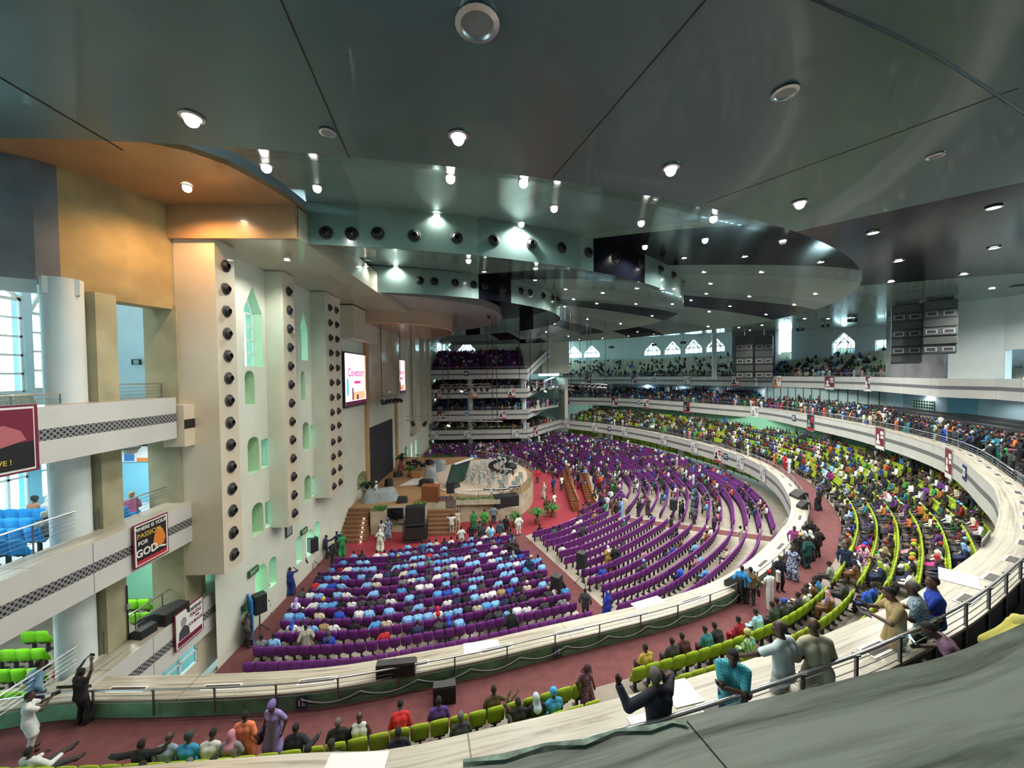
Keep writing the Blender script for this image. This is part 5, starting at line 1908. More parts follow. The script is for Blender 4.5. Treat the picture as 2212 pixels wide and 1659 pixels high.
# ------------------------------------------------------------------ helpers for props
def textm(txt, size, m, parent, O, right, up, name='lettering', depth=.004, align='CENTER', bold=0.0):
    c = bpy.data.curves.new(name, 'FONT')
    c.body = txt; c.size = size; c.align_x = align; c.align_y = 'CENTER'; c.extrude = depth; c.offset = bold; c.resolution_u = 3
    t = bpy.data.objects.new(name, c); COL.objects.link(t)
    bpy.context.view_layer.update()
    me = bpy.data.meshes.new_from_object(t.evaluated_get(bpy.context.evaluated_depsgraph_get()))
    bpy.data.objects.remove(t); bpy.data.curves.remove(c)
    me.name = name
    r, u = Vector(right).normalized(), Vector(up).normalized()
    n = r.cross(u)
    Mx = Matrix((r, u, n)).transposed().to_4x4(); Mx.translation = Vector(O)
    me.transform(Mx)
    me.materials.clear(); me.materials.append(m)
    o = bpy.data.objects.new(name, me); COL.objects.link(o)
    o.parent = parent
    return o
def panel(mb, O, r, u, w, h, n=None, th=.03, mi=0):
    """thin board centred at O"""
    r, u = Vector(r).normalized(), Vector(u).normalized(); n = r.cross(u)
    O = Vector(O)
    q = [O + r * (a * w / 2) + u * (b * h / 2) + n * (c * th / 2) for c in (-1, 1) for a, b in ((-1, -1), (1, -1), (1, 1), (-1, 1))]
    return mb.add(q, [(3, 2, 1, 0), (4, 5, 6, 7), (0, 1, 5, 4), (1, 2, 6, 5), (2, 3, 7, 6), (3, 0, 4, 7)], mi)
M_paper = mat('white_print', (.72, .72, .70), .5)
M_maroon = mat('maroon_print', (.16, .01, .035), .5)
M_bprint = mat('black_print', (.012, .011, .014), .45)
M_rprint = mat('red_print', (.45, .02, .03), .5)
M_oprint = mat('orange_print', (.65, .20, .03), .5)
M_yprint = mat('gold_print', (.50, .38, .06), .5)
M_gprint = mat('grey_print', (.28, .28, .30), .5)
M_navyp = mat('navy_print', (.012, .03, .12), .5)
M_bluep = mat('blue_print', (.03, .18, .45), .5)
M_wood = mat('reddish_wood', (.22, .075, .03), .45, var=.2, vscale=4)
M_pew = mat('honey_wood', (.34, .15, .045), .4, var=.2, vscale=4)
M_deck = mat('tan_stage_carpet', (.33, .19, .085), .9, var=.12, vscale=1.2)
M_deckp = mat('pale_stage_deck', (.60, .47, .36), .6, var=.06, vscale=1)
M_stone = mat('beige_marble_cladding', (.46, .42, .31), .35, var=.25, vscale=1.4)
M_leaf = mat('leaf_green', (.04, .17, .025), .6, var=.5, vscale=6)
M_leafd = mat('dark_leaf_green', (.012, .045, .022), .55, var=.5, vscale=6)
M_drape = mat('grey_dust_sheet', (.27, .31, .33), .8, var=.12, vscale=2)

# ------------------------------------------------------------------ carpets on the main floor
def ell(a, b, t0, t1, n=40):
    return [(-13 + a * cos(t0 + (t1 - t0) * i / n), 43 + b * sin(t0 + (t1 - t0) * i / n)) for i in range(n + 1)]
mb = MB(); mb.prism(ell(23.6, 15.4, -pi / 2, pi / 2), 0.004, .02)
struct('floor_carpet', mb, mat('crimson_carpet', (.27, .025, .04), .95, var=.15, vscale=2), label='crimson carpet round the front of the stage')
mb = MB(); mb.prism([(-12.98, 14), (-11.75, 14), (-11.75, 30), (-12.98, 30)], .004, .03)
def strip(p, q, w):
    d = (q - p).normalized(); n = Vector((-d.y, d.x, 0)) * w
    mb.prism([tuple((p + n)[:2]), tuple((p - n)[:2]), tuple((q - n)[:2]), tuple((q + n)[:2])], .004, .028)
strip(U(1340, 1380, 0), U(1110, 1155, 0), .75)
strip(U(1690, 1168, 0), U(1350, 1122, 0), .5)
struct('floor_aisle_carpet', mb, M_red, label='dull red carpet aisles between the purple seats')

# ------------------------------------------------------------------ stage
SO = [(-13, 33.2), (-11.2, 33.2), (-5.4, 34.2), (-4.1, 34.4), (.2, 34.6)] + [p[:2] for p in catmull([(.2, 34.6), (2.3, 36.2), (3.4, 39.0), (3.8, 43), (2.8, 47), (-.2, 50.2), (-4.3, 52.9)], 5)[1:]] + [(-10, 53.4), (-13, 53.6)]
mb = MB()
n = len(SO)
mb.add([(x, y, 2.0) for x, y in SO], [tuple(range(n))], 0)
for (a, b) in zip(SO, SO[1:]):
    mb.quad((a[0], a[1], 0), (b[0], b[1], 0), (b[0], b[1], 2.0), (a[0], a[1], 2.0), 1)
struct('floor_stage', mb, [M_deck, M_stone], label='raised tan stage with beige marble sides')
mb = MB()
for i, (sc, z) in enumerate(((1.0, .10), (.86, .16))):
    mb.prism([(-1.4 + 6.4 * sc * cos(t * pi / 24) * (1 if cos(t * pi / 24) < 0 else .72), 43.2 + 7.6 * sc * sin(t * pi / 24)) for t in range(48)], 2.0 + .002, 2.0 + z)
struct('floor_oval', mb, M_deckp, label='pale oval platform on the stage')
def steps(name, x0, x1, yb, yt, n, z, label, flare=.0):
    mb = MB()
    for i in range(n):
        t = i / n
        y0 = yb + (yt - yb) * t
        f = flare * (1 - t)
        mb.bb((x0 - 0 * f, y0, 0), (x1 + f, yt, z * (i + 1) / n))
    o = mb.build(name, mat('brown_carpet_steps', (.20, .10, .05), .9, var=.1))
    tag(o, label, 'steps')
    return o
o = steps('stage_steps', -12.95, -11.25, 30.6, 33.2, 8, 2.0, 'brown carpeted steps at the wall end of the stage with a row of step lights', .3)
for i in range(6):
    z = 2.0 * (i + .55) / 8; y = 30.6 + 2.6 * i / 8 - .02
    MB().sphere((-11.6 + .9 * (1 - i / 8) * .5, y, z), (.035, .02, .035), 8, 6).build('step_light', M_lamp, o)
steps('stage_steps', -6.3, -4.15, 31.6, 34.0, 6, 1.4, 'brown carpeted steps in front of the steel stage door', .5)
mb = MB(); mb.bb((-5.4, 34.3, 1.4), (-4.12, 34.42, 2.0 + .45)); d = mb.build('stage_door', M_steel); tag(d, 'double steel door at the head of the middle stage steps', 'door')
MB().bb((-4.78, 34.27, 1.42), (-4.74, 34.31, 2.4)).build('door_joint', M_blackm, d)

def foliage(name, m, parent, c, sx, sy, h, n, size=.16):
    mb = MB()
    for i in range(n):
        x, y, z = c[0] + rnd.uniform(-sx, sx), c[1] + rnd.uniform(-sy, sy), c[2] + rnd.uniform(0, h)
        a, t = rnd.uniform(0, 6.28), rnd.uniform(-.2, 1.1)
        d = Vector((cos(a) * cos(t), sin(a) * cos(t), sin(t))); s_ = d.cross(Vector((0, 0, 1))).normalized() * size * .35
        p = Vector((x, y, z)); L = size * rnd.uniform(.7, 1.4)
        mb.add([p, p + d * L * .5 + s_, p + d * L - Vector((0, 0, L * .25)), p + d * L * .5 - s_], [(0, 1, 2, 3)])
    return mb.build(name, m, parent)
def planter(x0, y0, x1, y1, z0, z1, label, n=260):
    mb = MB(); mb.bb((x0, y0, z0), (x1, y1, z1)); o = mb.build('stage_planter', M_stone)
    tag(o, label, 'planter')
    f = foliage('plants', M_leaf, o, ((x0 + x1) / 2, (y0 + y1) / 2, z1), (x1 - x0) / 2 - .05, (y1 - y0) / 2 - .05, .22, n)
    return o
planter(-10.85, 32.1, -9.6, 33.15, 0, 2.0, 'beige marble planter with green plants beside the wall end steps')
planter(-7.6, 32.6, -6.35, 33.9, 0, 2.0, 'beige marble planter with green plants left of the steel stage door')
mb = MB(); mb.bb((-9.6, 32.6, 0), (-7.6, 33.2, .55)); mb.bb((-9.6, 32.9, .55), (-7.6, 33.3, 1.1)); o = mb.build('stage_planter', M_stone); tag(o, 'stepped low planter of creeping plants below the black screen', 'planter')
foliage('plants', M_leafd, o, (-8.6, 32.75, .55), .95, .12, .1, 120, .12); foliage('plants', M_leafd, o, (-8.6, 33.05, 1.1), .95, .1, .1, 120, .12)
mb = MB(); mb.bb((-3.9, 34.1, 1.7), (.1, 34.6, 2.12)); o = mb.build('stage_planter', M_stone); tag(o, 'long narrow planter box along the top of the stage front', 'planter')
foliage('plants', M_leaf, o, (-1.9, 34.35, 2.12), 1.95, .2, .18, 330, .15)
for k, (cx_, cy_, sx_, lb) in enumerate(((-8, 53.0, 2.4, 'planting along the far edge of the stage'),)):
    o = foliage('stage_plants', M_leaf, None, (cx_, cy_, 2.0), sx_, .3, .3, 200, .2); tag(o, lb, 'plants', kind='stuff')

def speaker_box(p, sz, rz, label, cat='speaker', name='stage_monitor', tilt=0.0, group=None):
    mb = MB(); mb.box((0, 0, sz[2] / 2), sz, taper=.82 if tilt else 1)
    o = mb.build(name, M_black_rubber, bevel=.02); o.location = p; o.rotation_euler = (0, 0, rz)
    g = MB(); g.box((0, -sz[1] / 2 - .008 + (.09 * sz[1] if tilt else 0), sz[2] * .52), (sz[0] * .84, .03, sz[2] * .8), rx=-.09 if tilt else 0); g.build('grille', M_grill, o)
    return tag(o, label, cat, group)
def U2(px, py, z=2.0): return tuple(U(px, py, z))
speaker_box(U2(860, 1029), (.95, .7, .55), .5, 'black wedge monitor in the middle of the tan stage', tilt=1)
speaker_box(U2(840, 1050), (.7, .6, .75), .9, 'black wedge monitor nearest the dark stage backdrop', tilt=1)
speaker_box(U2(869, 1085), (.95, .7, .5), .1, 'black wedge monitor at the front edge of the stage', tilt=1)
speaker_box(U2(921, 1050), (1.5, .8, .7), -.3, 'large black wedge monitor by the white floor sheet', tilt=1)
speaker_box(U2(927, 1003), (.9, .7, .6), 2.6, 'black wedge monitor at the back of the stage', tilt=1)
speaker_box(U2(984, 1053, 2.12), (.8, .7, .45), .6, 'black wedge monitor at the foot of the dark green board', tilt=1)
p = U2(973, 1088, 2.1)
o = empty('tripod_speaker', p, .3, 'black loudspeaker on a tripod at the front of the pale oval', 'speaker')
MB().box((0, 0, 1.45), (.62, .5, .95)).build('cabinet', M_black_rubber, o); MB().box((0, -.26, 1.45), (.5, .02, .82)).build('grille', M_grill, o); MB().tube([(0, 0, .3), (0, 0, 1.0)], .03).build('pole', M_blackm, o)
for k in range(3):
    MB().tube([(0, 0, .5), (.4 * cos(k * 2.1), .4 * sin(k * 2.1), 0)], .018, 5).build('leg', M_blackm, o)
# black stack on its cart, black display, sub on block
p = U2(898, 1168, 0)
o = empty('speaker_cart', p, .12, 'tall black speaker stack on a wheeled frame in front of the stage', 'speaker')
MB().box((0, 0, .75), (1.7, 1.0, .9)).build('cart_load', M_black_rubber, o); MB().box((0, .1, 2.05), (1.5, .8, 1.5)).build('cabinet', M_blackm, o); MB().box((0, -.31, 2.05), (1.36, .03, 1.36)).build('grille', M_grill, o)
fr = MB()
for sx in (-.92, .92):
    for sy in (-.55, .55):
        fr.tube([(sx, sy, .1), (sx, sy, 1.5)], .035, 5)
for sx in (-.92, .92): fr.tube([(sx, -.55, 1.5), (sx, .55, 1.5)], .035, 5); fr.tube([(sx, -.55, .2), (sx, .55, .2)], .035, 5)
for sy in (-.55, .55): fr.tube([(-.92, sy, 1.5), (.92, sy, 1.5)], .035, 5); fr.tube([(-.92, sy, .2), (.92, sy, .2)], .035, 5)
fr.build('frame', M_blackm, o)
for sx in (-.9, .9):
    for sy in (-.5, .5):
        MB().lathe([(.001, -.03), (.1, -.03), (.1, .03), (.001, .03)], 12, M=Matrix.Rotation(pi / 2, 3, 'Y'), c=(sx, sy, .1)).build('wheel', M_dark, o)
p = U2(859, 1117, 1.1)
o = empty('stage_display', (p[0], 32.8, 1.12), 0, 'black flat display in front of the stepped planter', 'screen')
MB().box((0, -.35, .55), (1.35, .07, .95)).build('panel', M_blackm, o); MB().box((0, -.395, .55), (1.26, .012, .86)).build('glass', mat('dark_glass', (.006, .007, .01), .08), o); MB().box((0, -.3, .05), (.5, .3, .1)).build('stand', M_blackm, o)
mb = MB(); q = U2(1094, 1122, 0); mb.bb((q[0] - 1.1, q[1] - .5, 0), (q[0] + 1.1, q[1] + .6, 1.3)); tag(mb.build('stage_plinth', M_stone), 'pale beige block by the stage carrying a black speaker', 'plinth')
speaker_box((q[0], q[1], 1.3), (2.2, 1.0, 1.0), .25, 'wide black double speaker on a pale block beside the stage', name='bass_speaker')
# covered things
def drape(p, sx, sy, h, label, rz=0):
    n = 20; mb = MB(); vs_, fs = [], []
    rings = [(1.25, 0), (1.12, .35), (1.04, .75), (.98, .95), (.7, 1.0), (.01, 1.03)]
    for k, (r, z) in enumerate(rings):
        for j in range(n):
            t = 2 * pi * j / n
            w = 1 + .09 * sin(5 * t + k) * (1 - z * .7)
            sq = 1 / max(abs(cos(t)), abs(sin(t))) ** .6
            vs_.append((sx * r * w * sq * cos(t), sy * r * w * sq * sin(t), h * z * (1 + .06 * sin(3 * t))))
    for k in range(len(rings) - 1):
        for j in range(n):
            a, b = k * n + j, k * n + (j + 1) % n
            fs.append((a, b, b + n, a + n))
    mb.add(vs_, fs); o = mb.build('covered_instrument', M_drape, smooth=True); o.location = p; o.rotation_euler = (0, 0, rz)
    return tag(o, label, 'covered equipment')
drape(U2(822, 1080), 1.3, .7, 1.0, 'large bulky item under a grey dust sheet at the stage front', .3)
drape(U2(931, 1040), .55, .5, 1.5, 'tall item under a grey dust sheet on the stage beside the white floor sheet')
drape(U2(951, 1018), .6, .5, 1.3, 'item under a grey dust sheet farther back on the stage')
mb = MB(); q = U2(903, 1040); mb.prism([(q[0] - 1.6, q[1] - 1.5), (q[0] + 1.0, q[1] - 1.2), (q[0] + 1.5, q[1] + .9), (q[0] - .6, q[1] + 1.7)], 2.005, 2.03)
tag(mb.build('floor_sheet', mat('white_sheet', (.66, .64, .6), .8, var=.12)), 'crumpled white sheet lying on the tan stage', 'sheet')
mb = MB(); q = U2(899, 1032, 2.03); mb.box((q[0], q[1], 2.36), (.9, .5, .6)); tag(mb.build('wooden_box', M_pew), 'small orange brown wooden box standing on the white floor sheet', 'box')
o = empty('wooden_lectern', U2(929, 1084), -.2, 'reddish wooden panelled lectern at the front of the stage', 'lectern')
MB().box((0, 0, .7), (1.6, .12, 1.4)).build('front_panel', M_wood, o); MB().box((0, .25, 1.42), (1.6, .6, .06), rx=.2).build('top', M_wood, o)
for sx in (-.74, .74): MB().box((sx, .25, .7), (.1, .5, 1.4)).build('side_panel', M_wood, o)
o = empty('tilted_board', U2(990, 1050, 2.12), 0, 'tall dark green board with a white edge leaning on the pale oval', 'board')
mb = MB(); panel(mb, (0, .3, 1.3), (.55, .85, 0), (.3, -.1, 1), 3.0, 2.4, th=.12); mb.build('face', mat('dark_green_board', (.01, .06, .05), .5), o)
mb = MB(); panel(mb, (.62, .2, 2.5), (.55, .85, 0), (.3, -.1, 1), 3.05, .12, th=.16); mb.build('edge', M_paper, o)
def palm(p, h, r, label, m=None, name='palm_plant'):
    o = empty(name, p, rnd.uniform(0, 6), label, 'plant')
    MB().lathe([(.0, 0), (.22, 0), (.28, .45), (.2, .45), (.0, .4)], 12).build('pot', mat('terracotta', (.2, .09, .05), .7), o, smooth='auto')
    mb = MB()
    for i in range(22):
        a = i * 2.4; L = r * rnd.uniform(.7, 1.1); up = h * rnd.uniform(.55, 1)
        pts = [Vector((0, 0, .4)), Vector((cos(a) * L * .35, sin(a) * L * .35, .4 + up * .7)), Vector((cos(a) * L, sin(a) * L, .4 + up * .62))]
        s_ = Vector((-sin(a), cos(a), 0)) * .09
        mb.add([pts[0], pts[1] + s_, pts[2], pts[1] - s_], [(0, 1, 2, 3)])
        for q in range(6):
            c = pts[1] + (pts[2] - pts[1]) * (q / 6)
            for sg in (-1, 1):
                mb.add([c, c + s_ * sg * 2.4 + Vector((0, 0, -.12)), c + (pts[2] - pts[1]) * .12], [(0, 1, 2)])
    mb.build('fronds', m or M_leafd, o)
    return o
palm(U2(793, 1070), 1.5, .9, 'dark potted palm beside the grille door by the stage')
palm(U2(868, 1014), 2.4, .8, 'tall dark potted palm right of the dark stage backdrop')
palm(U2(885, 1030), 1.2, .6, 'small green potted plant in the middle of the stage', M_leaf)
palm((3.4, 33.6, 0), 1.6, .9, 'bright green leafy plant beside the front of the orchestra', M_leaf)
palm((5.0, 35.2, 0), 1.2, .8, 'leafy plant among the floral display right of the orchestra', M_leaf)
palm((1.4, 33.0, 0), 1.4, .7, 'green leafy plant before the marble stage front', M_leaf)
palm(tuple(U(1140, 792, 15.2)), 2.2, 1.3, 'large dark potted palm at the right end of the uppermost gallery')
# grand piano and keyboards
o = empty('grand_piano', U2(1103, 1023, 2.0), -.5, 'black grand piano with raised lid at the back of the orchestra', 'piano')
MB().prism([(-.75, -.9), (.75, -.9), (.75, .1), (.5, .6), (.1, 1.1), (-.4, 1.2), (-.75, .9)], .65, 1.0).build('case', M_blackm, o)
mb = MB(); mb.add([(-.75, .9, 1.02), (-.75, -.5, 1.02), (.35, -.5, 1.9), (.1, 1.0, 1.9)], [(0, 1, 2, 3)]); mb.add([(-.75, .9, 1.06), (-.75, -.5, 1.06), (.35, -.5, 1.94), (.1, 1.0, 1.94)], [(3, 2, 1, 0)]); mb.build('lid', mat('piano_black', (.01, .01, .012), .1), o)
for x, y in ((-.65, -.75), (.65, -.75), (-.3, .95)): MB().tube([(x, y, 0), (x, y, .66)], .06, 6).build('leg', M_blackm, o)
MB().box((0, -1.0, .78), (1.3, .22, .06)).build('keys', M_paper, o)
for i, (a, b) in enumerate(((1062, 1071), (1083, 1072), (1105, 1066))):
    o = empty('keyboard', U2(a, b + 4, 2.1), .2, ('left', 'middle', 'right')[i] + 'most of the three electronic keyboards at the orchestra front', 'keyboard')
    MB().box((0, 0, .85), (1.5, .35, .1)).build('body', M_blackm, o); MB().box((0, -.08, .905), (1.36, .16, .015)).build('keys', M_paper, o)
    for sx in (-.5, .5): MB().tube([(sx, -.2, 0), (-sx, .2, .82)], .025, 5).build('leg', M_blackm, o)
# orchestra chairs in arcs
def chair():
    o = MB().box((0, 0, .45), (.46, .44, .06)).build('orchestra_chair', mat('silver_grey_seat', (.36, .41, .42), .4))
    MB().box((0, -.22, .74), (.44, .05, .4), rx=.12).build('backrest', mat('silver_grey_seat'), o)
    for sx in (-.2, .2):
        for sy in (-.2, .2):
            MB().tube([(sx, sy, 0), (sx, sy, .43)], .018, 4).build('leg', M_steel, o)
    return o
ch = None; nC = 0
for k, rr_ in enumerate((2.2, 3.1, 4.0, 4.9, 5.8, 6.6)):
    n = int(rr_ * 2.2)
    for j in range(n):
        t = pi * .62 + (1.42 - .62) * pi * j / (n - 1) + (.05 if k % 2 else 0)
        x, y = 2.9 + rr_ * cos(t), 42.0 + rr_ * .92 * sin(t)
        if ch is None: ch = chair(); o = ch
        else: o = dup(ch)
        nC += 1
        o.location = (x, y, 2.17); o.rotation_euler = (0, 0, t - pi / 2 + pi + rnd.uniform(-.2, .2))
        tag(o, 'silver grey orchestra chair, %s from the front in %s arc outward' % (ordn(j), ordn(k)), 'chair', 'orchestra chairs')
ms = None
for j in range(14):
    t = pi * .66 + .72 * pi * j / 13; x, y = 2.9 + 3.8 * cos(t), 42.2 + 3.9 * sin(t)
    if ms is None:
        ms = MB().tube([(0, 0, 0), (0, 0, 1.0)], .02, 5).build('music_stand', M_blackm); MB().box((0, 0, 1.1), (.5, .03, .34), rx=-.4).build('desk', M_blackm, ms); o = ms
        MB().tube([(-.25, 0, .02), (.25, 0, .02)], .018, 4).build('foot', M_blackm, ms)
    else: o = dup(ms)
    o.location = (x, y, 2.17); o.rotation_euler = (0, 0, t); tag(o, 'black music stand, %s round the arc of orchestra chairs' % ordn(j), 'music stand', 'music stands')
# drum kit cluster at the rear of the stage
o = empty('drum_kit', U2(893, 1015), 0, 'dark drum kit with cymbals at the back left of the stage', 'drum kit')
for x, y, r, z in ((0, 0, .5, .5), (-.6, .3, .3, .8), (.6, .3, .3, .8), (0, .6, .3, .95), (1.1, .1, .36, .55)):
    MB().lathe([(.001, 0), (r, 0), (r, .35), (.001, .35)], 16, c=(x, y, z - .2)).build('drum', M_blackm, o, smooth='auto')
for x, y, z in ((-1, .5, 1.4), (1.2, .7, 1.5), (.3, 1.0, 1.6)):
    MB().lathe([(.001, .05), (.35, 0), (.001, .02)], 16, c=(x, y, z)).build('cymbal', mat('brass', (.5, .33, .1), .3, metal=1), o); MB().tube([(x, y, 0), (x, y, z)], .02, 4).build('stand', M_blackm, o)
# steel and glass balustrade round the orchestra
mb = MB()
bp = [p for p in d3(SO) if p[0] > -4.2 and p[1] < 53]
tops = [(p[0] * .985, p[1], 2.95) for p in bp]
o = MB().tube(tops, .035, 6).build('stage_balustrade', M_steel)
tag(o, 'steel handrail with clear panels round the edge of the orchestra', 'balustrade')
for p in resample(bp, 2.2): MB().tube([(p[0] * .985, p[1], 2.0), (p[0] * .985, p[1], 2.95)], .03, 5).build('post', M_steel, o)
g = MB()
for a, b in zip(tops, tops[1:]): g.quad((a[0], a[1], 2.05), (b[0], b[1], 2.05), (b[0], b[1], 2.9), (a[0], a[1], 2.9))
g.build('glass', M_pane, o)

# backdrop and screens on the stage wall
mb = MB(); mb.bb((XW + .01, 38.1, 2.0), (XW + .14, 46.6, 8.2)); tag(mb.build('stage_backdrop', mat('dark_navy_backdrop', (.018, .02, .03), .6)), 'tall dark blank backdrop standing at the back of the stage', 'backdrop')
scr_em = mat('lit_screen', (.1, .1, .1), .4, emit=(1.0, .72, .80), estr=1.5)
def bigscreen(y0, y1, z0, z1, label):
    o = MB().bb((XW + .02, y0 - .1, z0 - .1), (XW + .22, y1 + .1, z1 + .1)).build('video_screen', M_blackm); tag(o, label, 'screen')
    x = XW + .226
    def area(a, b, c, d, nm, m, dx=0):
        q = MB(); q.quad((x + dx, y0 + (y1 - y0) * a, z0 + (z1 - z0) * c), (x + dx, y0 + (y1 - y0) * b, z0 + (z1 - z0) * c), (x + dx, y0 + (y1 - y0) * b, z0 + (z1 - z0) * d), (x + dx, y0 + (y1 - y0) * a, z0 + (z1 - z0) * d)); return q.build(nm, m, o)
    area(0, 1, 0, 1, 'picture', scr_em)
    dk = mat('screen_dark', (.01, .01, .01), .4, emit=(.10, .01, .05), estr=.6); og = mat('screen_orange', (.1, .1, .1), .4, emit=(1, .42, .22), estr=1.0); cy = mat('screen_cyan', (.1, .1, .1), .4, emit=(.12, .5, .75), estr=1.0); mg = mat('screen_magenta', (.1, .02, .05), .4, emit=(.65, .02, .22), estr=1.0)
    area(0, 1, 0, .085, 'footer_strip', dk, .004); area(.3, .95, .1, .26, 'orange_block', og, .004); area(.05, .16, .2, .52, 'cyan_block', cy, .004); area(.40, .72, .42, .47, 'magenta_bar', mg, .004)
    area(.30, .36, .1, .34, 'dark_block', dk, .008); area(.52, .6, .1, .2, 'dark_block', dk, .008); area(.93, 1, .26, 1, 'orange_edge', og, .004)
    textm('Covenant', (y1 - y0) * .2, mg, o, (x + .01, (y0 + y1) / 2 + .05, z0 + (z1 - z0) * .63), (0, 1, 0), (0, 0, 1), bold=.012)
    return o
bigscreen(32.35, 37.3, 10.85, 15.4, 'lit pink video screen left of the bulging half column')
bigscreen(48.9, 53.0, 11.1, 15.5, 'lit pink video screen right of the bulging half column')

# exit signs over the wall doors, wall sign, grille doors
def exit_sign(px, py, label):
    p = UX(px, py, XW + .08); o = MB().box(p, (.1, .75, .34)).build('exit_sign', mat('exit_green', (.01, .10, .04), .5)); tag(o, label, 'sign')
    textm('EXIT', .27, M_paper, o, (p.x + .056, p.y, p.z), (0, 1, 0), (0, 0, 1))
exit_sign(547, 1234, 'green exit sign over the bright nearest wall door'); exit_sign(657, 1147, 'green exit sign over the second wall door'); exit_sign(797, 957, 'green exit sign high on the wall beside the far pier')
for (a, b, c, d, lb) in ((538, 1240, 564, 1333, 'open blue door leaf at the bright wall doorway'),):
    p = UX(a - 2, d, XW); o = MB().box((XW + .34, p.y - .33, 1.15), (.9, .06, 2.3), rz=-.8).build('wall_door', mat('sky_blue_door', (.02, .22, .60), .5)); tag(o, lb, 'door'); MB().box((XW + .58, p.y - .62, 1.1), (.12, .12, .05)).build('handle', M_steel, o)
p = UX(624, 1145, XW + .05); o = MB().box(p, (.05, .7, .75)).build('wall_notice', M_dark); tag(o, 'small dark framed notice board on the wall below the second pier', 'notice board'); MB().box(p + Vector((.03, 0, .0)), (.01, .5, .55)).build('print', M_gprint, o)
mb = MB(); y0, y1 = yv(766), yv(786)
for k in range(8): mb.tube([(XW - .1, y0 + (y1 - y0) * k / 7, 2), (XW - .1, y0 + (y1 - y0) * k / 7, 4.6)], .03, 4)
for k in range(8): mb.tube([(XW - .1, y0, 2.1 + .35 * k), (XW - .1, y1, 2.1 + .35 * k)], .03, 4)
tag(mb.build('grille_gate', mat('gold_grille', (.35, .3, .15), .4)), 'arched lattice gate in the wall beside the stage', 'gate')
p = UX(729, 1140, -12.2); o = MB().box((-12.3, p.y, 1.0), (.12, 1.5, 2.0), rx=0).build('leaning_poster', M_gprint); o.rotation_euler = (0, 0, .1); o.location = (-1.3, 1.2, 0); tag(o, 'dark framed poster board leaning near the wall end stage steps', 'poster')

# speakers on stands beside the near wall
def stand_speaker(px, py, label, h=2.0):
    q = U(px, py, 0); o = empty('floor_speaker', q, .9, label, 'speaker')
    MB().box((0, 0, h - .3), (.55, .5, .95)).build('cabinet', M_black_rubber, o); MB().box((0, -.26, h - .3), (.46, .02, .84)).build('grille', M_grill, o); MB().tube([(0, 0, .3), (0, 0, h - .6)], .03).build('pole', M_blackm, o)
    for k in range(3): MB().tube([(0, 0, .6), (.45 * cos(k * 2.1), .45 * sin(k * 2.1), .02)], .02, 5).build('leg', M_blackm, o)
stand_speaker(562, 1372, 'black loudspeaker on a stand near the bright wall doorway')
stand_speaker(677, 1228, 'black loudspeaker on a stand near the second wall door')
stand_speaker(1203, 1308, 'black loudspeaker on a stand in the aisle at the corner of the right seats', 1.6)
stand_speaker(1257, 1262, 'black loudspeaker on a stand among the right seat rows', 1.9)
stand_speaker(1455, 1128, 'black loudspeaker on a stand at the upper aisle of the right rows', 1.9)
stand_speaker(1010, 1000, 'black loudspeaker on a stand behind the orchestra', 2.6)

# wooden pews at the front of the right rows
pw = None
for r_ in range(2):
    for j in range(15):
        px, py = (1222 + 8 * r_ * 4.6 + j * 1.0 + (j / 14) ** 2 * 6, 1022 + j * 5.4 + r_ * 2)
        q = U(px, py + 4, 0)
        if pw is None:
            pw = MB().box((0, -.25, .75), (1.0, .08, .9), rx=.1).build('wooden_pew', M_pew)
            MB().box((0, .05, .45), (1.0, .6, .07)).build('seat', M_pew, pw)
            for sx in (-.5, .5): MB().box((sx, .02, .45), (.07, .62, .9)).build('side_panel', M_wood, pw)
            o = pw
        else: o = dup(pw)
        o.location = q; o.rotation_euler = (0, 0, pi / 2 + .35 - j * .03)
        tag(o, 'honey wood pew, %s from the back in the %s column by the orchestra' % (ordn(j), ('inner', 'outer')[r_]), 'pew', 'wooden pews')

# ------------------------------------------------------------------ balcony rails
def railing(path, d, zl, zf, step, label, wires=3, rise=.36, r=.03, x0=-9e9):
    q = offset(path, d)
    q = [p for p in q if p[0] > x0]
    o = MB().tube([(p[0], p[1], zl + rise + p[2]) for p in q], r, 6).build('balcony_railing', M_steel, smooth=True)
    tag(o, label, 'railing')
    w = MB()
    for k in range(wires):
        z = zl + rise * (k + .4) / wires - (.1 if rise < .5 else 0)
        w.tube([(p[0], p[1], z + p[2]) for p in q], r * .3, 4)
    w.build('wire', M_steel, o)
    ps = resample(q, step)
    proto = None
    vis_ps = [p for p in ps if vis((p[0], p[1], zl + rise * .8), .4)]
    for k, p in enumerate(vis_ps[:100]):
        if proto is None:
            mb = MB(); mb.box((0, 0, (zf + zl + rise) / 2 - zl), (.045, .045, zl + rise - zf)); mb.box((0, 0, rise), (.09, .09, .03)); proto = mb.build('post', M_steeld, o); c = proto
        else:
            c = proto.copy(); COL.objects.link(c); c.parent = o
        c.location = (p[0], p[1], zl + p[2])
    return o
h1 = [i for i, p in enumerate(T1) if p[1] > 24][0]
railing(T1[:h1 + 1], 1.0, Z1, F1Z + .15, 1.85, 'steel railing behind the near ledge of the lowest balcony')
railing(T1[h1:], 1.0, Z1, F1Z + .15, 1.6, 'steel railing along the far ledge of the lowest balcony', r=.035)
h2 = [i for i, p in enumerate(T2) if p[0] > 24][0]
railing(T2[:h2 + 1], .98, Z2, F2Z + .1, 1.3, 'steel railing on the near ledge of the middle balcony', rise=.5, r=.032)
railing(T2[h2:], .98, Z2, F2Z + .1, 1.5, 'steel railing along the far ledge of the middle balcony', rise=.45, r=.035)
railing(T3[k3 + 1:], .9, Z3, F3Z + .2, 1.9, 'steel railing along the far top balcony', rise=.5, r=.035)
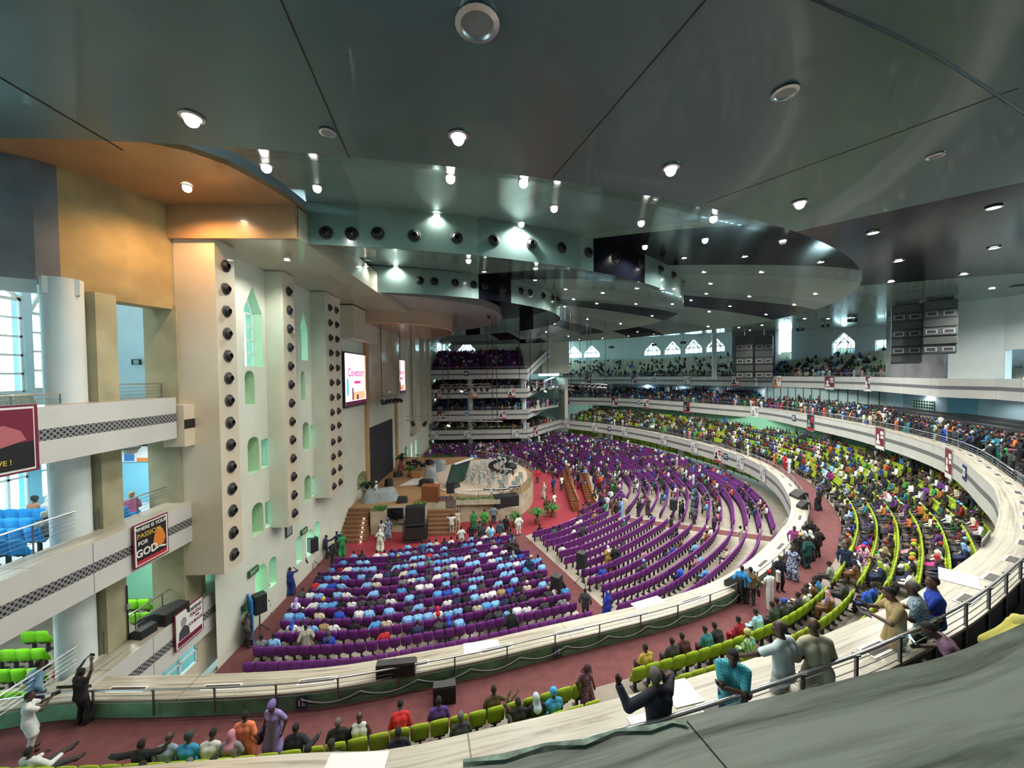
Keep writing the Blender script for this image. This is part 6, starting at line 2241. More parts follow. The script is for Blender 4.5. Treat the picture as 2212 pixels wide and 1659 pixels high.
for i, nm in ((1, 'lowest level'), (2, 'second level'), (3, 'third level'), (4, 'uppermost gallery')):
    railing([(AX1, AY, 0), (AX0, AY, 0)], .7, A_Z[i], A_Z[i] - .5, 2.0, 'steel railing on the %s of the far section' % nm, rise=.5, r=.035)
def lrail(pts, z, zf, label):
    o = MB().tube([(x, y, z) for x, y in pts], .03, 6).build('balcony_railing', M_steel); tag(o, label, 'railing')
    w = MB()
    for k in range(4): w.tube([(x, y, z - .14 * (k + 1)) for x, y in pts], .009, 4)
    w.build('wire', M_steel, o)
    for p in resample([(x, y, 0) for x, y in pts], 1.4): MB().tube([(p[0], p[1], zf), (p[0], p[1], z)], .022, 5).build('post', M_steeld, o)
lrail([(-14.35, 8), (-14.35, 13.0)], 12.95, 12.05, 'steel railing before the white seats at the top left'); lrail([(-14.3, 14.8), (-14.3, 16.7)], 13.2, 12.05, 'short steel railing between piers at the top left')
lrail([(-14.35, 7), (-14.35, 13.4)], 8.95, 7.5, 'steel railing before the blue seats on the left'); lrail([(-14.3, 13.9), (-14.3, 17.0)], 8.75, 7.5, 'steel railing between piers on the middle left level')
lrail([(-14.4, 10.8), (-14.4, 13.6)], 4.35, 2.65, 'steel railing before the green seats on the left'); lrail([(-14.3, 14.0), (-14.3, 17.6)], 4.3, 2.65, 'steel railing between piers on the lower left level')

# ------------------------------------------------------------------ vents sunk in the ledges
def ledge_vents(path, d, z, step, L, w, label, a, b):
    q = resample(offset(path, d), .2); k = 0; i = int(step / .4)
    proto = None
    while i < len(q) - 2:
        x, y = q[i][0], q[i][1]
        if a <= PR((x, y, z))[0] <= b and vis((x, y, z + .05)):
            ang = atan2(q[i + 1][1] - q[i - 1][1], q[i + 1][0] - q[i - 1][0])
            if proto is None:
                proto = MB().box((0, 0, .006), (L + .1, w + .1, .016)).build('ledge_vent', M_frame); MB().box((0, 0, .012), (L, w, .012)).build('grille', mat('brown_grille', (.05, .035, .025), .5), proto)
                o = proto
            else: o = dup(proto)
            o.location = (x, y, z); o.rotation_euler = (0, 0, ang)
            k += 1
            tag(o, 'dark recessed vent, %s from the left %s' % (ordn(k - 1), label), 'vent', 'ledge vents')
        i += int(step / .2)
ledge_vents(T1, .55, Z1, 3.1, 1.1, .16, 'along the lowest balcony ledge', 150, 2000)
ledge_vents(T2, .62, Z2, 2.0, .62, .2, 'along the middle balcony ledge', 1000, 2300)

# ------------------------------------------------------------------ banners and level plates on the fronts
def front_banner(path, px, zl, w, h, scheme, label, z=None, mid=None):
    p, nn = path_at_px(path, px, zl - .85)
    n = Vector((-nn[0], -nn[1], 0)).normalized()          # towards the hall
    r = Vector((0, 0, 1)).cross(n)
    O = Vector((p[0], p[1], zl - .86 + (p[2] if len(p) > 2 else 0))) + n * .05
    mb = MB(); panel(mb, O, r, (0, 0, 1), w, h, th=.03); o = mb.build('hanging_banner', M_gprint); tag(o, label, 'banner', 'balcony banners')
    def blk_(a, b, c, d, m, nm, e=.02):
        q = MB(); panel(q, O + n * e + r * ((a + b) / 2 * w) + Vector((0, 0, 1)) * ((c + d) / 2 * h), r, (0, 0, 1), (b - a) * w, (d - c) * h, th=.008); return q.build(nm, m, o)
    bgm, fg, hd = scheme
    blk_(-.45, .45, -.46, .46, bgm, 'sheet')
    # a head-and-shoulders portrait silhouette and a few ruled blocks
    q = MB(); c = O + n * .028 + r * (-.18 * w) + Vector((0, 0, -.02 * h))
    q.add([c + r * (.13 * w * cos(t * pi / 6)) + Vector((0, 0, .13 * h * sin(t * pi / 6) + .08 * h)) for t in range(12)], [tuple(range(12))])
    q.add([c + r * (.24 * w * cos(t * pi / 8)) + Vector((0, 0, .2 * h * sin(t * pi / 8) - .24 * h)) for t in range(9)], [tuple(range(9))])
    q.build('portrait', fg, o)
    blk_(.06, .40, .18, .34, hd, 'heading_block', .026); blk_(.10, .40, .02, .13, hd, 'heading_block', .026); blk_(-.45, .45, -.46, -.32, hd, 'footer_strip', .026)
    return o
SW = (M_paper, M_gprint, M_gprint); SR = (M_paper, M_bprint, M_rprint); SM = (M_maroon, M_paper, M_paper); SB = (M_bprint, M_gprint, M_rprint); SO_ = (M_paper, M_oprint, M_oprint)
H1, H3 = T1[h1:], T3[k3:]
for i, (px, sch) in enumerate(((1226, SW), (1291, SW), (1356, SW), (1436, SW), (1499, SW), (1556, SR), (1603, SW), (1647, SW), (1697, SR))):
    front_banner(H1, px, Z1, 1.5, 2.0, sch, 'framed white portrait banner, %s from the left on the lowest balcony front' % ordn(i))
for i, (px, sch) in enumerate(((1222, SM), (1329, SM), (1402, SR), (1483, SB), (1630, SW), (1745, SB), (1897, SM), (2049, SM), (2131, SR))):
    front_banner(H2, px, Z2, 1.45, 2.1, sch, 'framed banner, %s from the left on the middle balcony front' % ordn(i))
for i, (px, sch) in enumerate(((1265, SM), (1362, SM), (1486, SW), (1596, SR), (1686, SO_), (1796, SM), (1897, SM))):
    front_banner(H3, px, Z3, 1.5, 2.0, sch, 'framed banner, %s from the left on the top balcony front' % ordn(i))
PAf = [(AX1 - .6 * k, AY, 0) for k in range(32)]
for lv, row in ((3, ((948, SR), (1025, SO_), (1108, SR))), (2, ((956, SM), (1086, SR))), (1, ((940, SW), (1006, SW), (1111, SW)))):
    for i, (px, sch) in enumerate(row):
        front_banner(PAf, px, A_Z[lv], 1.45, 1.7, sch, 'framed banner, %s from left on the %s front of the far section' % (ordn(i), {3: 'third', 2: 'second', 1: 'lowest'}[lv]))
DIAG1, DIAG2 = [(AX1 + (13.6 - AX1) * k / 20, AY + 11 * k / 20, -.3 * (1 - k / 20)) for k in range(21)], [(AX1 + (14.2 - AX1) * k / 20, AY + 19 * k / 20, -1.15 * (1 - k / 20)) for k in range(21)]
for pth, px, z, lb in ((DIAG1, 1158, Z1, 'lowest'), (DIAG2, 1156, Z2, 'middle')):
    front_banner(pth[::-1], px, z, 1.5, 1.8, SM, 'framed banner on the receding corner of the %s far balcony front' % lb)
def plate(path, px, zl, txt, label, sz=.8):
    p, nn = path_at_px(path, px, zl - .85)
    n = Vector((-nn[0], -nn[1], 0)).normalized(); r = Vector((0, 0, 1)).cross(n)
    O = Vector((p[0], p[1], zl - .7 + (p[2] if len(p) > 2 else 0))) + n * .045
    mb = MB(); panel(mb, O, r, (0, 0, 1), sz, sz, th=.03); o = mb.build('level_plate', M_navyp if txt[0] != '2' or txt == '2D' or txt == '2C' else M_bluep); tag(o, label, 'sign')
    textm(txt, sz * .72, M_paper, o, O + n * .02, r, (0, 0, 1), bold=.02)
plate(H1, 1322, Z1, '1B', 'blue plate lettered 1B on the lowest balcony front'); plate(H1, 1564, Z1, '1C', 'navy plate lettered 1C on the lowest balcony front')
plate(H2, 1386, Z2, '2B', 'blue plate lettered 2B on the middle balcony front'); plate(H2, 1711, Z2, '2C', 'navy plate lettered 2C on the middle balcony front'); plate(H2, 2083, Z2, '2D', 'navy plate lettered 2D on the middle balcony front at the right', .9)
plate(H3, 1417, Z3, '3B', 'blue plate lettered 3B on the far top balcony front')
plate(PAf, 1012, A_Z[2], '2A', 'blue plate lettered 2A on the far section'); plate(PAf, 1008, A_Z[3], '3A', 'blue plate lettered 3A on the far section'); plate(PAf, 1008, A_Z[4], '4A', 'plate lettered 4A on the uppermost gallery front', .9)
def back_plate(px, py, label):
    best = min(range(1, len(T1) - 1), key=lambda i: abs(PR((T1[i][0], T1[i][1] - 1.0, 3.05))[0] - px) + (0 if T1[i][1] < 20 else 9e9))
    q = offset(T1, .96)[best]; nn = normals(T1)[best]; n = Vector((nn[0], nn[1], 0)).normalized(); r = Vector((0, 0, 1)).cross(n)
    O = Vector((q[0], q[1], 3.06)) + n * .02
    mb = MB(); panel(mb, O, r, (0, 0, 1), .34, .34, th=.02); o = mb.build('level_plate', M_navyp); tag(o, label, 'sign'); textm('1E', .27, M_paper, o, O + n * .013, r, (0, 0, 1), bold=.006)
back_plate(638, 1505, 'navy plate lettered 1E on the green wall below the near railing, left one'); back_plate(1200, 1412, 'navy plate lettered 1E on the green wall below the near railing, right one')
# three large banners on the left parapets
def left_banner(ya, yb, za, zb, label):
    O = Vector((XL + .09, (ya + yb) / 2, (za + zb) / 2)); w, h = yb - ya, zb - za
    mb = MB(); panel(mb, O, (0, 1, 0), (0, 0, 1), w, h, th=.04); o = mb.build('hanging_banner', M_maroon); tag(o, label, 'banner')
    def blk_(a, b, c, d, m, nm, e):
        q = MB(); panel(q, O + Vector((e, (a + b) / 2 * w, (c + d) / 2 * h)), (0, 1, 0), (0, 0, 1), (b - a) * w, (d - c) * h, th=.008); return q.build(nm, m, o)
    blk_(-.47, .47, -.47, .47, M_paper, 'border', .022)
    T = lambda t, s_, m, u, v, b=.004: textm(t, s_ * h, m, o, O + Vector((.04, u * w, v * h)), (0, 1, 0), (0, 0, 1), bold=b)
    def poly(pts, m, nm, e=.036):
        q = MB(); q.add([O + Vector((e, u * w, v * h)) for u, v in pts], [tuple(range(len(pts)))]); return q.build(nm, m, o)
    return o, blk_, T, poly
y = lambda px, py: UX(px, py, XL + .09)
a, b, c = y(286, 1140), y(361, 1110), y(288, 1232)
o, B_, T_, P_ = left_banner(a.y, b.y, c.z, a.z + .05, 'black and red banner asking about passion, hanging on the middle left parapet')
B_(-.43, .43, -.44, .44, M_bprint, 'sheet', .028); B_(-.43, .43, -.44, -.36, M_rprint, 'red_stripe', .032)
T_('WHERE IS YOUR', .115, M_paper, -.02, .36); T_('PASSION', .155, M_yprint, -.08, .2); T_('FOR', .13, M_paper, -.26, .03); T_('GOD', .24, M_paper, -.16, -.2, .01)
P_([(.02, -.12), (.08, .12), (.2, .26), (.32, .16), (.4, -.06), (.34, -.2), (.1, -.24)], M_oprint, 'flame_figure'); P_([(.0, -.26), (.2, -.2), (.4, -.26), (.4, -.3), (.2, -.25), (.0, -.3)], M_paper, 'open_book')
a, b, c = y(376, 1336), y(437, 1285), y(379, 1410)
o, B_, T_, P_ = left_banner(a.y, b.y, c.z, a.z + .1, 'white and maroon portrait banner on faith and courage, hanging on the lowest left parapet')
B_(-.43, .43, -.44, .44, M_paper, 'sheet', .028); B_(-.43, .43, -.44, -.3, M_maroon, 'maroon_strip', .032)
T_('DEFEND', .12, M_bprint, .2, .34); T_('FAITH', .14, M_maroon, .2, .19); T_('AND', .06, M_bprint, .26, .08); T_('COURAGE', .115, M_maroon, .17, -.04)
P_([(-.22 + .1 * cos(t * pi / 6), .16 + .13 * sin(t * pi / 6)) for t in range(12)], M_gprint, 'portrait_head'); P_([(-.4, -.28), (-.38, -.06), (-.26, .04), (-.16, .04), (-.04, -.08), (-.02, -.28)], M_dark, 'portrait_shoulders')
b, c = y(79, 880), y(79, 1015)
o, B_, T_, P_ = left_banner(8.4, b.y, c.z, b.z + .1, 'maroon and black banner cut by the left edge, hanging on the top left parapet')
B_(-.46, .46, -.44, .44, M_bprint, 'sheet', .028); B_(-.46, .46, -.05, .44, M_maroon, 'maroon_field', .03)
P_([(.02, -.02), (.08, .16), (.24, .22), (.36, .12), (.4, -.02), (.2, -.1)], mat('rose_print', (.42, .12, .14), .5), 'clasped_hands'); P_([(.06, .12), (.14, .22), (.22, .2), (.2, .12)], M_paper, 'highlight')
T_('ED', .14, M_paper, .02, -.16); T_('BELIEVE !', .1, M_yprint, .16, -.32)

# ------------------------------------------------------------------ hanging speaker columns, projectors, trusses
def line_array(p, rz, label, n=6, w=1.5, hh=.62):
    o = empty('line_array', p, rz, label, 'speaker')
    MB().box((0, 0, .1), (w * .8, .7, .08)).build('bumper', M_dark, o)
    for k in range(n):
        mb = MB(); mb.box((0, .06 * (k / n) ** 2 * 6, -(k + .5) * hh), (w, .8, hh * .93), rx=-.03 * k)
        b = mb.build('cabinet', mat('grey_green_cabinet', (.045, .053, .05), .5), o)
        if k % 2 == 1:
            for sx in (-.26, .26):
                q = MB(); q.box((sx * w * 1.0, -.42 + .06 * (k / n) ** 2 * 6, -(k + .5) * hh), (w * .36, .03, hh * .5), rx=-.03 * k); q.build('label_frame', M_gprint, b)
                q = MB(); q.box((sx * w * 1.0, -.435 + .06 * (k / n) ** 2 * 6, -(k + .5) * hh), (w * .27, .03, hh * .34), rx=-.03 * k); q.build('inset', M_blackm, b)
    return o
for i, (px, py, s_, n_, lb) in enumerate(((1948, 648, 24.0, 7, 'left grey hanging speaker column before the near weathered pillar'), (2016, 640, 25.5, 6, 'right grey hanging speaker column before the near weathered pillar'), (1612, 716, 12.7, 6, 'left hanging speaker column before the far weathered pillar'), (1652, 716, 12.9, 6, 'right hanging speaker column before the far weathered pillar'))):
    Y = FPX / s_; q = UY(px, py, Y)
    o = line_array((q.x - (1.2 if i < 2 else 2.4), Y - (1.5 if i < 2 else 3.2), min(q.z, 19.2)), -.75, lb, n_, 1.9 if i < 2 else 2.4, .74 if i < 2 else 1.15)
    w = MB(); w.tube([(0, 0, .1), (0, 0, 2)], .03, 4); w.build('hanger', M_steeld, o)
    if i < 2:
        for k in range(n_): MB().box((.97, .1 + .06 * (k / n_) ** 2 * 6, -(k + .5) * .74), (.03, .74, .68), rx=-.03 * k).build('side_panel', mat(('orange_side_panel', 'teal_side_panel')[i], ((.40, .20, .07), (.16, .42, .38))[i], .5), o)  # lit look of the cabinet sides put into orange and teal sheets
pj = None
for i, (px, py, Y, lb) in enumerate(((1728, 712, 48, 'black projector hanging left of the tall windows at right'), (1782, 704, 46, 'black projector hanging before the tall windows at right'), (1841, 692, 42, 'black projector hanging left of the near weathered pillar'), (2204, 612, 26, 'black projector at the right edge below the ceiling'), (1476, 740, 62, 'black projector hanging before the far pointed windows, right one'), (1413, 745, 66, 'black projector hanging before the far pointed windows, middle one'), (1321, 750, 70, 'black projector hanging before the far pointed windows, left one'))):
    if pj is None:
        pj = MB().box((0, 0, 0), (.8, .7, .35)).build('projector', M_blackm); MB().tube([(0, 0, .15), (0, 0, .9)], .03, 5).build('rod', M_blackm, pj); MB().lathe([(.001, .04), (.1, .04), (.12, 0)], 12, c=(0, -.36, 0), M=Matrix.Rotation(pi / 2, 3, 'X')).build('projector_lens', M_lampoff, pj); o = pj
    else: o = dup(pj)
    q = UY(px, py, Y); o.location = q; o.rotation_euler = (0, 0, -.6); tag(o, lb, 'projector', 'hanging projectors')
def truss(a, b, label, fixtures, lit=()):
    a, b = Vector(a), Vector(b); d = b - a; L = d.length; d.normalize(); s_ = d.cross(Vector((0, 0, 1))).normalized() * .22; u = Vector((0, 0, .44))
    mb = MB()
    for e in (s_, -s_, s_ + u, -s_ + u): mb.tube([a + e, b + e], .03, 5)
    n = int(L / .6)
    for k in range(n):
        p, q = a + d * (L * k / n), a + d * (L * (k + 1) / n)
        mb.tube([p + s_, q + s_ + u], .015, 4); mb.tube([p - s_, q - s_ + u], .015, 4); mb.tube([p + s_ + u, q - s_ + u], .015, 4)
    o = mb.build('lighting_truss', M_steel); tag(o, 'steel lattice ' + label + ' hung on cables', 'truss')
    proto = None
    for k in range(fixtures):
        p = a + d * (L * (k + .5) / fixtures) - Vector((0, 0, .3))
        on = k in lit
        f = MB().lathe([(.001, .25), (.14, .22), (.19, -.1), (.2, -.28), (.001, -.22)], 12).build('stage_light', M_blackm, smooth='auto')
        f.location = p; f.rotation_euler = (.7, .2 * (k % 3 - 1), k)
        tag(f, '%s stage light, %s along the %s' % ('lit' if on else 'dark', ordn(k), label), 'stage light', 'stage lights')
        MB().tube([(-.2, 0, 0), (-.2, 0, .3), (.2, 0, .3), (.2, 0, 0)], .02, 4).build('yoke', M_dark, f)
        MB().lathe([(.001, -.285), (.17, -.285)], 12).build('lens', mat('stage_lamp', (1, 1, 1), .5, emit=(1, 1, .95), estr=25) if on else M_lampoff, f)
    for e in (.06, .94):
        w = MB(); p = a + d * (L * e) + u * .5; w.tube([p, (p.x, p.y, 20.5)], .035, 4); w.build('hanging_cable', M_blackm, o)
    return o
def UYt(px, py, Y): return tuple(UY(px, py, Y))
truss(UYt(878, 908, 40), UYt(1086, 910, 41), 'lower stage truss', 8, (3, 7))
truss(UYt(1140, 832, 47), UYt(1240, 842, 44), 'middle stage truss', 6, (0, 2))
truss(UYt(1250, 834, 52), UYt(1312, 838, 50), 'right stage truss', 7)
truss(UYt(822, 862, 37.5), UYt(868, 858, 44), 'side stage truss below the half column', 6)
truss(UYt(950, 838, 52), UYt(1060, 836, 52), 'upper far truss', 8, (0, 1, 3, 5, 6, 7))
mb = MB()
o = None
for i, px in enumerate((893, 1056)):
    q = UY(px, 679, 40.5); o = MB().box(q, (.5, .35, .3)).build('chain_hoist', mat('red_hoist', (.5, .02, .02), .5)); tag(o, ('left', 'right')[i] + ' small red chain hoist hanging over the stage', 'hoist'); MB().box(q - Vector((0, 0, .3)), (.35, .3, .35)).build('chain_bag', M_blackm, o); MB().tube([q + Vector((0, 0, .1)), (q.x, q.y, 21)], .03, 4).build('chain', M_blackm, o)
for i, (px, py0, py1, Y) in enumerate(((968, 545, 905, 42), (1064, 560, 915, 42), (1268, 660, 830, 50), (1276, 660, 832, 50.5), (1122, 690, 830, 46), (1183, 690, 830, 46))):
    a, b = UY(px, py0, Y), UY(px, py1, Y); o = MB().tube([a, b], .035, 4).build('drop_cable', M_blackm); tag(o, 'thin black cable hanging from the ceiling, %s from the stage wall' % ordn(i), 'cable', 'drop cables')

# things on and by the near ledge
def on_ledge(px, py, z=Z1): return U(px, py, z)
def wedge(p, sz, rz, label):
    mb = MB(); x, y, z = sz[0] / 2, sz[1] / 2, sz[2]
    mb.add([(-x, -y, 0), (x, -y, 0), (x, y, 0), (-x, y, 0), (-x, -y, z * .95), (x, -y, z * .95), (x, y, z * .35), (-x, y, z * .35), (-x, -y * .2, z), (x, -y * .2, z)], [(3, 2, 1, 0), (0, 1, 5, 4), (4, 5, 9, 8), (8, 9, 6, 7), (1, 2, 6, 9, 5), (2, 3, 7, 6), (3, 0, 4, 8, 7)])
    o = mb.build('floor_monitor', M_black_rubber); o.location = p; o.rotation_euler = (0, 0, rz)
    MB().box((0, -y - .01, z * .48), (sz[0] * .92, .02, z * .8)).build('grille', M_grill, o)
    return tag(o, label, 'speaker')
wedge(on_ledge(858, 1450), (1.25, .62, .5), .08, 'wide black speaker lying on the near ledge of the lowest balcony')
wedge(tuple(U(961, 1506, F1Z)), (.72, .6, .62), .12, 'black wedge speaker on the red walkway against the green wall')
wedge(on_ledge(1598, 1262), (1.3, .8, .62), .55, 'dark grey boxy speaker on the ledge at the bend of the lowest balcony')
wedge(on_ledge(1725, 1075), (1.0, .8, .55), 1.5, 'black speaker on the lowest balcony ledge, upper one at the right bend'); wedge(on_ledge(1735, 1098), (.6, .6, .55), 1.5, 'small black speaker on the lowest balcony ledge below the other at the bend')
o = wedge((-13.9, 16.0, 3.5), (1.0, 1.3, .5), 1.4, 'large black speaker on the left parapet under the nearest pier'); o = wedge((-13.9, 15.0, 3.5), (.6, .7, .35), 1.4, 'small black speaker next to a large one on the left parapet')
mb = MB(); mb.tube([(-14.1, 14.7, 3.5), (-14.1, 14.7, 5.6)], .025, 5); o = mb.build('microphone_stand', M_blackm); tag(o, 'tall thin black stand on the lower left parapet', 'stand'); MB().box((-14.1, 14.7, 4.8), (.1, .1, .2)).build('clamp', M_gprint, o)
mb = MB(); mb.box((-17.2, 17.4, 2.95), (.9, .6, .6)); o = mb.build('storage_crate', mat('grey_teal_crate', (.30, .42, .42), .6)); tag(o, 'grey teal box with slatted side by the green wall in the lower left opening', 'crate'); MB().box((-16.9, 17.09, 2.95), (.25, .01, .4)).build('slatted_side', M_dark, o)
o = MB().lathe([(.02, 0), (.25, -.05), (.28, -.3), (.2, -.5), (.02, -.55)], 14, c=(-14.9, 15.9, 10.9)).build('ceiling_lamp', M_paper, smooth='auto'); tag(o, 'white hanging lamp in the middle left opening', 'lamp'); MB().lathe([(.3, -.28), (.3, -.33)], 14, c=(-14.9, 15.9, 10.9)).build('band', M_gprint, o)
p = UY(296, 975, 18.7); o = MB().box((p.x, 18.72, p.z), (1.5, .06, 1.0)).build('wall_poster', M_paper); tag(o, 'poster with a blue suited figure on the blue wall of the middle left opening', 'poster')
MB().box((p.x - .35, 18.68, p.z - .1), (.45, .02, .7)).build('blue_figure', M_bluep, o); MB().box((p.x + .35, 18.68, p.z - .4), (.7, .02, .18)).build('orange_strip', M_oprint, o); MB().box((p.x + .25, 18.68, p.z + .3), (.5, .02, .12)).build('dark_line', M_bprint, o)
p = UY(293, 782, 18.7); mb = MB()
for a_, b_, c_, d_ in ((-.2, .2, .1, .13), (-.2, .2, -.13, -.1), (-.2, -.17, -.13, .13), (.13, .2, -.13, .13)): mb.bb((p.x + a_, 18.7, p.z + c_), (p.x + b_, 18.76, p.z + d_))
tag(mb.build('wall_bracket', M_blackm), 'small black rectangular frame on the pale wall of the top left opening', 'frame')
# cables looping along the green wall
cb_ = [p for p in offset(T1, 1.02) if 640 < PR((p[0], p[1], 2.8))[0] < 1640 and p[1] < 21]
def loops(name, a, dz, sag, label, m, r=.018):
    q = resample(cb_, .3); pts = []
    for i, p in enumerate(q):
        t = (i % 6) / 6
        pts.append((p[0], p[1] - .02, 3.2 + dz - sag * 4 * t * (1 - t)))
    o = MB().tube(pts, r, 5).build(name, m); tag(o, label, 'cable')
loops('wall_cable', 0, .05, .22, 'grey cable looping between the posts along the green wall', M_gprint); loops('wall_cable', 0, -.05, .14, 'black cable looping along the green wall under the grey one', M_blackm)
# papers taped on the ledges
pp = 0
for (px, py, z, w, d, rz, lb) in ((1040, 1398, Z1, 1.3, .6, .12, 'white paper sheet lying on the near ledge of the lowest balcony'), (1400, 1302, Z1, 1.5, .5, .35, 'white paper sheet on the lowest ledge near the aisle'), (770, 1648, Z2, .85, .3, .0, 'white paper sheet on the middle balcony ledge at the bottom of the view'), (1470, 1496, Z2, .55, .5, .2, 'white paper sheet on the middle ledge beside the suited person'), (2070, 1248, Z2, .9, .7, .7, 'large white paper sheet on the middle balcony ledge at the right bend'), (1395, 1560, Z2, .5, .3, .2, 'white paper sheet on the middle ledge below the suited person')):
    q = U(px, py, z + .006); o = MB().box((0, 0, .003), (w, d, .005)).build('paper_sheet', mat('white_paper', (.74, .74, .76), .6)); o.location = q; o.rotation_euler = (0, 0, rz); tag(o, lb, 'paper')
# broken plaster edge and joint of the grey ledge
ed = [U(a, b, Z3 + .004) for a, b in ((1000, 1640), (1090, 1626), (1180, 1604), (1260, 1596), (1330, 1574), (1400, 1566), (1450, 1556), (1480, 1556))]
mb = MB()
for i, p in enumerate(ed[:-1]):
    q = ed[i + 1]; w0, w1 = .006 + .008 * (i % 2), .006 + .008 * ((i + 1) % 2)
    mb.add([p, q, q - Vector((0, w1, 0)), p - Vector((0, w0, 0)), p + Vector((0, .002, -.03)), q + Vector((0, .002, -.03))], [(0, 1, 2, 3), (4, 5, 1, 0)])
struct('trim_chipped_edge', mb, mat('pale_green_plaster', (.50, .66, .54), .8, var=.5, vscale=40), label='chipped pale green plaster along the edge of the grey ledge')
mb = MB(); mb.tube([U(1484, 1558, Z3 + .001), U(1530, 1612, Z3 + .001), U(1572, 1662, Z3 + .001), U(1600, 1700, Z3 + .001)], .0016, 4)
struct('trim_ledge_joint', mb, M_blackm, label='dark joint running across the grey ledge')
# ------------------------------------------------------------------ patterned cloths
def pat(name, c1, c2, scale, kind='check'):
    m = mat(name, c1, .85)
    nt = m.node_tree; b = nt.nodes['Principled BSDF']
    tc = nt.nodes.new('ShaderNodeTexCoord')
    if kind == 'check':
        t = nt.nodes.new('ShaderNodeTexChecker'); t.inputs['Scale'].default_value = scale
        t.inputs[1].default_value = (*c1, 1); t.inputs[2].default_value = (*c2, 1)
        nt.links.new(tc.outputs['Object'], t.inputs[0]); nt.links.new(t.outputs['Color'], b.inputs['Base Color'])
    elif kind == 'plaid':
        t = nt.nodes.new('ShaderNodeTexBrick'); t.offset = 0
        t.inputs['Scale'].default_value = scale; t.inputs['Mortar Size'].default_value = .03; t.inputs['Row Height'].default_value = .5
        for k, c in ((1, c1), (2, tuple(x * .85 for x in c1)), (3, c2)): t.inputs[k].default_value = (*c, 1)
        mp = nt.nodes.new('ShaderNodeMapping'); mp.inputs['Rotation'].default_value = (pi / 2, 0, 0)
        nt.links.new(tc.outputs['Object'], mp.inputs[0]); nt.links.new(mp.outputs[0], t.inputs[0]); nt.links.new(t.outputs['Color'], b.inputs['Base Color'])
    else:
        t = nt.nodes.new('ShaderNodeTexVoronoi'); t.inputs['Scale'].default_value = scale
        r = ramp(nt, [(.0, c1), (.42, c1), (.5, c2)]); r.color_ramp.interpolation = 'LINEAR'
        nt.links.new(tc.outputs['Object'], t.inputs['Vector']); nt.links.new(t.outputs['Distance'], r.inputs['Fac']); nt.links.new(r.outputs['Color'], b.inputs['Base Color'])
    return m
P_turq = pat('turquoise_plaid_cloth', (.02, .33, .42), (.22, .58, .62), 14, 'plaid')
P_chk = pat('blue_check_cloth', (.035, .10, .20), (.45, .58, .62), 38)
P_dark = pat('dark_patterned_cloth', (.03, .012, .03), (.22, .10, .14), 26, 'dots')
P_bluep = pat('blue_patterned_cloth', (.02, .05, .22), (.45, .52, .62), 12, 'dots')
P_yel = pat('yellow_green_patterned_cloth', (.50, .48, .10), (.08, .30, .28), 12, 'dots')
P_pink = pat('white_pink_patterned_cloth', (.62, .6, .58), (.35, .04, .18), 12, 'dots')
P_lace = pat('cream_lace_cloth', (.42, .38, .24), (.25, .22, .13), 22, 'dots')
P_camo = pat('dark_mottled_cloth', (.02, .018, .02), (.09, .07, .06), 10, 'dots')
BLK, DRK, NVY = (.013, .013, .016), (.04, .04, .045), (.012, .02, .06)
bal = [s for s in slots if s[5] == 'lower balcony' and s[6] < 3]
taken = set()
def hero(px, ytop, z, rz, label, top, col, vox=.02, bot=DRK, head='hair', hc=(.3, .1, .2), seat=None, tall=1.0, fing=False, face=False, **p):
    sit = seat is not None
    q = dict(top=top, headgear=head, col_top=col if isinstance(col, tuple) else (.5, .5, .5), col_bot=bot, col_head=hc, sit=sit)
    if not isinstance(col, tuple): q['mat_top'] = col
    q.update(p)
    if sit:
        best = min((s for s in bal if s[6] == seat and s not in taken), key=lambda s: abs(PR((s[0], s[1], s[2] + 1.3))[0] - px) + (99 if s[1] > 30 else 0))
        taken.add(best)
        loc, r = best[:3], best[3] + rz
        tall = 1.0
    else:
        J = figure(q)
        zt = float(J['head'][2] + .125) * tall
        loc = U(px, ytop, z + zt); loc = (loc.x, loc.y, z); r = rz
    o = person_mesh('person', q, h=vox, fingers=fing, face=face)
    o.location = loc; o.rotation_euler = (0, 0, r); o.scale = (tall,) * 3
    return tag(o, label, 'person')
def held(name, mb, m, o, off, label, cat, extra=None):
    """a thing held by a person: placed at a point of the person's own frame"""
    Mw = Matrix.Translation(o.location) @ Matrix.Rotation(o.rotation_euler[2], 4, 'Z') @ Matrix.Scale(o.scale[0], 4)
    h = mb.build(name, m); h.location = Mw @ Vector(off); h.rotation_euler = (0, 0, o.rotation_euler[2])
    return tag(h, label, cat)
V2 = .0135
# people at the middle balcony rail, nearest the viewer
o = hero(1425, 1455, F2Z, .25, 'person in a dark suit seen from behind, one hand raised, other at the ear', 'suit', (.014, .018, .03), V2, head='grey', fing=True, face=True, tall=1.04, handL=(-.47, .30, 1.42), poleL=(-.6, -.1, -1), handR=(.17, .14, 1.50), poleR=(.8, .1, -.8), hdirL=(-.1, .1, 1), palmL=(.3, 1, 0), thumbL=(1, 0, .2), curlL=.18, hdirR=(-.5, .0, .9), palmR=(-1, 0, .2), thumbR=(0, -.3, 1), curlR=.6, lean=.12)
held('mobile_phone', MB().box((0, 0, 0), (.012, .075, .15)), M_blackm, o, (.125, .12, 1.58), 'dark phone held to the ear of the suited person', 'phone')
hero(1583, 1396, F2Z, pi - .55, 'person in a turquoise plaid shirt standing with folded arms', 'shirt', P_turq, V2, bot=NVY, fing=True, face=True, tall=1.04, handL=(.10, .26, 1.20), handR=(-.12, .24, 1.14), poleL=(-.8, .3, -.6), poleR=(.8, .3, -.6), hdirL=(1, -.1, .15), hdirR=(-1, -.15, .1), palmL=(0, -1, 0), palmR=(0, -1, 0), thumbL=(0, 0, 1), thumbR=(0, 0, 1), curlL=.5, curlR=.6, hpitch=.35)
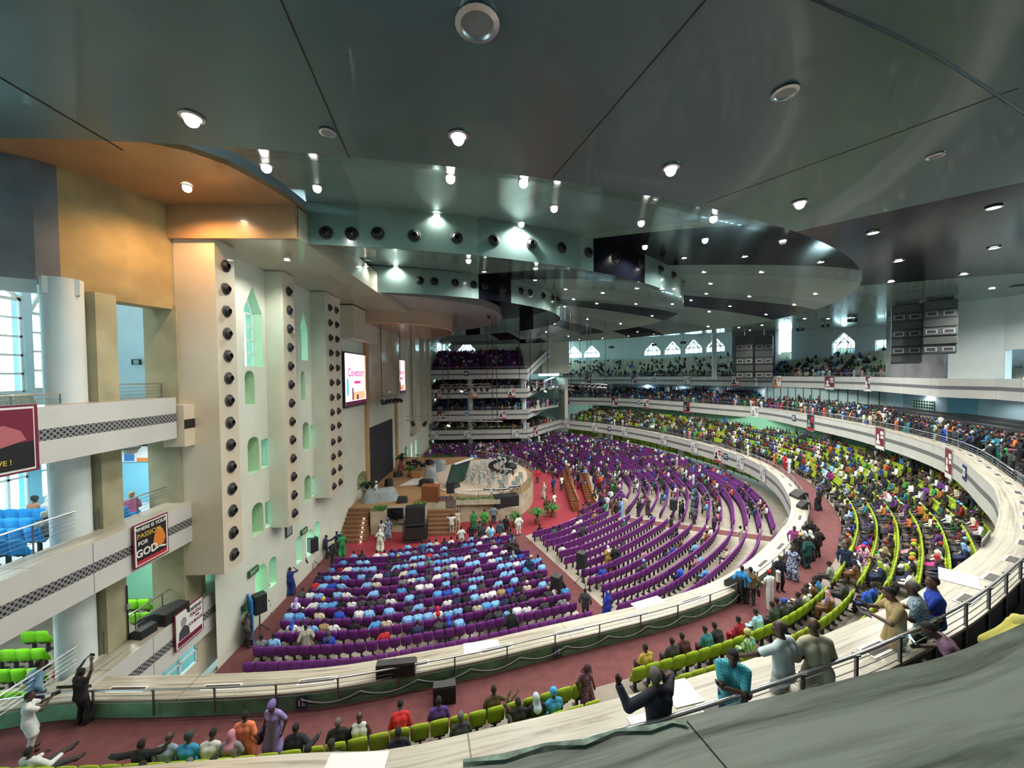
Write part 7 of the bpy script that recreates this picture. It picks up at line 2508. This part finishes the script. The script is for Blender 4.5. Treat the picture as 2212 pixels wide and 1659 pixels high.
o = hero(1693, 1345, F2Z, .45, 'bald person in a white short-sleeved shirt reaching along the rail', 'shirt', (.62, .74, .76), V2, bot=(.4, .42, .42), head='bald', fing=True, face=True, tall=1.1, handL=(-.42, .42, 1.06), poleL=(-1, -.1, -.3), hdirL=(-.6, .8, -.1), palmL=(0, 0, -1), thumbL=(.8, .6, 0), curlL=.35, handR=(.28, .1, .98), hyaw=.5)
g = MB(); Jg = Vector((0, 0, 0))
hero(1768, 1345, F2Z, -.1, 'bald person in a cream robe at the rail beside the white shirted one', 'robe', (.50, .47, .34), V2, bot=(.45, .42, .3), head='bald', fing=True, face=True, tall=1.1, handL=(-.2, .34, 1.05), handR=(.2, .36, 1.04), lean=.12)
o = hero(1938, 1272, F2Z, 1.05, 'person in a tan short-sleeved tunic looking down at a phone', 'tunic', (.36, .27, .13), V2, bot=(.34, .26, .13), fing=True, face=True, tall=1.08, handL=(-.10, .36, 1.16), handR=(.07, .38, 1.24), poleL=(-.8, -.5, -.6), poleR=(.8, -.4, -.6), hdirL=(.25, 1, .1), hdirR=(-.2, 1, .35), palmL=(0, 0, 1), palmR=(-.3, 0, 1), thumbL=(1, 0, .3), thumbR=(-1, 0, .3), curlL=.5, curlR=.6, hpitch=.5, skin=2)
held('mobile_phone', MB().box((0, 0, 0), (.075, .15, .012), rx=.5), M_blackm, o, (.03, .49, 1.315), 'dark phone held up by the person in the tan tunic', 'phone')
held('tablet_case', MB().box((0, 0, 0), (.26, .19, .02), rx=.3), M_dark, o, (-.14, .50, 1.20), 'dark tablet case in the other hand of the person in the tan tunic', 'tablet')
hero(1995, 1262, F2Z, .75, 'person in a blue and white checked shirt leaning at the rail', 'shirt', P_chk, V2, bot=BLK, head='grey', fing=True, tall=1.1, handL=(-.15, .38, 1.08), handR=(.15, .4, 1.08), lean=.18)
hero(2022, 1246, F2Z, .95, 'person in a royal blue polo shirt looking left beside the checked shirt', 'shirt', (.012, .05, .38), V2, bot=BLK, fing=True, face=True, tall=1.1, skin=2, hyaw=.3, handL=(-.1, .36, 1.05))
hero(2168, 1312, F2Z, -1.9, 'person in a yellow jacket bending over at the right edge', 'suit', (.46, .42, .09), .018, bot=(.3, .28, .08), head='scarf', hc=(.42, .38, .1), tall=1.12, lean=.75, hpitch=.5, fing=True, handL=(-.2, .5, .75), handR=(.2, .5, .75))
o = hero(2088, 1366, F2Z, .9, 'person in a mauve shirt bending low behind the ledge with a lit phone', 'shirt', (.16, .085, .14), .018, bot=BLK, tall=1.05, lean=.6, hpitch=.5, fing=True, handR=(.34, .45, .95), handL=(-.1, .4, .9))
held('lit_phone', MB().box((0, 0, 0), (.075, .012, .15), rx=-.6), mat('lit_phone_screen', (.1, .1, .1), .3, emit=(.25, .75, 1), estr=5), o, (.36, .56, 1.02), 'small glowing phone by the person in the mauve shirt', 'phone')
# lowest balcony, near end
o = hero(58, 1497, F1Z, -.75, 'person in a white tunic suit filming with a hand-held camera', 'tunic', (.66, .70, .68), .018, bot=(.55, .57, .54), fing=True, handR=(.12, .42, 1.36), handL=(-.06, .44, 1.30), tall=1.0, hyaw=-.2)
held('video_camera', MB().box((0, 0, 0), (.09, .18, .08)), M_blackm, o, (.05, .52, 1.40), 'small camera held by the person in the white tunic', 'camera')
hero(72, 1432, F1Z, -.35, 'person in a blue shirt standing at the left end of the railing', 'shirt', (.16, .30, .42), .018, bot=NVY, fing=True, sleeve='long', lean=.15, tall=1.05)
o = hero(172, 1447, F1Z, -.12, 'person in black photographing with both arms raised overhead', 'shirt', BLK, .017, bot=BLK, fing=True, sleeve='long', handL=(-.10, .22, 1.86), handR=(.20, .16, 1.88), poleL=(-1, .1, .2), poleR=(1, .1, .2), hdirL=(.5, .4, .8), hdirR=(-.5, .4, .8), palmL=(1, 0, 0), palmR=(-1, 0, 0))
held('mobile_phone', MB().box((0, 0, 0), (.16, .012, .08)), M_blackm, o, (.05, .30, 1.97), 'phone held overhead by the person in black', 'phone')
RW = [(55, 0, 'person in a white shirt leaning back at the left end of the green row', 'shirt', (.62, .64, .64), dict(sleeve='long', lean=-.25, footL=(-.1, .85, .35), footR=(.12, .8, .1), handR=(.35, .25, .75))),
      (290, 0, 'person in a dark suit stretching both arms along the green seats', 'suit', BLK, dict(lean=-.08, handL=(-.72, -.05, .95), handR=(.62, .1, 1.2), poleL=(-.2, -1, .3))),
      (368, 0, 'bald person in a grey blue shirt, seated beside the stretched suit', 'shirt', (.28, .36, .46), dict(head='bald', lean=.2)),
      (418, 0, 'seated person in a bright blue dress with a black patterned headwrap', 'dress', (.04, .30, .52), dict(head='wrap', hc=(.03, .05, .05), lean=.15)),
      (460, 0, 'seated person in a white shirt between the blue dress and orange tunic', 'shirt', (.66, .66, .62), dict(lean=.25, hpitch=.3)),
      (503, 0, 'seated person with a pink and grey headscarf beside the orange tunic', 'dress', (.25, .22, .25), dict(head='scarf', hc=(.5, .2, .28), lean=.1)),
      (657, 0, 'person in a dark jacket at the left end of the middle green row', 'suit', (.012, .014, .022), dict(lean=.1, handR=(.5, .2, .8))),
      (735, 0, 'balding person in a black suit on the middle green row', 'suit', BLK, dict(head='grey', lean=.02)),
      (783, 0, 'bald person in a white vest on the middle green row', 'vest', (.62, .63, .58), dict(head='bald', lean=.12, sleeve='none')),
      (878, 0, 'person in a red top hunched forward on the middle green row', 'shirt', (.52, .02, .025), dict(lean=.4, hpitch=.5, sleeve='long')),
      (955, 0, 'person in a deep purple top on the middle green row', 'shirt', (.09, .035, .24), dict(lean=.05, sleeve='long')),
      (1048, 0, 'person in a brown top with an arm along the green seats', 'shirt', (.11, .065, .035), dict(lean=.0, sleeve='long', handR=(.66, .0, .95))),
      (868, 1, 'person in dark navy seated behind the green row below the red top', 'shirt', (.01, .013, .025), dict(lean=.0)),
      (640, 1, 'dark haired person just showing over the ledge, leftmost of that row', 'shirt', BLK, dict(lean=.1)), (690, 1, 'dark capped person just showing over the ledge near the dark jacket', 'shirt', DRK, dict(lean=.1, head='cap', hc=BLK)),
      (1010, 1, 'grey haired person just showing over the ledge behind the purple top', 'shirt', DRK, dict(head='grey')), (1105, 1, 'person in dark clothes with raised hand just behind the middle ledge', 'shirt', BLK, dict(handL=(-.2, .3, 1.3))),
      (1140, 1, 'person with a white and blue headscarf just behind the middle ledge', 'dress', BLK, dict(head='scarf', hc=(.45, .55, .6))), (1203, 1, 'person with a bright blue headwrap just behind the middle ledge', 'dress', (.05, .3, .55), dict(head='wrap', hc=(.05, .35, .65))),
      (300, 1, 'person with dark hair low at the bottom edge below the stretched suit', 'shirt', (.16, .3, .03), dict()), (470, 1, 'dark haired person low at the bottom edge below the white shirt', 'shirt', BLK, dict()), (378, 1, 'dark haired person low at the bottom edge below the grey blue shirt', 'shirt', DRK, dict(head='grey')),
      (1408, 0, 'person in a mustard shirt first on the right green row', 'shirt', (.48, .33, .07), dict(lean=.15, hyaw=.5)), (1450, 0, 'person in a black suit beside the mustard shirt', 'suit', DRK, dict(lean=.1)),
      (1480, 0, 'person in a dark maroon shirt on the right green row', 'shirt', (.05, .012, .02), dict(lean=.3, sleeve='long')), (1524, 0, 'person in a teal patterned shirt on the right green row', 'shirt', (.02, .15, .17), dict(lean=.35)), (1545, 0, 'person in black beyond the teal shirt on the right green row', 'shirt', BLK, dict(lean=.45)),
      (1606, 0, 'person all in red looking at a phone on the right green row', 'shirt', (.30, .012, .03), dict(bot=(.28, .012, .03), lean=.2, sleeve='long')), (1642, 0, 'person in a pale blue tunic on the right green row', 'tunic', (.30, .55, .70), dict(bot=(.3, .5, .65), lean=.3)),
      (1672, 0, 'person in dark green beyond the pale blue tunic', 'shirt', (.02, .05, .035), dict(lean=.3)), (1700, 0, 'person in a black suit leaning forward beyond the dark green top', 'suit', BLK, dict(lean=.5)), (1738, 0, 'person in white sprawling sideways on the right green row', 'tunic', (.66, .68, .68), dict(bot=(.6, .62, .6), lean=-.15, handR=(.6, .1, 1.0))), (1770, 0, 'person in a bright blue shirt on the right green row', 'shirt', (.02, .2, .6), dict(lean=.1)), (1785, 0, 'person in a sage top next to the bright blue shirt', 'shirt', (.25, .32, .28), dict()),
      (1630, 1, 'person in a yellow green patterned dress and headwrap on the second green row', 'dress', P_yel, dict(head='wrap', hc=(.5, .52, .2), lean=.3)), (1800, 1, 'person in a blue patterned shirt on the second green row', 'shirt', (.03, .06, .32), dict(lean=.2)), (1835, 1, 'person in blue patterned cloth lying across the second green row', 'dress', P_bluep, dict(head='wrap', hc=(.1, .15, .5), lean=.5))]
for (px, row, lab, top, col, ex) in RW:
    ex = dict(ex); hd, hc = ex.pop('head', 'hair'), ex.pop('hc', (.3, .1, .2)); bt = ex.pop('bot', DRK)
    hero(px, 0, 0, 0, lab, top, col, .021, bot=bt, head=hd, hc=hc, seat=row, fing=px < 1300 and row == 0, **ex)
hero(527, 1540, F1Z, .1, 'person in a bright orange tunic standing with their back to the view', 'tunic', (.80, .22, .11), .018, bot=(.62, .16, .08), fing=True)
o = hero(591, 1513, F1Z, pi - .15, 'person in a lilac dress and headwrap walking towards the view', 'dress', (.30, .22, .52), .017, head='wrap', hc=(.2, .13, .38), fing=True, face=True, bust=True, hpitch=.3)
held('hand_bag', MB().box((0, 0, 0), (.1, .3, .32)), mat('dark_purple_bag', (.03, .015, .06), .5), o, (.32, .05, .78), 'dark purple bag hanging from the hand of the person in lilac', 'bag')
hero(1265, 1431, F1Z, pi + .6, 'person in a dark patterned dress with bowed head standing on the red aisle', 'dress', P_dark, .018, head='scarf', hc=(.06, .02, .04), fing=True, face=True, hpitch=.5, bust=True)
# standing along the right walkway
ST = [(1603, 1223, -.6, 'person in a sky blue shirt and dark trousers standing at the rail', 'shirt', (.04, .28, .68), dict(sleeve='long', bot=BLK)), (1622, 1226, -.5, 'person in a brown shirt with a dark bag standing beside the sky blue shirt', 'shirt', (.17, .12, .05), dict(bot=DRK)),
      (1684, 1200, pi, 'person in a navy suit and red tie carrying a white cloth', 'suit', (.015, .02, .04), dict(bot=BLK, face=True, handR=(.26, .22, 1.02))), (1712, 1180, 2.2, 'person in a black and white patterned dress facing the suited one', 'dress', P_bluep, dict(bust=True)),
      (1745, 1160, .1, 'person in a teal suit standing with their back to the view', 'suit', (.012, .075, .085), dict(bot=(.01, .05, .06))), (1752, 1146, .4, 'person with a white headscarf behind the teal suit', 'dress', BLK, dict(head='scarf', hc=(.66, .7, .68))), (1768, 1140, .2, 'person in black standing right of the teal suit', 'suit', BLK, dict(bot=BLK)),
      (1729, 1152, 2.6, 'person in black with a yellow headwrap near the rail', 'dress', BLK, dict(head='wrap', hc=(.5, .38, .1))), (1738, 1136, 1.2, 'person in white shirt near the rail by the group', 'shirt', (.5, .58, .62), dict()), (1752, 1122, 2.8, 'person in a black robe at the back of the group', 'robe', BLK, dict()), (1716, 1136, 2.6, 'person in magenta leaning at the rail bend', 'shirt', (.35, .06, .25), dict()),
      (1769, 1054, .3, 'person in a black coat and blue headwrap walking away along the red walkway', 'dress', (.012, .014, .022), dict(head='wrap', hc=(.02, .05, .4))), (1827, 1176, 2.4, 'person in a navy suit walking between the green rows', 'suit', (.012, .03, .075), dict(bot=BLK)), (1866, 1178, 1.9, 'person in a white and pink patterned dress with a magenta headwrap', 'dress', P_pink, dict(head='wrap', hc=(.5, .02, .16), bust=True)), (1905, 1188, 2.0, 'person in a cream lace dress standing among the green rows', 'dress', P_lace, dict(head='wrap', hc=(.42, .36, .22)))]
for (px, yt, rz, lab, top, col, ex) in ST:
    ex = dict(ex); hd, hc = ex.pop('head', 'hair'), ex.pop('hc', (.3, .1, .2)); bt = ex.pop('bot', DRK); z = F1Z + (.2 if px > 1800 else 0)
    o = hero(px, yt, z, rz, lab, top, col, .021, bot=bt, head=hd, hc=hc, **ex)
    if px == 1684: held('white_cloth', MB().box((0, 0, 0), (.12, .16, .5)).sphere((0, 0, .22), (.1, .12, .08)), mat('white_sheet'), o, (.27, .27, .85), 'white folded cloth carried by the person in the navy suit', 'cloth')
    if px == 1622: held('hand_bag', MB().box((0, 0, 0), (.1, .34, .3)), M_blackm, o, (.30, .05, .66), 'dark bag carried by the person in the brown shirt', 'bag')
# main floor: ushers, people standing at the stage front and in the aisles
FL = [(577, 1260, -1.2, 'usher in a navy suit standing by the bright wall doorway', 'suit', (.015, .03, .09), {}), (533, 1325, -.8, 'person in mottled dark clothes at the near wall corner', 'robe', P_camo, {}), (626, 1226, .3, 'person in a long royal blue dress photographing by the wall', 'dress', (.012, .03, .17), dict(handL=(-.2, .3, 1.5), handR=(.2, .3, 1.5))), (656, 1187, -.6, 'person in black standing in the second wall doorway', 'suit', BLK, {}),
      (703, 1156, -1, 'usher in a navy suit at the corner of the front purple row', 'suit', NVY, {}), (716, 1170, -.6, 'person in black stooping near the front purple row', 'suit', BLK, dict(lean=.5)), (738, 1152, .6, 'person in green patterned cloth near the wall end steps', 'dress', (.02, .22, .07), dict(head='wrap', hc=(.03, .3, .1))), (728, 1148, 1.2, 'person in a dark suit reaching towards the leaning poster', 'suit', NVY, dict(handL=(-.6, .3, 1.2))),
      (824, 1123, 2.8, 'person with a black veil and white gown before the planter', 'dress', (.6, .64, .6), dict(head='scarf', hc=BLK)), (838, 1119, 3.0, 'person in a blue patterned dress before the black display', 'dress', P_bluep, dict(head='wrap', hc=(.1, .15, .4))), (820, 1143, 0, 'person in a white gown and white headscarf on the crimson carpet', 'dress', (.66, .7, .62), dict(head='scarf', hc=(.62, .66, .6))),
      (975, 1110, .1, 'person in white with raised arms at the stage front', 'shirt', (.62, .66, .64), dict(bot=(.3, .36, .36), handL=(-.25, .3, 1.55), handR=(.25, .3, 1.5))), (988, 1102, -.1, 'person in cream with both arms raised to the stage', 'tunic', (.58, .52, .36), dict(bot=(.5, .45, .3), handL=(-.2, .2, 1.95), handR=(.2, .2, 1.95))), (1018, 1130, 0, 'person in a black suit facing the stage, left of the white robes', 'suit', BLK, {}), (996, 1137, .2, 'person in white and green before the stage steps', 'tunic', (.6, .64, .6), dict(bot=(.05, .25, .12))),
      (1036, 1125, -.2, 'person in grey facing the stage', 'suit', (.08, .085, .09), {}), (1043, 1131, .2, 'person in charcoal beside the white robed one', 'suit', (.04, .045, .05), {}), (1059, 1131, -.1, 'person in a long white robe facing the stage', 'robe', (.66, .70, .68), dict(bot=(.6, .62, .6))), (1080, 1124, -.3, 'person in a slate blue suit before the stage', 'suit', (.05, .10, .14), {}), (1093, 1114, -.4, 'person in black near the black double speaker', 'suit', BLK, {}), (1120, 1112, .3, 'person in white robe beside the floral display', 'robe', (.68, .70, .66), dict(bot=(.6, .62, .6))),
      (1023, 1103, .2, 'person in green by the marble stage front', 'dress', (.02, .22, .06), dict(head='wrap', hc=(.03, .2, .05))), (1046, 1100, -.2, 'person in a green patterned robe by the marble stage front', 'robe', (.06, .34, .06), {}), (1066, 1091, 0, 'person in slate blue by the pale speaker block', 'shirt', (.16, .24, .32), {}), (1181, 1072, .4, 'person in a long brown robe on the crimson carpet', 'robe', (.12, .04, .03), dict(bot=(.1, .04, .03))), (1197, 1064, .9, 'person in a white blouse and black skirt near the pews', 'shirt', (.66, .68, .68), dict(bot=BLK)), (1195, 1030, .7, 'person in navy blue near the orchestra edge', 'suit', (.015, .03, .16), {}), (1213, 1027, .8, 'person in a white shirt near the wooden pews', 'shirt', (.64, .68, .7), {}), (1161, 1013, .3, 'person in a red jacket behind the piano', 'suit', (.5, .025, .03), {}), (1175, 1042, 2, 'person in a cream draped gown by the floral display', 'dress', (.56, .54, .44), dict(head='scarf', hc=(.6, .6, .55))),
      (1113, 1174, .3, 'person in black standing at the top of the red aisle', 'suit', BLK, {}), (1107, 1158, .5, 'person in black and white patterned robe at the top of the red aisle', 'robe', P_camo, {}), (1143, 1202, 2.9, 'person in denim blue walking down the red aisle', 'suit', (.02, .05, .10), {}), (1104, 1316, .1, 'person all in black standing among the near purple rows', 'robe', BLK, dict(bot=BLK)), (660, 1350, .5, 'person in a khaki puffy jacket standing on the near rows', 'suit', (.36, .35, .27), dict(bot=DRK)), (1209, 1244, .8, 'person with a purple headwrap beside the aisle speaker', 'dress', BLK, dict(head='wrap', hc=(.16, .04, .3))), (1264, 1272, -.3, 'person in charcoal standing at the lower end of the red aisle', 'suit', DRK, {}), (1312, 1278, .4, 'person in a royal blue veil at the lower right rows', 'dress', (.012, .03, .36), dict(head='scarf', hc=(.012, .04, .4))),
      (1314, 1179, .2, 'person with white headscarf and golden skirt between the right rows', 'dress', (.42, .30, .06), dict(head='scarf', hc=(.7, .7, .66))), (1327, 1178, .2, 'person in black beside the golden skirt', 'suit', BLK, {}), (1544, 1109, .7, 'person in deep purple in the upper aisle of the right rows', 'robe', (.07, .02, .08), dict(bot=BLK)), (1380, 1077, .6, 'person in black at the upper aisle', 'suit', BLK, {}), (1500, 1093, .3, 'person in dark grey leaning over a seat in the upper aisle', 'robe', (.06, .065, .07), dict(lean=.5)), (1400, 1072, .6, 'person with an orange headwrap in the upper aisle', 'dress', P_camo, dict(head='wrap', hc=(.6, .16, .03))), (1258, 1132, .4, 'person in charcoal standing between right rows', 'suit', DRK, {}), (1470, 1083, 1.0, 'person in a black suit near the upper aisle speaker', 'suit', BLK, {})]
for (px, yt, rz, lab, top, col, ex) in FL:
    ex = dict(ex); hd, hc = ex.pop('head', 'hair'), ex.pop('hc', (.3, .1, .2)); bt = ex.pop('bot', DRK)
    hero(px, yt, .02, rz, lab, top, col, .032, bot=bt, head=hd, hc=hc, **ex)
for (px, yt, rz, lab, top, col, hd) in [(812, 1040, -1.4, 'person in a white patterned gown and white cap beside the dark backdrop', 'dress', (.6, .62, .58), 'wrap'), (939, 996, 1.5, 'person in blue patterned cloth standing among the dust sheets', 'dress', P_bluep, 'wrap'), (864, 990, 1.4, 'person in dark red by the palm at the back of the stage', 'dress', (.2, .03, .05), 'hair')]:
    hero(px, yt, 2.0, rz, lab, top, col, .032, head=hd, hc=(.6, .62, .6) if px == 812 else (.1, .2, .5))
# left openings
def seated(x, y, z, rz, lab, top, col, hd='hair', hc=(.3, .1, .2), vox=.022, **ex):
    o = person_mesh('person', dict(top=top, sit=True, headgear=hd, col_top=col, col_head=hc, col_bot=DRK, **ex), h=vox); o.location = (x, y, z); o.rotation_euler = (0, 0, rz); return tag(o, lab, 'person')
def slot_near(area, px, py): return min((s for s in slots if s[5] == area), key=lambda s: hyp(PR((s[0], s[1], s[2] + 1.25))[0] - px, PR((s[0], s[1], s[2] + 1.25))[1] - py))
s = slot_near('left middle', 88, 1135); seated(*s[:3], 0, 'person in grey with a cream headwrap on the front blue seats', 'shirt', (.2, .21, .2), 'wrap', (.55, .5, .4), lean=.2)
s = slot_near('left middle', 62, 1080); seated(*s[:3], 0, 'person in peach with a dark headwrap at the back of the blue seats', 'dress', (.5, .25, .16), 'wrap', (.03, .04, .04))
s = slot_near('left middle', 95, 1078); seated(*s[:3], 0, 'person in a white headscarf at the back of the blue seats', 'dress', (.55, .6, .6), 'scarf', (.6, .65, .65))
s = slot_near('left lower', 128, 1415); seated(*s[:3], -.4, 'person in red with a red headwrap on the green seats at the left', 'dress', (.32, .03, .03), 'wrap', (.3, .03, .02), lean=.25)
seated(-15.2, 16.2, 7.35, .9, 'person in a pink skirt and patterned headwrap in the middle left opening', 'dress', (.45, .12, .28), 'wrap', (.45, .3, .12))
s = slot_near('left lower', 40, 1455); seated(*s[:3], -.3, 'person with a cream headscarf on the nearest green seats at the left', 'dress', (.45, .42, .33), 'scarf', (.5, .46, .34), lean=.3)
o = MB().box((0, 0, .23), (.5, .5, .45)).build('stool', MS['blue']); o.location = (-15.25, 16.1, 7.45); tag(o, 'small blue seat under the person in the middle left opening', 'stool')
